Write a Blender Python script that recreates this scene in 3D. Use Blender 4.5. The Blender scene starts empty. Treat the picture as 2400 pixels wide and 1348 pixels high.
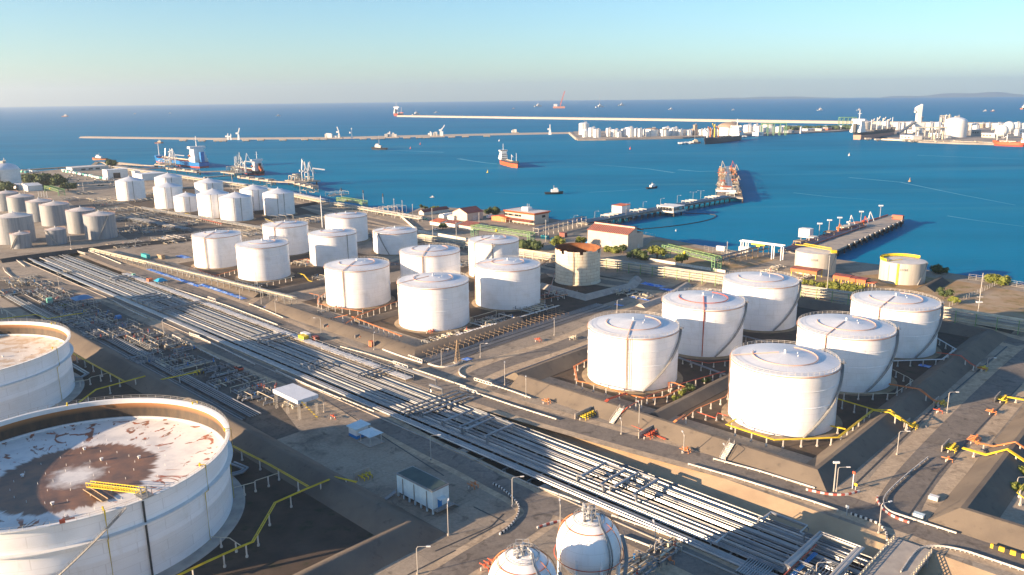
import bpy, math, random
from mathutils import Vector, Matrix
from mathutils import geometry as geo
random.seed(7)
sc = bpy.context.scene
COL = sc.collection
R = math.radians
sin, cos, pi, hyp = math.sin, math.cos, math.pi, math.hypot

# ------------------------------------------------------------------ camera
FPX = 1846.0
_p, _r = R(13.604), R(-0.61)
FW = Vector((0, cos(_p), -sin(_p)))
_Rt = Vector((1, 0, 0)); _Up = _Rt.cross(FW)
RT = _Rt * cos(_r) + _Up * sin(_r)
UP = _Up * cos(_r) - _Rt * sin(_r)
CAMZ = 100.0
cam = bpy.data.cameras.new('camera'); cam.sensor_width = 36; cam.lens = 36 * FPX / 2400
cam.clip_start = 1; cam.clip_end = 90000
camo = bpy.data.objects.new('camera', cam); COL.objects.link(camo)
camo.matrix_world = Matrix(((RT.x, UP.x, -FW.x, 0), (RT.y, UP.y, -FW.y, 0), (RT.z, UP.z, -FW.z, CAMZ), (0, 0, 0, 1)))
sc.camera = camo

def G(x, y, z=0.0):
    """survey point: where the sight line of picture point x, y meets the level z"""
    d = FW * FPX + RT * (x - 1200) - UP * (y - 674)
    s = (z - CAMZ) / d.z
    return Vector((d.x * s, d.y * s, z))
def P(v):
    d = Vector(v) - Vector((0, 0, CAMZ)); w = d.dot(FW)
    return 1200 + FPX * d.dot(RT) / w, 674 - FPX * d.dot(UP) / w
def ztop(base, py):
    """height of a vertical thing standing at base whose top shows at py"""
    lo, hi = base.z, base.z + 300
    for _ in range(40):
        m = (lo + hi) / 2
        if P((base.x, base.y, m))[1] > py: lo = m
        else: hi = m
    return lo - base.z
YA = R(46)                                   # the yard's own grid: u towards the sea, v along the pipe corridor
UA = Vector((cos(YA), sin(YA), 0)); VA = Vector((-sin(YA), cos(YA), 0))
def W(u, v, z=0.0):
    q = UA * u + VA * v; return Vector((q.x, q.y, z))
def UV(p): return p.dot(UA), p.dot(VA)

# ------------------------------------------------------------------ materials
def mat(name, c, c2=None, scale=.2, rough=.6, metal=0, bump=0, stretch=(1, 1, 1), lo=.4, hi=.65, c3=None, s3=1, lo3=.55, hi3=.75, spec=.4, bscale=None, detail=6, joints=0, jd=.72):
    m = bpy.data.materials.new(name); m.use_nodes = True
    nt = m.node_tree; b = nt.nodes['Principled BSDF']
    N = nt.nodes.new; L = nt.links.new
    b.inputs['Base Color'].default_value = (*c, 1); b.inputs['Roughness'].default_value = rough
    b.inputs['Metallic'].default_value = metal; b.inputs['Specular IOR Level'].default_value = spec
    tc = N('ShaderNodeTexCoord'); mp = N('ShaderNodeMapping'); mp.inputs['Scale'].default_value = stretch
    L(tc.outputs['Object'], mp.inputs['Vector'])
    def noise(s, d=detail, rg=.6):
        n = N('ShaderNodeTexNoise'); n.inputs['Scale'].default_value = s; n.inputs['Detail'].default_value = d
        n.inputs['Roughness'].default_value = rg; L(mp.outputs[0], n.inputs['Vector']); return n
    def mix(fac, a, bb):
        x = N('ShaderNodeMix'); x.data_type = 'RGBA'; L(fac, x.inputs[0])
        if isinstance(a, tuple): x.inputs[6].default_value = (*a, 1)
        else: L(a, x.inputs[6])
        if isinstance(bb, tuple): x.inputs[7].default_value = (*bb, 1)
        else: L(bb, x.inputs[7])
        return x.outputs[2]
    def ramp(o, l, h):
        r = N('ShaderNodeMapRange'); r.inputs[1].default_value = l; r.inputs[2].default_value = h; L(o, r.inputs[0]); return r.outputs[0]
    out = None
    if c2: out = mix(ramp(noise(scale).outputs[0], lo, hi), c, c2)
    if c3: out = mix(ramp(noise(s3, 5, .65).outputs[0], lo3, hi3), out or c, c3)
    if joints:                                # slab joints along the yard's grid, plus fine grit
        mp2 = N('ShaderNodeMapping'); mp2.inputs['Rotation'].default_value = (0, 0, R(-46)); L(tc.outputs['Object'], mp2.inputs['Vector'])
        br = N('ShaderNodeTexBrick'); br.offset = 0; br.inputs['Scale'].default_value = 1; br.inputs['Brick Width'].default_value = joints; br.inputs['Row Height'].default_value = joints; br.inputs['Mortar Size'].default_value = .09; br.inputs['Mortar Smooth'].default_value = .3
        br.inputs['Color1'].default_value = (1, 1, 1, 1); br.inputs['Color2'].default_value = (.86, .86, .87, 1); br.inputs['Mortar'].default_value = (jd, jd, jd, 1); L(mp2.outputs[0], br.inputs['Vector'])
        gr = N('ShaderNodeMapRange'); gr.inputs[1].default_value = .3; gr.inputs[2].default_value = .7; gr.inputs[3].default_value = .74; gr.inputs[4].default_value = 1.2; L(noise(1.1, 8, .75).outputs[0], gr.inputs[0])
        st = N('ShaderNodeMapRange'); st.inputs[1].default_value = .57; st.inputs[2].default_value = .66; st.inputs[3].default_value = 1; st.inputs[4].default_value = .62; n_ = noise(.16, 6, .6); n_.inputs['Distortion'].default_value = 1.5; L(n_.outputs[0], st.inputs[0])
        for q in (br.outputs[0], gr.outputs[0], st.outputs[0]):
            x = N('ShaderNodeMix'); x.data_type = 'RGBA'; x.blend_type = 'MULTIPLY'; x.inputs[0].default_value = 1; L(out, x.inputs[6]); L(q, x.inputs[7]); out = x.outputs[2]
    if out: L(out, b.inputs['Base Color'])
    if bump:
        bn = N('ShaderNodeBump'); bn.inputs['Strength'].default_value = bump; bn.inputs['Distance'].default_value = .1
        L(noise(bscale or scale * 4).outputs[0], bn.inputs['Height']); L(bn.outputs[0], b.inputs['Normal'])
    m['h'] = 1
    return m
class K: pass
K.white = mat('white_tank_paint', (.80, .79, .77), (.72, .72, .71), .12, .42, stretch=(1, 1, .12), c3=(.60, .56, .50), s3=.5, lo3=.64, hi3=.80)
K.roofw = mat('white_roof_paint', (.60, .66, .74), (.52, .58, .66), .35, .45, c3=(.44, .48, .54), s3=.12, lo3=.52, hi3=.75)
K.galv = mat('weathered_tank_steel', (.235, .265, .30), (.32, .33, .345), .5, .5, stretch=(1, 1, .04), c3=(.15, .17, .20), s3=1.1, lo3=.5, hi3=.7)
K.galvroof = mat('grey_roof_steel', (.62, .60, .58), (.50, .49, .48), .3, .5)
K.cream = mat('cream_tank_steel', (.50, .48, .43), (.40, .39, .36), .5, .55, stretch=(1, 1, .06), c3=(.33, .31, .27), s3=.7, lo3=.55, hi3=.75)
K.whitewall = mat('white_wall', (.72, .73, .73), (.62, .64, .65), .4, .6)
K.bluewhite = mat('pale_blue_wall', (.55, .68, .74), (.47, .60, .66), .6, .6)
K.beige = mat('beige_wall', (.56, .48, .40), (.50, .43, .36), .3, .75)
K.concrete = mat('concrete', (.40, .37, .33), (.30, .28, .26), .3, .85, bump=.2)
K.curb = mat('painted_kerb', (.62, .60, .56), (.45, .43, .40), .8, .8)
K.steel = mat('galvanised_pipe', (.30, .32, .34), (.20, .22, .24), .25, .36, .5)
K.steeld = mat('old_pipe', (.30, .31, .31), (.20, .21, .22), .4, .5, .3)
K.cream_pipe = mat('cream_pipe', (.62, .57, .45), (.50, .44, .33), .4, .55)
K.dark = mat('dark_steel', (.06, .065, .07), (.03, .035, .04), .6, .6)
K.black = mat('black_rubber', (.02, .02, .022), None)
K.glass = mat('dark_glass', (.02, .03, .04), None, rough=.15)
K.yellow = mat('yellow_paint', (.72, .55, .04), (.58, .42, .03), .5, .5)
K.orange = mat('orange_pipe_paint', (.62, .20, .06), (.50, .22, .10), .5, .5)
K.redp = mat('red_pipe_paint', (.55, .10, .05), (.40, .10, .06), .5, .5)
K.redroof = mat('red_roof', (.24, .07, .055), (.17, .055, .05), .3, .6)
K.rrline = mat('faded_red_line', (.56, .34, .27), (.52, .38, .32), .3, .5)
K.orangeroof = mat('orange_roof', (.58, .14, .05), (.46, .12, .05), .3, .6)
K.green = mat('green_steel', (.10, .26, .14), (.20, .34, .18), .4, .6)
K.lgreen = mat('light_green_steel', (.24, .36, .15), (.14, .28, .12), .4, .6)
K.teal = mat('teal_canvas', (.03, .30, .34), None, rough=.7)
K.blue = mat('blue_paint', (.02, .20, .52), (.02, .15, .40), .5, .5)
K.bluetarp = mat('blue_tarpaulin', (.03, .16, .62), (.30, .42, .62), .5, .6, lo=.5, hi=.56, bump=.8, bscale=1.5)
K.shipblue = mat('ship_blue', (.01, .15, .42), None, rough=.4)
K.shiporange = mat('ship_orange_red', (.62, .10, .03), (.52, .10, .04), .2, .5)
K.shipblack = mat('ship_black', (.015, .02, .03), None, rough=.5)
K.antifoul = mat('antifouling_red', (.42, .06, .04), None, rough=.6)
K.deckred = mat('ship_deck_red', (.28, .06, .05), (.20, .06, .05), .3, .7)
K.deckgreen = mat('ship_deck_green', (.18, .24, .18), None, rough=.7)
K.timber = mat('weathered_timber', (.36, .27, .18), (.22, .17, .12), .7, .85)
K.pier = mat('pier_concrete', (.38, .34, .29), (.26, .24, .22), .15, .85)
K.pile = mat('wet_pile', (.06, .06, .06), (.10, .09, .08), .4, .8)
K.rock = mat('rock_armour', (.34, .30, .26), (.14, .13, .12), .15, .9, bump=1, bscale=.5)
K.lit = mat('lamp_housing', (.75, .76, .76), None, rough=.4)
K.pole = mat('pole_steel', (.46, .45, .43), None, rough=.5, metal=.3)
K.leafd = mat('dark_foliage', (.035, .06, .02), (.07, .10, .03), .6, .8)
K.leafy = mat('olive_foliage', (.16, .18, .03), (.08, .11, .02), .5, .8)
K.trunk = mat('bark', (.12, .09, .06), None, rough=.9)
K.carw = mat('white_vehicle_paint', (.78, .78, .78), None, rough=.3)
K.cars = mat('silver_vehicle_paint', (.42, .44, .46), None, rough=.3, metal=.4)
K.cargreen = mat('green_tank_container', (.10, .45, .36), (.30, .60, .50), .3, .5)
K.asphalt = mat('asphalt', (.19, .17, .148), (.235, .21, .185), .08, .9, c3=(.13, .12, .11), s3=.35, lo3=.5, hi3=.7, bump=.15, bscale=3, joints=14, jd=.9)
K.darkyard = mat('dark_yard_ground', (.11, .10, .09), (.17, .15, .125), .1, .9, c3=(.06, .058, .055), s3=.4, lo3=.5, hi3=.7, bump=.3, joints=6)  # darker ground colour for the yard sheets
K.verge = mat('sandy_verge', (.50, .40, .285), (.38, .305, .22), .3, .95, c3=(.22, .18, .14), s3=.5, lo3=.58, hi3=.75, bump=.4, bscale=2, joints=11, jd=.85)
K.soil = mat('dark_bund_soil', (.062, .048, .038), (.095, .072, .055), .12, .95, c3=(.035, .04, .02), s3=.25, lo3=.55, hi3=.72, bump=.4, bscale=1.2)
K.apron = mat('sandy_tank_apron', (.30, .23, .15), (.20, .16, .11), .3, .95)
K.bund = mat('bund_facing', (.175, .148, .118), (.125, .107, .09), .07, .9, c3=(.07, .064, .058), s3=.4, lo3=.58, hi3=.8, bump=.3, bscale=1.5)
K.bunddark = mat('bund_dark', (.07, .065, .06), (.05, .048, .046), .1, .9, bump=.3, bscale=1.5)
K.sand = mat('sand_slope', (.46, .35, .23), (.36, .27, .18), .1, .95, bump=.4, bscale=1)
K.trench = mat('trench_bottom', (.05, .045, .04), (.09, .07, .05), .15, .95)
K.ground = mat('yard_ground', (.36, .31, .245), (.24, .21, .175), .022, .93, c3=(.12, .105, .09), s3=.06, lo3=.52, hi3=.74, bump=.35, bscale=.8, detail=10, joints=9)
K.drygrass = mat('dry_grass_ground', (.30, .20, .10), (.38, .31, .23), .045, .95, c3=(.20, .16, .06), s3=.12, lo3=.5, hi3=.65, bump=.4)
K.white2 = mat('line_white', (.62, .64, .64), None, rough=.6)
K.pink = mat('rust_ring_paint', (.50, .22, .14), (.55, .40, .30), .4, .6)

def tankmat(name, kind):
    m = bpy.data.materials.new(name); m.use_nodes = True
    nt = m.node_tree; N = nt.nodes.new; L = nt.links.new; b = nt.nodes['Principled BSDF']; b.inputs['Roughness'].default_value = .6
    tc = N('ShaderNodeTexCoord'); sx = N('ShaderNodeSeparateXYZ'); L(tc.outputs['Object'], sx.inputs[0])
    at = N('ShaderNodeMath'); at.operation = 'ARCTAN2'; L(sx.outputs[1], at.inputs[0]); L(sx.outputs[0], at.inputs[1])
    def mth(op, a, bb):
        x = N('ShaderNodeMath'); x.operation = op
        for i, q in enumerate((a, bb)):
            if q is None: continue
            if isinstance(q, (int, float)): x.inputs[i].default_value = q
            else: L(q, x.inputs[i])
        return x.outputs[0]
    def mix(fac, a, bb):
        x = N('ShaderNodeMix'); x.data_type = 'RGBA'; L(fac, x.inputs[0])
        for i, q in ((6, a), (7, bb)):
            if isinstance(q, tuple): x.inputs[i].default_value = (*q, 1)
            else: L(q, x.inputs[i])
        return x.outputs[2]
    def ns(vec, s, d=6, rg=.6, dist=0):
        n = N('ShaderNodeTexNoise'); n.inputs['Scale'].default_value = s; n.inputs['Detail'].default_value = d; n.inputs['Roughness'].default_value = rg
        n.inputs['Distortion'].default_value = dist
        L(vec, n.inputs['Vector']); return n.outputs[0]
    def rmp(o, l, h, t0=0, t1=1):
        r = N('ShaderNodeMapRange'); r.inputs[1].default_value = l; r.inputs[2].default_value = h
        r.inputs[3].default_value = t0; r.inputs[4].default_value = t1; L(o, r.inputs[0]); return r.outputs[0]
    def comb(x, y, z):
        c = N('ShaderNodeCombineXYZ')
        for i, q in enumerate((x, y, z)):
            if isinstance(q, (int, float)): c.inputs[i].default_value = q
            else: L(q, c.inputs[i])
        return c.outputs[0]
    if kind in ('white', 'roof'):
        oi = N('ShaderNodeObjectInfo'); rnd = mth('MULTIPLY', oi.outputs['Random'], 40.0); rad = mth('SQRT', mth('ADD', mth('MULTIPLY', sx.outputs[0], sx.outputs[0]), mth('MULTIPLY', sx.outputs[1], sx.outputs[1])), None)
        along = mth('MULTIPLY', at.outputs[0], 16.0); up = sx.outputs[2] if kind == 'white' else rad
        br = N('ShaderNodeTexBrick'); br.inputs['Scale'].default_value = 1; br.inputs['Mortar Size'].default_value = .05; br.inputs['Mortar Smooth'].default_value = .4; br.inputs['Brick Width'].default_value = 6.0 if kind == 'white' else 2.6; br.inputs['Row Height'].default_value = 2.42 if kind == 'white' else 5.4
        L(comb(along, up, 0), br.inputs['Vector'])
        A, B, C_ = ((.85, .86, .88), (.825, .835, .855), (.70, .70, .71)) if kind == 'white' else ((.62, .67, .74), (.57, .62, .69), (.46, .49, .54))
        for nm, q in (('Color1', A), ('Color2', B), ('Mortar', C_)): br.inputs[nm].default_value = (*q, 1)
        st = rmp(ns(comb(mth('ADD', mth('MULTIPLY', at.outputs[0], 14.0), rnd), mth('MULTIPLY', up, .10), rnd), 1.3, 5, .7), .58, .76, 0, .34)
        pt = rmp(ns(comb(mth('ADD', along, rnd), up, 0), .11, 5), .5, .72, 0, .55)
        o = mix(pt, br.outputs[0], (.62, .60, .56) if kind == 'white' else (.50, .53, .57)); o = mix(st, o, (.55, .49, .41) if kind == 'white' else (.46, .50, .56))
        if kind == 'white': dr = mth('MULTIPLY', rmp(ns(comb(mth('ADD', mth('MULTIPLY', at.outputs[0], 22.0), rnd), 0, rnd), 2.2, 3, .7), .62, .72), rmp(sx.outputs[2], 13.5, 19.0, 0, .38)); o = mix(dr, o, (.42, .27, .16))
        L(o, b.inputs['Base Color']); b.inputs['Roughness'].default_value = .42
    elif kind == 'plates':                      # riveted plates, rust running from the seams
        wv = comb(mth('MULTIPLY', at.outputs[0], 11.0), sx.outputs[2], 0)
        br = N('ShaderNodeTexBrick'); br.inputs['Scale'].default_value = 1; br.inputs['Mortar Size'].default_value = .05
        br.inputs['Brick Width'].default_value = 4.6; br.inputs['Row Height'].default_value = 1.75; L(wv, br.inputs['Vector'])
        br.inputs['Color1'].default_value = (.70, .65, .53, 1); br.inputs['Color2'].default_value = (.60, .55, .44, 1); br.inputs['Mortar'].default_value = (.26, .15, .07, 1)
        st = rmp(ns(comb(mth('MULTIPLY', at.outputs[0], 8.0), mth('MULTIPLY', sx.outputs[2], .12), 0), .9), .60, .78)
        st2 = rmp(ns(tc.outputs['Object'], .35), .6, .78)
        o = mix(st, br.outputs[0], (.36, .20, .08)); o = mix(mth('MULTIPLY', st2, .6), o, (.30, .17, .08))
        L(o, b.inputs['Base Color'])
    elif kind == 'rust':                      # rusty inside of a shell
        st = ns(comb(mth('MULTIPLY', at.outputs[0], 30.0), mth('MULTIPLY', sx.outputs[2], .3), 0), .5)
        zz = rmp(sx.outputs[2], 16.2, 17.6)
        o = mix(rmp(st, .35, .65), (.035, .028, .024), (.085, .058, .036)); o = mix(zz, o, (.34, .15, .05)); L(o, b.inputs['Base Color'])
    elif kind == 'float':                     # floating roof: brown ring of standing dirt, radial rust runs
        x2 = mth('MULTIPLY', sx.outputs[0], sx.outputs[0]); y2 = mth('MULTIPLY', sx.outputs[1], sx.outputs[1])
        rr = mth('SQRT', mth('ADD', x2, y2), None)
        ang = at.outputs[0]
        jag = ns(comb(mth('COSINE', ang, None), mth('SINE', ang, None), 0), 9, 3, .7)
        r2 = mth('ADD', rr, mth('MULTIPLY', mth('SUBTRACT', jag, .5), 7.0))
        outer = rmp(r2, 18.6, 17.4); inner = rmp(mth('ADD', rr, mth('MULTIPLY', mth('SUBTRACT', ns(tc.outputs['Object'], .3, 5), .5), 9.0)), 2.5, 7.0)
        tone = ns(tc.outputs['Object'], .22, 8)
        ring = mix(rmp(tone, .35, .65), (.25, .135, .08), (.12, .08, .06))
        run = ns(comb(mth('MULTIPLY', mth('COSINE', ang, None), 7.0), mth('MULTIPLY', mth('SINE', ang, None), 7.0), mth('MULTIPLY', rr, .17)), 1.0, 4, .55, 1.6)
        gate = mth('MULTIPLY', rmp(run, .575, .60), rmp(rr, 18.5, 21.0))
        fine = ns(tc.outputs['Object'], .5, 6)
        rust = mix(rmp(fine, .4, .6), (.36, .11, .05), (.20, .11, .07))
        basec = mix(rmp(ns(tc.outputs['Object'], .15, 5), .45, .62), (.70, .69, .67), (.56, .56, .56))
        o = mix(gate, basec, rust)
        o = mix(mth('MULTIPLY', outer, inner), o, ring)
        L(o, b.inputs['Base Color']); b.inputs['Roughness'].default_value = .45
    elif kind == 'float2':
        run = ns(tc.outputs['Object'], .16, 6, .65, .8)
        sp = ns(tc.outputs['Object'], .5, 4)
        o = mix(rmp(run, .46, .6), (.66, .62, .56), (.50, .38, .26)); o = mix(rmp(sp, .66, .7), o, (.12, .08, .06)); L(o, b.inputs['Base Color'])
    return m
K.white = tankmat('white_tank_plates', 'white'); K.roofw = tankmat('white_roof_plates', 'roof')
K.plates = tankmat('rusty_riveted_plates', 'plates'); K.rust = tankmat('rusty_inner_shell', 'rust')
K.float = tankmat('stained_floating_roof', 'float'); K.float2 = tankmat('pale_stained_floating_roof', 'float2')
def stripes(name, ca, cb, period):
    m = bpy.data.materials.new(name); m.use_nodes = True; nt = m.node_tree; N = nt.nodes.new; L = nt.links.new
    tc = N('ShaderNodeUVMap'); w = N('ShaderNodeTexWave'); w.inputs['Scale'].default_value = 1 / period * .314; w.inputs['Distortion'].default_value = 0
    L(tc.outputs[0], w.inputs['Vector']); r = N('ShaderNodeMath'); r.operation = 'GREATER_THAN'; r.inputs[1].default_value = .5; L(w.outputs['Fac'], r.inputs[0])
    x = N('ShaderNodeMix'); x.data_type = 'RGBA'; x.inputs[6].default_value = (*ca, 1); x.inputs[7].default_value = (*cb, 1); L(r.outputs[0], x.inputs[0])
    b = nt.nodes['Principled BSDF']; L(x.outputs[2], b.inputs['Base Color']); b.inputs['Roughness'].default_value = .7
    return m
K.redwhite = stripes('red_and_white_kerb_paint', (.6, .6, .58), (.40, .09, .07), 2.0)
K.blackwhite = stripes('black_and_white_kerb_paint', (.6, .6, .58), (.03, .03, .035), 1.2)
K.yelblack = stripes('yellow_and_black_paint', (.75, .5, .03), (.03, .03, .03), 2.2)

# ------------------------------------------------------------------ mesh builder
class MB:
    def __init__(s): s.v = []; s.f = []; s.mi = []; s.uv = {}; s.cur = 0
    def m(s, i): s.cur = i; return s
    def add(s, vs, fs, uvs=None):
        o = len(s.v); s.v += [tuple(q) for q in vs]
        for k, fc in enumerate(fs):
            if uvs: s.uv[len(s.f)] = uvs[k]
            s.f.append([i + o for i in fc]); s.mi.append(s.cur)
        return s
    def box(s, c, size, rot=0, z0=None):
        sx, sy, sz = [q / 2 for q in size]; cx, cy, cz = c
        if z0 is not None: cz = z0 + sz
        a, b = cos(rot), sin(rot)
        vs = [(cx + a * x - b * y, cy + b * x + a * y, cz + z) for z in (-sz, sz) for x, y in ((-sx, -sy), (sx, -sy), (sx, sy), (-sx, sy))]
        return s.add(vs, [(3, 2, 1, 0), (4, 5, 6, 7), (0, 1, 5, 4), (1, 2, 6, 5), (2, 3, 7, 6), (3, 0, 4, 7)])
    def bar(s, p, q, w=.2, h=None):
        p, q = Vector(p), Vector(q); h = h or w; d = (q - p)
        if d.length < 1e-6: return s
        d.normalize(); side = d.cross(Vector((0, 0, 1)))
        if side.length < 1e-3: side = Vector((1, 0, 0))
        side.normalize(); up = side.cross(d)
        a, b = side * w / 2, up * h / 2
        vs = [p - a - b, p + a - b, p + a + b, p - a + b, q - a - b, q + a - b, q + a + b, q - a + b]
        return s.add(vs, [(3, 2, 1, 0), (4, 5, 6, 7), (0, 1, 5, 4), (1, 2, 6, 5), (2, 3, 7, 6), (3, 0, 4, 7)])
    def tube(s, pts, r, n=6, closed=False, cap=True):
        pts = [Vector(p) for p in pts]; k = len(pts); o = len(s.v); fs = []; vs = []
        for i, p in enumerate(pts):
            if closed: a, b = pts[i - 1], pts[(i + 1) % k]
            else: a, b = pts[max(i - 1, 0)], pts[min(i + 1, k - 1)]
            d = b - a
            if d.length < 1e-9: d = Vector((0, 0, 1))
            d.normalize()
            side = d.cross(Vector((0, 0, 1)))
            if side.length < 1e-2: side = d.cross(Vector((1, 0, 0)))
            side.normalize(); up = side.cross(d)
            sc_ = 1
            if 0 < i < k - 1:
                e1 = (pts[i] - pts[i - 1]).normalized(); cc = max(.5, e1.dot(d)); sc_ = 1 / cc
            for j in range(n):
                t = 2 * pi * j / n + pi / n; vs.append(p + side * cos(t) * r * sc_ + up * sin(t) * r)
        m = k if closed else k - 1
        for i in range(m):
            for j in range(n):
                a = i * n; b = ((i + 1) % k) * n; fs.append((a + j, b + j, b + (j + 1) % n, a + (j + 1) % n))
        if cap and not closed: fs.append(tuple(range(n))); fs.append(tuple(range((k - 1) * n, k * n))[::-1])
        return s.add(vs, fs)
    def cyl(s, c, z0, z1, r, r2=None, n=12, cap=True):
        r2 = r if r2 is None else r2; vs = []
        for z, q in ((z0, r), (z1, r2)):
            for j in range(n): t = 2 * pi * j / n; vs.append((c[0] + q * cos(t), c[1] + q * sin(t), z))
        fs = [(j, (j + 1) % n, n + (j + 1) % n, n + j) for j in range(n)]
        if cap: fs += [tuple(range(n))[::-1], tuple(range(n, 2 * n))]
        return s.add(vs, fs)
    def lathe(s, prof, n=48, c=(0, 0, 0), a0=0, a1=2 * pi):
        full = abs(a1 - a0 - 2 * pi) < 1e-6; k = n if full else n + 1; vs = []
        for i in range(k):
            t = a0 + (a1 - a0) * i / n
            for r, z in prof: vs.append((c[0] + r * cos(t), c[1] + r * sin(t), c[2] + z))
        L_ = len(prof); fs = []
        for i in range(n):
            a = i * L_; b = ((i + 1) % k) * L_
            for j in range(L_ - 1): fs.append((a + j, b + j, b + j + 1, a + j + 1))
        return s.add(vs, fs)
    def ball(s, c, r, n=12, rz=None, m=8):
        rz = rz or r; prof = [(max(r * sin(pi * j / m), .001), -rz * cos(pi * j / m)) for j in range(m + 1)]
        return s.lathe(prof, n, c)
    def prism(s, poly, z0, z1):
        k = len(poly); area = sum(poly[i][0] * poly[(i + 1) % k][1] - poly[(i + 1) % k][0] * poly[i][1] for i in range(k))
        if area < 0: poly = poly[::-1]
        vs = [(p[0], p[1], z0) for p in poly] + [(p[0], p[1], z1) for p in poly]
        return s.add(vs, [tuple(range(k))[::-1], tuple(range(k, 2 * k))] + [(i, (i + 1) % k, k + (i + 1) % k, k + i) for i in range(k)])
    def hull(s, a, b):
        """solid between two rings with the same number of points"""
        k = len(a)
        return s.add(list(a) + list(b), [tuple(range(k))[::-1], tuple(range(k, 2 * k))] + [(i, (i + 1) % k, k + (i + 1) % k, k + i) for i in range(k)])
    def strip(s, path, offs, closed=False, uv=False):
        """sweep a cross-section [(side offset, z)] along a ground path with mitred corners"""
        path = [Vector((p[0], p[1], p[2] if len(p) > 2 else 0)) for p in path]; k = len(path); vs = []; dist = [0]
        for i in range(k):
            if closed: e0 = path[i] - path[i - 1]; e1 = path[(i + 1) % k] - path[i]
            else: e0 = path[i] - path[max(i - 1, 0)] if i else path[1] - path[0]; e1 = path[min(i + 1, k - 1)] - path[i] if i < k - 1 else path[i] - path[i - 1]
            e0.z = e1.z = 0; e0.normalize(); e1.normalize(); n0 = Vector((-e0.y, e0.x, 0)); n1 = Vector((-e1.y, e1.x, 0))
            nn = (n0 + n1); nn.normalize(); sc_ = 1 / max(.4, nn.dot(n0))
            for a, z in offs: vs.append(path[i] + nn * a * sc_ + Vector((0, 0, z)))
            if i: dist.append(dist[-1] + (path[i] - path[i - 1]).length)
        L_ = len(offs); fs = []; uvs = []
        for i in range(k if closed else k - 1):
            a = i * L_; b = ((i + 1) % k) * L_
            for j in range(L_ - 1):
                fs.append((a + j + 1, b + j + 1, b + j, a + j))
                d0 = dist[i]; d1 = dist[i + 1] if i + 1 < k else dist[i] + 1
                uvs.append([(d0, j), (d1, j), (d1, j), (d0, j)])
        if not closed and L_ > 3:
            fs.append(tuple(range(L_))); fs.append(tuple(range((k - 1) * L_, k * L_))[::-1]); uvs += [[(0, 0)] * L_] * 2
        return s.add(vs, fs, uvs if uv else None)
    def mesh(s, name, mats, org=None, rot=0, smooth=True):
        me = bpy.data.meshes.new(name)
        vs = s.v
        if org is not None:
            a, b = cos(-rot), sin(-rot)
            vs = [(a * (x - org[0]) - b * (y - org[1]), b * (x - org[0]) + a * (y - org[1]), z - org[2]) for x, y, z in vs]
        me.from_pydata(vs, [], s.f)
        if not isinstance(mats, (list, tuple)): mats = [mats]
        for m in mats: me.materials.append(m)
        if len(mats) > 1: me.polygons.foreach_set('material_index', s.mi)
        if s.uv:
            ul = me.uv_layers.new(name='UVMap')
            for i, p in enumerate(me.polygons):
                if i in s.uv:
                    for li, u_ in zip(p.loop_indices, s.uv[i]): ul.data[li].uv = u_
        me.update()
        if smooth:
            me.polygons.foreach_set('use_smooth', [True] * len(me.polygons)); me.set_sharp_from_angle(angle=R(32))
        return me
SEEN = {}
def tagit(o, label, cat, group=None, kind=None):
    if label: o['label'] = label
    if cat: o['category'] = cat
    if group: o['group'] = group
    if kind: o['kind'] = kind
    if label: SEEN.setdefault(label, []).append(o.name)
    return o
def one(name, mb, mats, label, cat, group=None, kind=None, org=None):
    """a thing that is a single mesh; world coordinates in, origin at org"""
    if org is None: org = (0, 0, 0)
    o = bpy.data.objects.new(name, mb.mesh(name, mats, org)); o.location = org; COL.objects.link(o)
    return tagit(o, label, cat, group, kind)
def struct(name, mb, mats, kind='structure', smooth=True):
    o = bpy.data.objects.new(name, mb.mesh(name, mats, smooth=smooth)); COL.objects.link(o); o['kind'] = kind; return o
class Thing:
    def __init__(s, name, label, cat, loc, rot=0, group=None):
        s.o = bpy.data.objects.new(name, None); s.o.empty_display_size = .5
        s.o.location = loc; s.o.rotation_euler = (0, 0, rot); s.loc = Vector(loc); s.rot = rot; COL.objects.link(s.o)
        tagit(s.o, label, cat, group)
    def part(s, name, mb, mats, parent=None, world=False, smooth=True, label=None):
        if not mb.f: return None
        me = mb.mesh(name, mats, s.loc if world else None, s.rot if world else 0, smooth)
        o = bpy.data.objects.new(name, me); COL.objects.link(o); o.parent = parent or s.o
        if label: o['label'] = label
        return o
def copy_thing(root, loc, rot=None, label=None, scale=None):
    r = root.copy(); COL.objects.link(r); r.location = loc
    if rot is not None: r.rotation_euler = (0, 0, rot)
    if scale: r.scale = (scale, scale, scale)
    if label: r['label'] = label
    for ch in root.children:
        c = ch.copy(); COL.objects.link(c); c.parent = r
        for g in ch.children:
            d = g.copy(); COL.objects.link(d); d.parent = c
    return r
# ------------------------------------------------------------------ sky, sun, view
SUN_EL, SUN_AZ = 12.3, 202.5                 # azimuth as an angle from +X, where the sun stands
sd = Vector((cos(R(SUN_AZ)) * cos(R(SUN_EL)), sin(R(SUN_AZ)) * cos(R(SUN_EL)), sin(R(SUN_EL))))
w = bpy.data.worlds.new('World'); sc.world = w; w.use_nodes = True
nt = w.node_tree; bg = nt.nodes['Background']; sky = nt.nodes.new('ShaderNodeTexSky')
sky.sky_type = 'NISHITA'; sky.sun_disc = False; sky.sun_elevation = R(SUN_EL)
sky.sun_rotation = R(90 - SUN_AZ); sky.altitude = 50; sky.air_density = 1.0; sky.dust_density = .35; sky.ozone_density = 4.0
tint = nt.nodes.new('ShaderNodeMix'); tint.data_type = 'RGBA'; tint.blend_type = 'MULTIPLY'; tint.inputs[0].default_value = 1; tint.inputs[7].default_value = (.90, .94, .90, 1)
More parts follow.
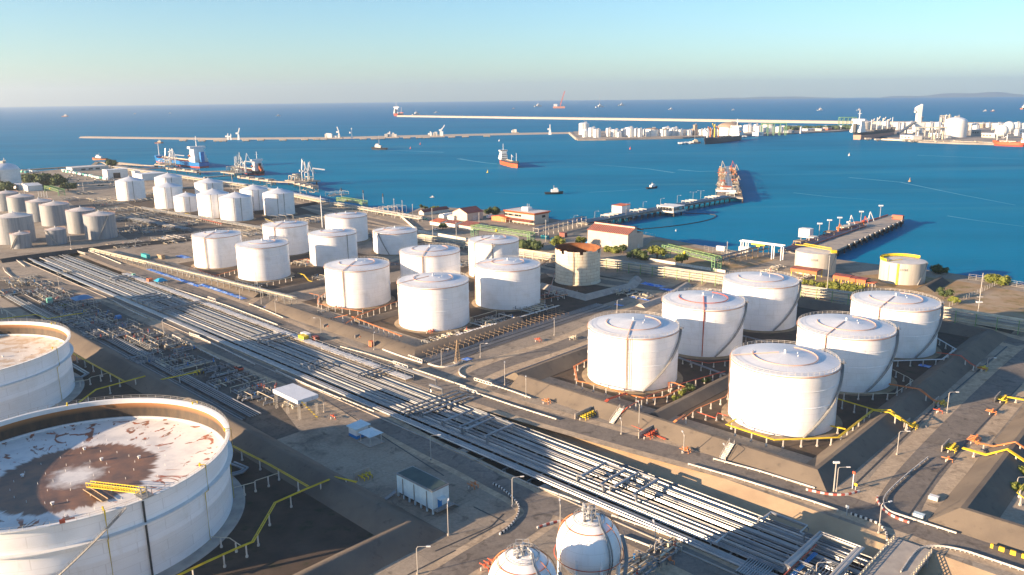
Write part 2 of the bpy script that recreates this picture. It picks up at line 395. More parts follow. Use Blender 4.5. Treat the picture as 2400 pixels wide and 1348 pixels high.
nt.links.new(sky.outputs[0], tint.inputs[6]); nt.links.new(tint.outputs[2], bg.inputs[0]); bg.inputs[1].default_value = .08
sl = bpy.data.lights.new('sun', 'SUN'); sl.energy = 5; sl.angle = R(.5); sl.color = (1, .70, .43)
so = bpy.data.objects.new('sun', sl); COL.objects.link(so); so.rotation_euler = sd.to_track_quat('Z', 'Y').to_euler(); so.location = (0, 0, 300)
sc.view_settings.view_transform = 'Standard'; sc.view_settings.look = 'None'; sc.view_settings.exposure = 1.72
sc.view_settings.gamma = 1; sc.view_settings.use_curve_mapping = False
sc.render.engine = 'CYCLES'; sc.cycles.max_bounces = 6; sc.cycles.volume_bounces = 1

# ------------------------------------------------------------------ sea
SEA = -4.0
m = bpy.data.materials.new('sea_water'); m.use_nodes = True; nt = m.node_tree; N = nt.nodes.new; L = nt.links.new
b = nt.nodes['Principled BSDF']; b.inputs['Roughness'].default_value = .32; b.inputs['Specular IOR Level'].default_value = .12; b.inputs['IOR'].default_value = 1.33
tc = N('ShaderNodeTexCoord'); mp = N('ShaderNodeMapping'); L(tc.outputs['Object'], mp.inputs[0]); mp.inputs['Rotation'].default_value = (0, 0, R(12)); mp.inputs['Scale'].default_value = (.35, 1, 1)
def _n(s, d=5, rg=.6, v=None):
    n = N('ShaderNodeTexNoise'); n.inputs['Scale'].default_value = s; n.inputs['Detail'].default_value = d; n.inputs['Roughness'].default_value = rg; L(v or mp.outputs[0], n.inputs['Vector']); return n.outputs[0]
def _mr(o, l, h, a=0, c=1):
    r = N('ShaderNodeMapRange'); r.inputs[1].default_value = l; r.inputs[2].default_value = h; r.inputs[3].default_value = a; r.inputs[4].default_value = c; L(o, r.inputs[0]); return r.outputs[0]
def _mx(f, a, c):
    x = N('ShaderNodeMix'); x.data_type = 'RGBA'; L(f, x.inputs[0])
    for i, q in ((6, a), (7, c)):
        if isinstance(q, tuple): x.inputs[i].default_value = (*q, 1)
        else: L(q, x.inputs[i])
    return x.outputs[2]
big = _n(.004, 4, .55); mid = _n(.02, 6, .65)
col = _mx(_mr(big, .38, .62), (.0, .20, .37), (.0, .15, .295))
col = _mx(_mr(mid, .42, .7, 0, .6), col, (.002, .20, .40))
sep = N('ShaderNodeSeparateXYZ'); L(tc.outputs['Object'], sep.inputs[0])
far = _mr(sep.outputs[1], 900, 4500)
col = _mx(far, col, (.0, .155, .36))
mp2 = N('ShaderNodeMapping'); L(tc.outputs['Object'], mp2.inputs[0]); mp2.inputs['Rotation'].default_value = (0, 0, R(-10)); mp2.inputs['Scale'].default_value = (.12, 1, 1)
slick = _mr(_n(.012, 5, .6, mp2.outputs[0]), .55, .72, 0, .34)
col = _mx(slick, col, (.10, .30, .40))
bp = N('ShaderNodeBump'); bp.inputs['Strength'].default_value = .55; bp.inputs['Distance'].default_value = 1.2; L(_n(.16, 8, .7), bp.inputs['Height'])
df = N('ShaderNodeBsdfDiffuse'); gl = N('ShaderNodeBsdfGlossy'); gl.inputs['Roughness'].default_value = .22; ms = N('ShaderNodeMixShader'); ms.inputs[0].default_value = .045
L(col, df.inputs[0]); L(bp.outputs[0], df.inputs['Normal']); L(bp.outputs[0], gl.inputs['Normal']); L(df.outputs[0], ms.inputs[1]); L(gl.outputs[0], ms.inputs[2]); L(ms.outputs[0], nt.nodes['Material Output'].inputs[0]); K.sea = m
mb = MB(); n = 96; RS = 21000
vs = [(0, 0, SEA)]; rings = [300, 900, 2500, 7000, RS]
for q in rings:
    for j in range(n): vs.append((q * cos(2 * pi * j / n), q * sin(2 * pi * j / n), SEA))
fs = [(0, 1 + j, 1 + (j + 1) % n) for j in range(n)]
for k in range(len(rings) - 1):
    for j in range(n): a = 1 + k * n; c = a + n; fs.append((a + j, c + j, c + (j + 1) % n, a + (j + 1) % n))
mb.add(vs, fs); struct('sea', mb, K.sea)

# ------------------------------------------------------------------ land with the sunken pipe corridor
coast = [G(x, y, 0) for x, y in ((-300, 420), (0, 400), (60, 404), (130, 398), (235, 388), (262, 385), (330, 395), (480, 418), (600, 438), (740, 468), (800, 478), (870, 490), (950, 503), (985, 487), (1040, 486), (1110, 490), (1200, 495), (1290, 512), (1345, 523), (1400, 530), (1520, 552), (1640, 575), (1740, 590), (1850, 594), (1900, 600), (2040, 618), (2200, 636), (2330, 656), (2400, 668), (2700, 725))]
coast = coast + [Vector((900, 100, 0)), Vector((500, -120, 0)), Vector((-700, -120, 0)), Vector((-1000, 500, 0))]
CU0, CU1, CV0, CV1 = 140.5, 171.0, -60.0, 584.0
hole = [W(CU0, CV0), W(CU1 + 7, CV0), W(CU1 + 7, CV1), W(CU0, CV1)]
pts = [(p.x, p.y) for p in coast + hole]; nc = len(coast)
ed = [(i, (i + 1) % nc) for i in range(nc)] + [(nc + i, nc + (i + 1) % 4) for i in range(4)]
vv, ee, ff, *_ = geo.delaunay_2d_cdt([Vector(p) for p in pts], ed, [], 0, 1e-4)
def inpoly(x, y, poly):
    c = False; k = len(poly)
    for i in range(k):
        a, d = poly[i], poly[i - 1]
        if (a[1] > y) != (d[1] > y) and x < (d[0] - a[0]) * (y - a[1]) / (d[1] - a[1]) + a[0]: c = not c
    return c
cp = [(p.x, p.y) for p in coast]; hp = [(p.x, p.y) for p in hole]
mb = MB(); keep = []
for f_ in ff:
    cx = sum(vv[i].x for i in f_) / 3; cy = sum(vv[i].y for i in f_) / 3
    if inpoly(cx, cy, cp) and not inpoly(cx, cy, hp):
        a, b_, c_ = [vv[i] for i in f_]
        keep.append(tuple(f_) if (b_ - a).cross(c_ - a) > 0 else tuple(f_)[::-1])
mb.add([(q.x, q.y, 0) for q in vv], keep)
struct('ground', mb, K.ground, smooth=False)
mb = MB()                                    # shore slope of rock armour down to the sea
sh = coast[:31]
outer = []
for i, p in enumerate(sh):
    a, c_ = sh[max(i - 1, 0)], sh[min(i + 1, len(sh) - 1)]; d = (c_ - a).normalized(); outer.append(p + Vector((-d.y, d.x, 0)) * 7)
vs = []; fs = []
for p, q in zip(sh, outer): vs += [(p.x, p.y, .02), (q.x, q.y, SEA - .6)]
for i in range(len(sh) - 1): fs.append((2 * i, 2 * i + 2, 2 * i + 3, 2 * i + 1))
mb.add(vs, fs); struct('rock_shore', mb, K.rock)
mb = MB(); TZ = -2.6                         # trench floor, near wall, far slope
for f0, f1, z0, z1, mi in ((CU0, CU0, 0, TZ, 1), (CU0, CU1, TZ, TZ, 0), (CU1, CU1 + 7, TZ, 0, 2)):
    mb.m(mi)
    for k in range(8):
        v0 = CV0 + (CV1 - CV0) * k / 8; v1 = CV0 + (CV1 - CV0) * (k + 1) / 8
        mb.add([W(f0, v0, z0), W(f1, v0, z1), W(f1, v1, z1), W(f0, v1, z0)], [(0, 1, 2, 3)])
mb.m(1).add([W(CU0, CV1, TZ), W(CU1, CV1, TZ), W(CU1 + 7, CV1, 0), W(CU0, CV1, 0)], [(0, 1, 2, 3)])
mb.add([W(CU0, CV0, TZ), W(CU1, CV0, TZ), W(CU1 + 7, CV0, 0), W(CU0, CV0, 0)], [(3, 2, 1, 0)])
struct('pipe_trench', mb, [K.trench, K.concrete, K.sand], smooth=False)

def sheet(name, poly, mt, z=.01):
    mb = MB(); poly = [Vector((p[0], p[1], 0)) for p in poly]; k = len(poly)
    area = sum(poly[i].x * poly[(i + 1) % k].y - poly[(i + 1) % k].x * poly[i].y for i in range(k))
    if area < 0: poly = poly[::-1]
    tr = geo.tessellate_polygon([poly]); fs = []
    for t in tr:
        a, b_, c_ = [poly[i] for i in t]
        fs.append(tuple(t) if (b_ - a).cross(c_ - a).z > 0 else tuple(t)[::-1])
    mb.add([(p.x, p.y, z) for p in poly], fs); return struct(name, mb, mt, smooth=False)
def smooth_path(p, k=6):
    """Catmull-Rom through ground points"""
    p = [Vector(q) for q in p]; out = []
    for i in range(len(p) - 1):
        a, b_, c_, d = p[max(i - 1, 0)], p[i], p[i + 1], p[min(i + 2, len(p) - 1)]
        for j in range(k):
            t = j / k; out.append(.5 * ((2 * b_) + (c_ - a) * t + (2 * a - 5 * b_ + 4 * c_ - d) * t * t + (3 * b_ - a - 3 * c_ + d) * t ** 3))
    return out + [p[-1]]
ROADZ = [.02]
def road(name, px, width, mt=None, z=None, verge=4.5):
    if verge:
        vz = ROADZ[0] - .018; ROADZ.append(vz); vp = smooth_path([G(x, y) for x, y in px]); vb = MB(); vb.strip(vp, [(width / 2 + verge, .012 + len(ROADZ) * .0005), (-width / 2 - verge, .012 + len(ROADZ) * .0005)]); a, b_, c_ = [Vector(vb.v[i]) for i in vb.f[0][:3]]
        if (b_ - a).cross(c_ - a).z < 0: vb.f = [f_[::-1] for f_ in vb.f]
        struct('road_verge', vb, K.verge, smooth=False)
    ROADZ[0] += .005; z = ROADZ[0]
    path = smooth_path([G(x, y) for x, y in px]); mb = MB(); mb.strip(path, [(width / 2, z), (-width / 2, z)])
    for i, f_ in enumerate(mb.f): mb.f[i] = f_[::-1]
    mb.f = [f_ for f_ in mb.f]
    # keep normals up
    a, b_, c_ = [Vector(mb.v[i]) for i in mb.f[0][:3]]
    if (b_ - a).cross(c_ - a).z < 0: mb.f = [f_[::-1] for f_ in mb.f]
    struct(name, mb, mt or K.asphalt, smooth=False); return path
# block floors (dark soil inside the bunds)
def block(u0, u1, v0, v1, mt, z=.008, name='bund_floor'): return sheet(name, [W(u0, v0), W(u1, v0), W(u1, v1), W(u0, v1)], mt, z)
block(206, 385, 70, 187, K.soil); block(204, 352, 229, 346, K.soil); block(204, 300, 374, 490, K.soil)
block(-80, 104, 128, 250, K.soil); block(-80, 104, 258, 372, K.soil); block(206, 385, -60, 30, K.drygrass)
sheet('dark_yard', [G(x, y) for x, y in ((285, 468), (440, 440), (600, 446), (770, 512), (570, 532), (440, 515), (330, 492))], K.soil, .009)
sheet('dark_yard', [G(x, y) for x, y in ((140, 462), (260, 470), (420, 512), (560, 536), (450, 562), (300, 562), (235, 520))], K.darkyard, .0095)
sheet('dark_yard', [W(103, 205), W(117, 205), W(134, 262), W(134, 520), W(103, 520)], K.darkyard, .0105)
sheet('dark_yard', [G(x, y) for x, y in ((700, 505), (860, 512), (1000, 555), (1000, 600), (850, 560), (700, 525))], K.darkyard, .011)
sheet('dry_grass_field', [G(x, y) for x, y in ((2080, 640), (2210, 652), (2400, 685), (2700, 740), (2600, 800), (2400, 752), (2150, 715), (1960, 690), (1900, 660))], K.drygrass, .012)
sheet('dirt_yard', [G(x, y) for x, y in ((1530, 560), (1730, 602), (1840, 604), (1700, 640), (1560, 610), (1490, 600))], K.drygrass, .012)
road('road_main', ((215, 596), (300, 628), (480, 690), (620, 745), (800, 822), (950, 878), (1100, 925), (1240, 968), (1500, 1040), (1800, 1120), (2000, 1186), (2150, 1238), (2400, 1312), (2600, 1370)), 8.5, verge=3)
road('road_between_blocks', ((1085, 905), (1120, 878), (1190, 850), (1300, 815), (1400, 775), (1480, 735), (1560, 692), (1660, 640)), 8)
road('road_right', ((2090, 1220), (2120, 1160), (2160, 1105), (2230, 1025), (2320, 930), (2400, 852), (2470, 790)), 10)
road('road_near', ((-100, 655), (60, 655), (200, 682), (330, 722), (420, 765), (490, 806), (600, 858), (760, 925), (880, 985), (1000, 1048), (1084, 1088), (1167, 1132), (1234, 1168), (1262, 1205), (1215, 1245), (1100, 1315), (1000, 1380)), 7, verge=2)
road('road_near_branch', ((1240, 1175), (1330, 1195), (1420, 1225), (1530, 1275), (1640, 1325), (1760, 1385)), 8)
road('road_left', ((-60, 618), (60, 604), (150, 592), (250, 577), (360, 560), (480, 543), (560, 530)), 8, verge=0)
road('road_by_rack', ((700, 505), (800, 520), (950, 548), (1100, 590), (1300, 640), (1500, 672), (1700, 690), (1900, 710), (2150, 742), (2400, 808)), 9)
road('road_seafront', ((560, 446), (700, 480), (860, 512), (960, 535), (1100, 566), (1300, 606), (1460, 625)), 8)
road('road_left_block', ((590, 726), (650, 690), (760, 668), (860, 640), (960, 605)), 7)

# ------------------------------------------------------------------ air
mb = MB(); mb.box((0, 9000, 0), (44800, 24800 + 2000, 460), z0=-6)
hz = struct('haze', mb, None, 'stuff', False); hz.data.materials.clear()
m = bpy.data.materials.new('haze_air'); m.use_nodes = True; nt = m.node_tree; nt.nodes.clear()
o = nt.nodes.new('ShaderNodeOutputMaterial'); pv = nt.nodes.new('ShaderNodeVolumePrincipled')
pv.inputs['Color'].default_value = (.75, .84, .92, 1); pv.inputs['Density'].default_value = 6.4e-5; pv.inputs['Anisotropy'].default_value = .52
nt.links.new(pv.outputs[0], o.inputs['Volume']); hz.data.materials.append(m)
# ------------------------------------------------------------------ storage tanks
def tankfit(xl, xr, ytf, ybf, zb=0.0):
    """stand a cylinder on level zb so that its base front, width and rim match the survey"""
    xc = (xl + xr) / 2; fr = G(xc, ybf, zb); ry = Vector((fr.x, fr.y, 0)).normalized(); rad = 5
    for _ in range(8):
        c = fr + ry * rad; wd = (c - Vector((0, 0, CAMZ))).dot(FW)
        rad = (xr - xl) / 2 / FPX * wd * cos(math.atan((xc - 1200) / FPX)) * .99
    h = ztop(fr, ytf); return Vector((c.x, c.y, zb)), rad, h
def arc(r, z, a0, a1, n=24): return [(r * cos(R(a0 + (a1 - a0) * i / n)), r * sin(R(a0 + (a1 - a0) * i / n)), z) for i in range(n + 1)]
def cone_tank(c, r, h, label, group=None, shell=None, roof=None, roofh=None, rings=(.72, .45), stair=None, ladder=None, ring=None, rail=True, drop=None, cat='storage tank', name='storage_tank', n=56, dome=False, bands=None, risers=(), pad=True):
    t = Thing(name, label, cat, c, 0, group); shell = shell or K.white; roof = roof or K.roofw
    roofh = r * .13 if roofh is None else roofh
    prof = [(r + .02, -.0)]
    for q in sorted(rings): z = h * q; prof += [(r, z - .09), (r + .13, z - .06), (r + .13, z + .06), (r, z + .09)]
    prof += [(r, h - .2), (r + .12, h - .15), (r + .12, h)]
    mb = MB(); mb.lathe(prof, n); t.part('shell', mb, shell)
    mb = MB()
    k = 7
    if dome: pr = [(r * sin(pi / 2 * (1 - i / k)) if i < k else .01, h + roofh * (1 - cos(pi / 2 * i / k)) * 0 + roofh * sin(pi / 2 * i / k)) for i in range(k + 1)]; pr[0] = (r + .1, h)
    else: pr = [(r + .12, h), (r * .97, h + .06)] + [(max(r * (1 - q), .01), h + roofh * (q ** .92)) for q in (.25, .5, .75, 1)]
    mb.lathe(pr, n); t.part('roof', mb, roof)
    mb = MB(); mb.cyl((0, 0), h + roofh - .15, h + roofh + .7, .35, n=8); mb.cyl((0, 0), h + roofh + .7, h + roofh + 1.0, .6, .1, n=8)
    t.part('vent', mb, K.whitewall)
    for q in (20, 65):
        mb = MB(); mb.cyl((r * .25 * cos(R(q - 60)), r * .25 * sin(R(q - 60))), h + roofh * .7, h + roofh * .75 + .45, .14, n=6); t.part('roof_hatch', mb, K.whitewall)
    if pad and r > 8:
        mb = MB(); mb.lathe([(r + 2.2, .02), (r + .9, .30), (r - .3, .32)], 40); t.part('foundation', mb, K.concrete if r > 25 else K.apron)
    if rail:
        mb = MB(); npost = max(24, int(r * 3.4))
        for z in (1.05, .55): mb.tube(arc(r - .05, h + z, 0, 360, npost)[:-1], .045, 4, closed=True)
        for i in range(npost): a = 2 * pi * i / npost; p = ((r - .05) * cos(a), (r - .05) * sin(a)); mb.bar((p[0], p[1], h), (p[0], p[1], h + 1.05), .07)
        t.part('handrail', mb, K.curb if r > 12 else K.rrline)
    if ring:                                  # foam / cooling water lines on the roof
        a0, a1, rr, drops = ring
        zr = lambda q: h + roofh * ((1 - q / r) ** .92) + .22
        mb = MB(); mb.tube(arc(rr * r, zr(rr * r), a0, a1, 36), .16, 5)
        for a in drops: mb.tube([(r * .12 * cos(R(a)), r * .12 * sin(R(a)), zr(.12 * r))] + [(q * r * cos(R(a)), q * r * sin(R(a)), zr(q * r)) for q in (.35, .6, .8, .98)] + [((r + .3) * cos(R(a)), (r + .3) * sin(R(a)), h - .1), ((r + .3) * cos(R(a)), (r + .3) * sin(R(a)), .6)], .16, 5)
        t.part('roof_pipe', mb, K.redp if 'thin red' in label else K.rrline)
        mb = MB(); mb.tube(arc(r + .35, h - .35, a0 - 40, a1 + 10, 48), .15, 5); t.part('rim_pipe', mb, K.pink)
    if risers:
        for a in risers:
            mb = MB(); p = ((r + .25) * cos(R(a)), (r + .25) * sin(R(a))); mb.tube([(p[0] * .93, p[1] * .93, h + .4), (p[0], p[1], h - .1), (p[0], p[1], .4)], .16 if r < 15 else .12, 5); t.part('riser_pipe', mb, K.steeld)
    if ladder is not None:
        mb = MB(); a = R(ladder); ca, sa = cos(a), sin(a)
        for s_ in (-.32, .32): mb.bar(((r + .5) * ca - s_ * sa, (r + .5) * sa + s_ * ca, .3), ((r + .5) * ca - s_ * sa, (r + .5) * sa + s_ * ca, h + .8), .1)
        z = .6
        while z < h: mb.bar(((r + .5) * ca + .32 * sa, (r + .5) * sa - .32 * ca, z), ((r + .5) * ca - .32 * sa, (r + .5) * sa + .32 * ca, z), .08); z += 1.5
        t.part('ladder', mb, K.cream_pipe)
    if stair:
        a0, a1, up = stair; n_ = 30; mb = MB(); rl = MB()
        for i in range(n_):
            a = R(a0 + (a1 - a0) * i / n_); a2 = R(a0 + (a1 - a0) * (i + 1) / n_); z0 = .3 + (h - .3) * i / n_; z1 = .3 + (h - .3) * (i + 1) / n_
            p = Vector((cos(a) * (r + .62), sin(a) * (r + .62), z0)); q = Vector((cos(a2) * (r + .62), sin(a2) * (r + .62), z1))
            mb.bar(p, q, .9, .16)
            o = Vector((cos(a) * .45, sin(a) * .45, 0)); o2 = Vector((cos(a2) * .45, sin(a2) * .45, 0))
            for hz in (.55, 1.05): rl.bar(p + o + Vector((0, 0, hz)), q + o2 + Vector((0, 0, hz)), .07)
            rl.bar(p + o, p + o + Vector((0, 0, 1.05)), .07)
        a = R(a1); mb.box((cos(a) * (r + .9), sin(a) * (r + .9), h - .1), (1.6, 2.2, .12), a)
        st = t.part('staircase', mb, K.steeld); t.part('stair_rail', rl, K.pole, st)
    return t
def cluster(names): pass
AG = 'big white tanks in the six tank block'
for (u, v, h, lab, lad, dr) in (
    (227.8, 101.5, 19.4, 'largest white tank, nearest of the six, yellow pipe round its base', None, 168),
    (226.9, 158.4, 19.4, 'big white tank with a cream ladder down its middle, left of the six', 256.5, 254),
    (276.0, 158.9, 19.3, 'big white tank with a thin red pipe down its middle', None, 258),
    (276.7, 101.7, 19.4, 'big white tank directly behind and right of the nearest tank, staircase on its right side', None, 225),
    (325.9, 101.4, 19.3, 'big white tank at the far right of the six tank block', None, 225),
    (323.9, 158.2, 19.6, 'big white tank at the back of the six tank block, red canopies showing behind it', None, None)):
    c = W(u, v)
    cone_tank(c, 16.2, h, lab, AG, stair=(274, 348, 1), ladder=lad, ring=(150, 415, .60, [dr] if dr else []), n=72, rings=(.74, .47))
BG = 'white tanks in the middle block'; K.curb2 = mat('faded_letter_paint', (.42, .38, .32), None)
for px, lab, kw in (
    ((935.9, 1102.5, 675.8, 778.3), 'white tank of the middle block standing right above the bare scaffold frames', dict(ring=(140, 400, .55, [205]))),
    ((1115, 1267.3, 635, 728), 'white tank left of the rusty tank, rust drips under its rim', dict(ring=(140, 400, .5, [180]))),
    ((941.5, 1082, 600, 706), 'white tank with a ladder on its face, half hidden behind the scaffolded front tank', dict(ring=(140, 410, .6, [262]), ladder=262)),
    ((1099, 1217.5, 572, 655), 'white tank with a dark diagonal staircase, in front of the green pipe rack', dict(ring=(140, 400, .5, [225]), stair=(222, 275, 1), risers=(268,))),
    ((766.3, 918.8, 635.2, 723.8), 'white tank with a small painted number and cream ladder, middle block front', dict(ring=(170, 420, .55, [256]), ladder=256)),
    ((876, 980.5, 548, 598), 'white tank with a dark stair sloping down to the right, behind the numbered tank', dict(ring=(150, 380, .5, [215]), stair=(262, 232, 1))),
    ((728, 841, 554, 626), 'white tank whose left edge is sunlit and body shaded, between the middle tanks', dict(ring=(150, 400, .5, []), risers=(318,))),
    ((765, 864.5, 511, 570), 'white tank beside the tall white mast, back row of the middle block', dict(ring=(150, 400, .5, []))),
    ((560, 684, 581, 659.6), 'clean white tank with a sunlit front, second from the left in the middle block', dict(ring=(200, 420, .5, []))),
    ((457, 574, 557, 629.6), 'off white tank with a cream ladder, leftmost of the middle block', dict(ring=(170, 400, .5, [262]), ladder=262)),
    ((620.5, 728, 533, 600), 'white tank with a thin rusty pipe down its left, behind the two leftmost middle tanks', dict(ring=(170, 400, .5, [258]))),
    ):
    c, r, h = tankfit(*px); t = cone_tank(c, r, h, lab, BG, **kw)
    if 'painted number' in lab:
        a = math.atan2(-c.y, -c.x) - R(38)
        for i, ch in enumerate('T-6262'):
            fc = bpy.data.curves.new('letter', 'FONT'); fc.body = ch; fc.size = 2.0; fc.align_x = 'CENTER'; fc.extrude = .02; tmp = bpy.data.objects.new('letter', fc); COL.objects.link(tmp)
            me = bpy.data.meshes.new_from_object(tmp); bpy.data.objects.remove(tmp); me.name = 'painted_number'; me.materials.clear(); me.materials.append(K.curb2)
            q = a + (i - 2.5) * 1.25 / r; o = bpy.data.objects.new('painted_number', me); COL.objects.link(o); o.parent = t.o; o.location = ((r + .05) * cos(q), (r + .05) * sin(q), h * .33); o.rotation_euler = (pi / 2, 0, q + pi / 2)
CG = 'small white tanks towards the shore'
for px, lab in (
    ((275, 344, 425.5, 471), 'small white tank standing alone at the left of the shore group'),
    ((364.5, 430, 417, 446), 'small white tank at the very back left of the shore group, half shaded'),
    ((364, 433, 440, 490), 'white tank just in front of the back left one in the shore group'),
    ((410, 470, 462, 498), 'lowest tank of the shore group, squat and white, between taller ones'),
    ((458, 526, 430, 462), 'white tank of the shore group seen behind the one with the pointed roof'),
    ((466, 543, 457, 512), 'white tank with a steep pointed roof and thin brown line, in the shore group'),
    ((518, 596, 465, 520), 'front tank of the shore group with a square pipe frame on its face'),
    ((566, 632, 446, 497), 'white tank behind the front tank of the shore group, right side'),
    ((619.5, 693, 455, 507), 'rightmost white tank of the shore group, two dark pipes down it')):
    c, r, h = tankfit(*px); cone_tank(c, r, h, lab, CG, rings=(.5,), roofh=r * .30, rail=False, risers=(282, 306), ring=(150, 151, .5, []), n=40)
GG = 'grey tanks at the left'
for px, lab, kw in (
    ((201, 278, 506.8, 561.2), 'grey weathered tank with a dark stair, rightmost of the left grey group', dict(stair=(285, 330, 1))),
    ((160, 232, 496, 548), 'grey tank partly behind the rightmost grey tank', {}),
    ((27, 77, 550.6, 583.2), 'small grey tank with diagonal stair, leftmost of two small ones at the bund', dict(stair=(240, 290, 1))),
    ((110, 160, 540, 574), 'small grey tank between the large and the right grey tanks', dict(stair=(300, 240, 1))),
    ((-6, 88, 511, 573), 'large grey tank with pale bands cut by the left picture edge', dict(rings=(.45, .72))),
    ((98, 170, 482, 530), 'grey tank behind the stair tower, sunlit only at its left edge', {}),
    ((66, 130, 474, 520), 'grey tank at the back, left neighbour of the one by the stair tower', {}),
    ((20, 87, 463, 500), 'flat looking grey tank near the white sheds', {}),
    ((-8, 50, 454, 495), 'grey tank at the left picture edge below the large gas tank', {})):
    c, r, h = tankfit(*px); cone_tank(c, r, h, lab, GG, shell=K.galv, roof=K.galvroof, roofh=r * .22, n=44, pad=False, **kw)
# loading canopy tank roof at the left edge
# large refrigerated gas tank at the far left
def gas_tank(px, label, roofh=.42, shell=K.whitewall, roof=K.roofw, risers=(), zb=0, group=None, wide=False):
    c, r, h = tankfit(*px, zb); t = Thing('gas_tank', label, 'gas tank', c, 0, group)
    mb = MB(); pr = [(r, 0)]
    for q in ((.62, .68, .74, .80, .9) if wide else (.5, .98)): pr += [(r, h * q - .4), (r + .5, h * q - .2), (r + .5, h * q + .2), (r, h * q + .4)]
    pr += [(r, h)]; mb.lathe(pr, 48); t.part('shell', mb, shell)
    mb = MB(); k = 8; mb.lathe([(max(.01, r * .97 * cos(pi / 2 * i / k)), h + r * roofh * sin(pi / 2 * i / k)) for i in range(k + 1)], 48); t.part('roof', mb, roof)
    mb = MB(); mb.box((0, 0, h + r * roofh + 1.2), (r * .35, r * .22, 2.4)); mb.bar((r * .2, 0, h + r * roofh), (r * .2, 0, h + r * roofh + 6), .5)
    for i in range(5): mb.bar((r * .2, -3 + i * 1.5, h + r * roofh - 1), (r * .2, -3 + i * 1.5, h + r * roofh + 3.5), .3)
    t.part('roof_platform', mb, K.pole)
    for a in risers:
        mb = MB(); mb.box(((r + .6) * cos(R(a)), (r + .6) * sin(R(a)), h / 2), (1.4, 1.8, h), R(a)); t.part('pipe_tower', mb, K.steeld)
    return t
gas_tank((-28, 54, 399, 441), 'large pale gas storage tank with domed roof at the left edge by the sea', risers=(288,))

# rusty open-top tank with missing roof
c, r, h = tankfit(1301, 1406, 590, 670, 0)
t = Thing('rusty_open_tank', 'rusty cream tank of riveted plates without a roof, its top ring brown and torn', 'open tank', c)
mb = MB(); mb.lathe([(r + .5, 0), (r + .5, .4), (r, .5), (r, h * .86)], 56); t.part('shell', mb, K.plates)
mb = MB(); random.seed(3)
k = 44
for i in range(k):
    if i in (3, 9, 17, 18, 27, 33, 40): hh = h * .9
    else: hh = h * random.choice((.97, 1.0, 1.0, .98))
    mb.lathe([(r + .25, h * .84), (r + .25, hh)], 2, a0=2 * pi * i / k, a1=2 * pi * (i + 1) / k)
t.part('torn_top_course', mb, K.plates)
mb = MB(); mb.lathe([(r - .12, .5), (r - .12, h + .2), (r + .3, h + .35)], 56, a0=R(-35), a1=R(215)); t.part('inner_wall', mb, mat('brown_rust', (.16, .06, .03), (.24, .10, .04), .3, .9))
mb = MB(); mb.lathe([(.01, h * .55), (r - .2, h * .5)], 40); t.part('collapsed_roof', mb, K.galv)
mb = MB(); mb.tube([((r + .4) * cos(R(255)), (r + .4) * sin(R(255)), .5), ((r + .4) * cos(R(255)), (r + .4) * sin(R(255)), h)], .15, 5); t.part('downpipe', mb, K.rust)
# two cream tanks with yellow walkways by the sea
for (px, lab, ang, kind) in (((1859, 1957, 596, 647), 'cream grey flat roof tank by the jetty root with a yellow walkway across its roof', 300, 0), ((2056, 2167, 619.5, 668), 'cream grey tank by the sea with a yellow walkway round its top edge', 250, 1)):
    c, r, h = tankfit(*px); t = Thing('flat_roof_tank', lab, 'storage tank', c, 0, 'cream tanks beside the sea')
    mb = MB(); mb.lathe([(r, 0), (r, h), (r - .6, h + .05)], 52); t.part('shell', mb, K.cream)
    mb = MB(); mb.lathe([(r - .6, h + .03), (r * .5, h + .35), (.01, h + .6)], 52); t.part('roof', mb, K.galvroof)
    mb = MB()
    if kind == 0:
        a, b_ = Vector((-r * .35, r * .75, h + 1.6)), Vector((r * .55, -r * .55, h + 1.4)); mb.bar(a, b_, 1.3, .25)
        for s_ in (-.6, .6):
            o = Vector((s_ * .75, s_ * .75, 0))
            mb.bar(a + o + Vector((0, 0, 1.1)), b_ + o + Vector((0, 0, 1.1)), .14)
            for i in range(13): q = a.lerp(b_, i / 12) + o; mb.bar(q, q + Vector((0, 0, 1.1)), .14)
        mb.bar(a, a + Vector((-4, 3, 0)), 1.2, .3); mb.box((b_.x + 1, b_.y - 1, h + .8), (3, 2, 1.6))
    else:
        mb.lathe([(r - 1.2, h + .3), (r + .2, h + .35), (r + .2, h + 1.6)], 40, a0=R(20), a1=R(200))
        for a0 in range(20, 201, 9): mb.bar(((r - 1.1) * cos(R(a0)), (r - 1.1) * sin(R(a0)), h + .3), ((r - 1.1) * cos(R(a0)), (r - 1.1) * sin(R(a0)), h + 1.6), .14)
        mb.tube([((r - 1) * cos(R(198)), (r - 1) * sin(R(198)), h + .6), (-r * .1, -r * .1, h + .8)], .2, 5)
        mb.box(((r + .2) * cos(R(232)), (r + .2) * sin(R(232)), h / 2), (.3, .9, h), R(232))
    t.part('walkway', mb, K.yellow)
    mb = MB(); mb.bar((r * cos(R(285)) * 1.02, r * sin(R(285)) * 1.02, 0), (r * cos(R(322)) * 1.03, r * sin(R(322)) * 1.03, h), .7, .3); t.part('staircase', mb, K.steeld)
    mb = MB()
    for k2 in range(5): a = R(238 + k2 * 4); mb.box(((r + .05) * cos(a), (r + .05) * sin(a), h * .72), (.06, .55, 1.2), a)
    t.part('painted_letters', mb, K.steeld)

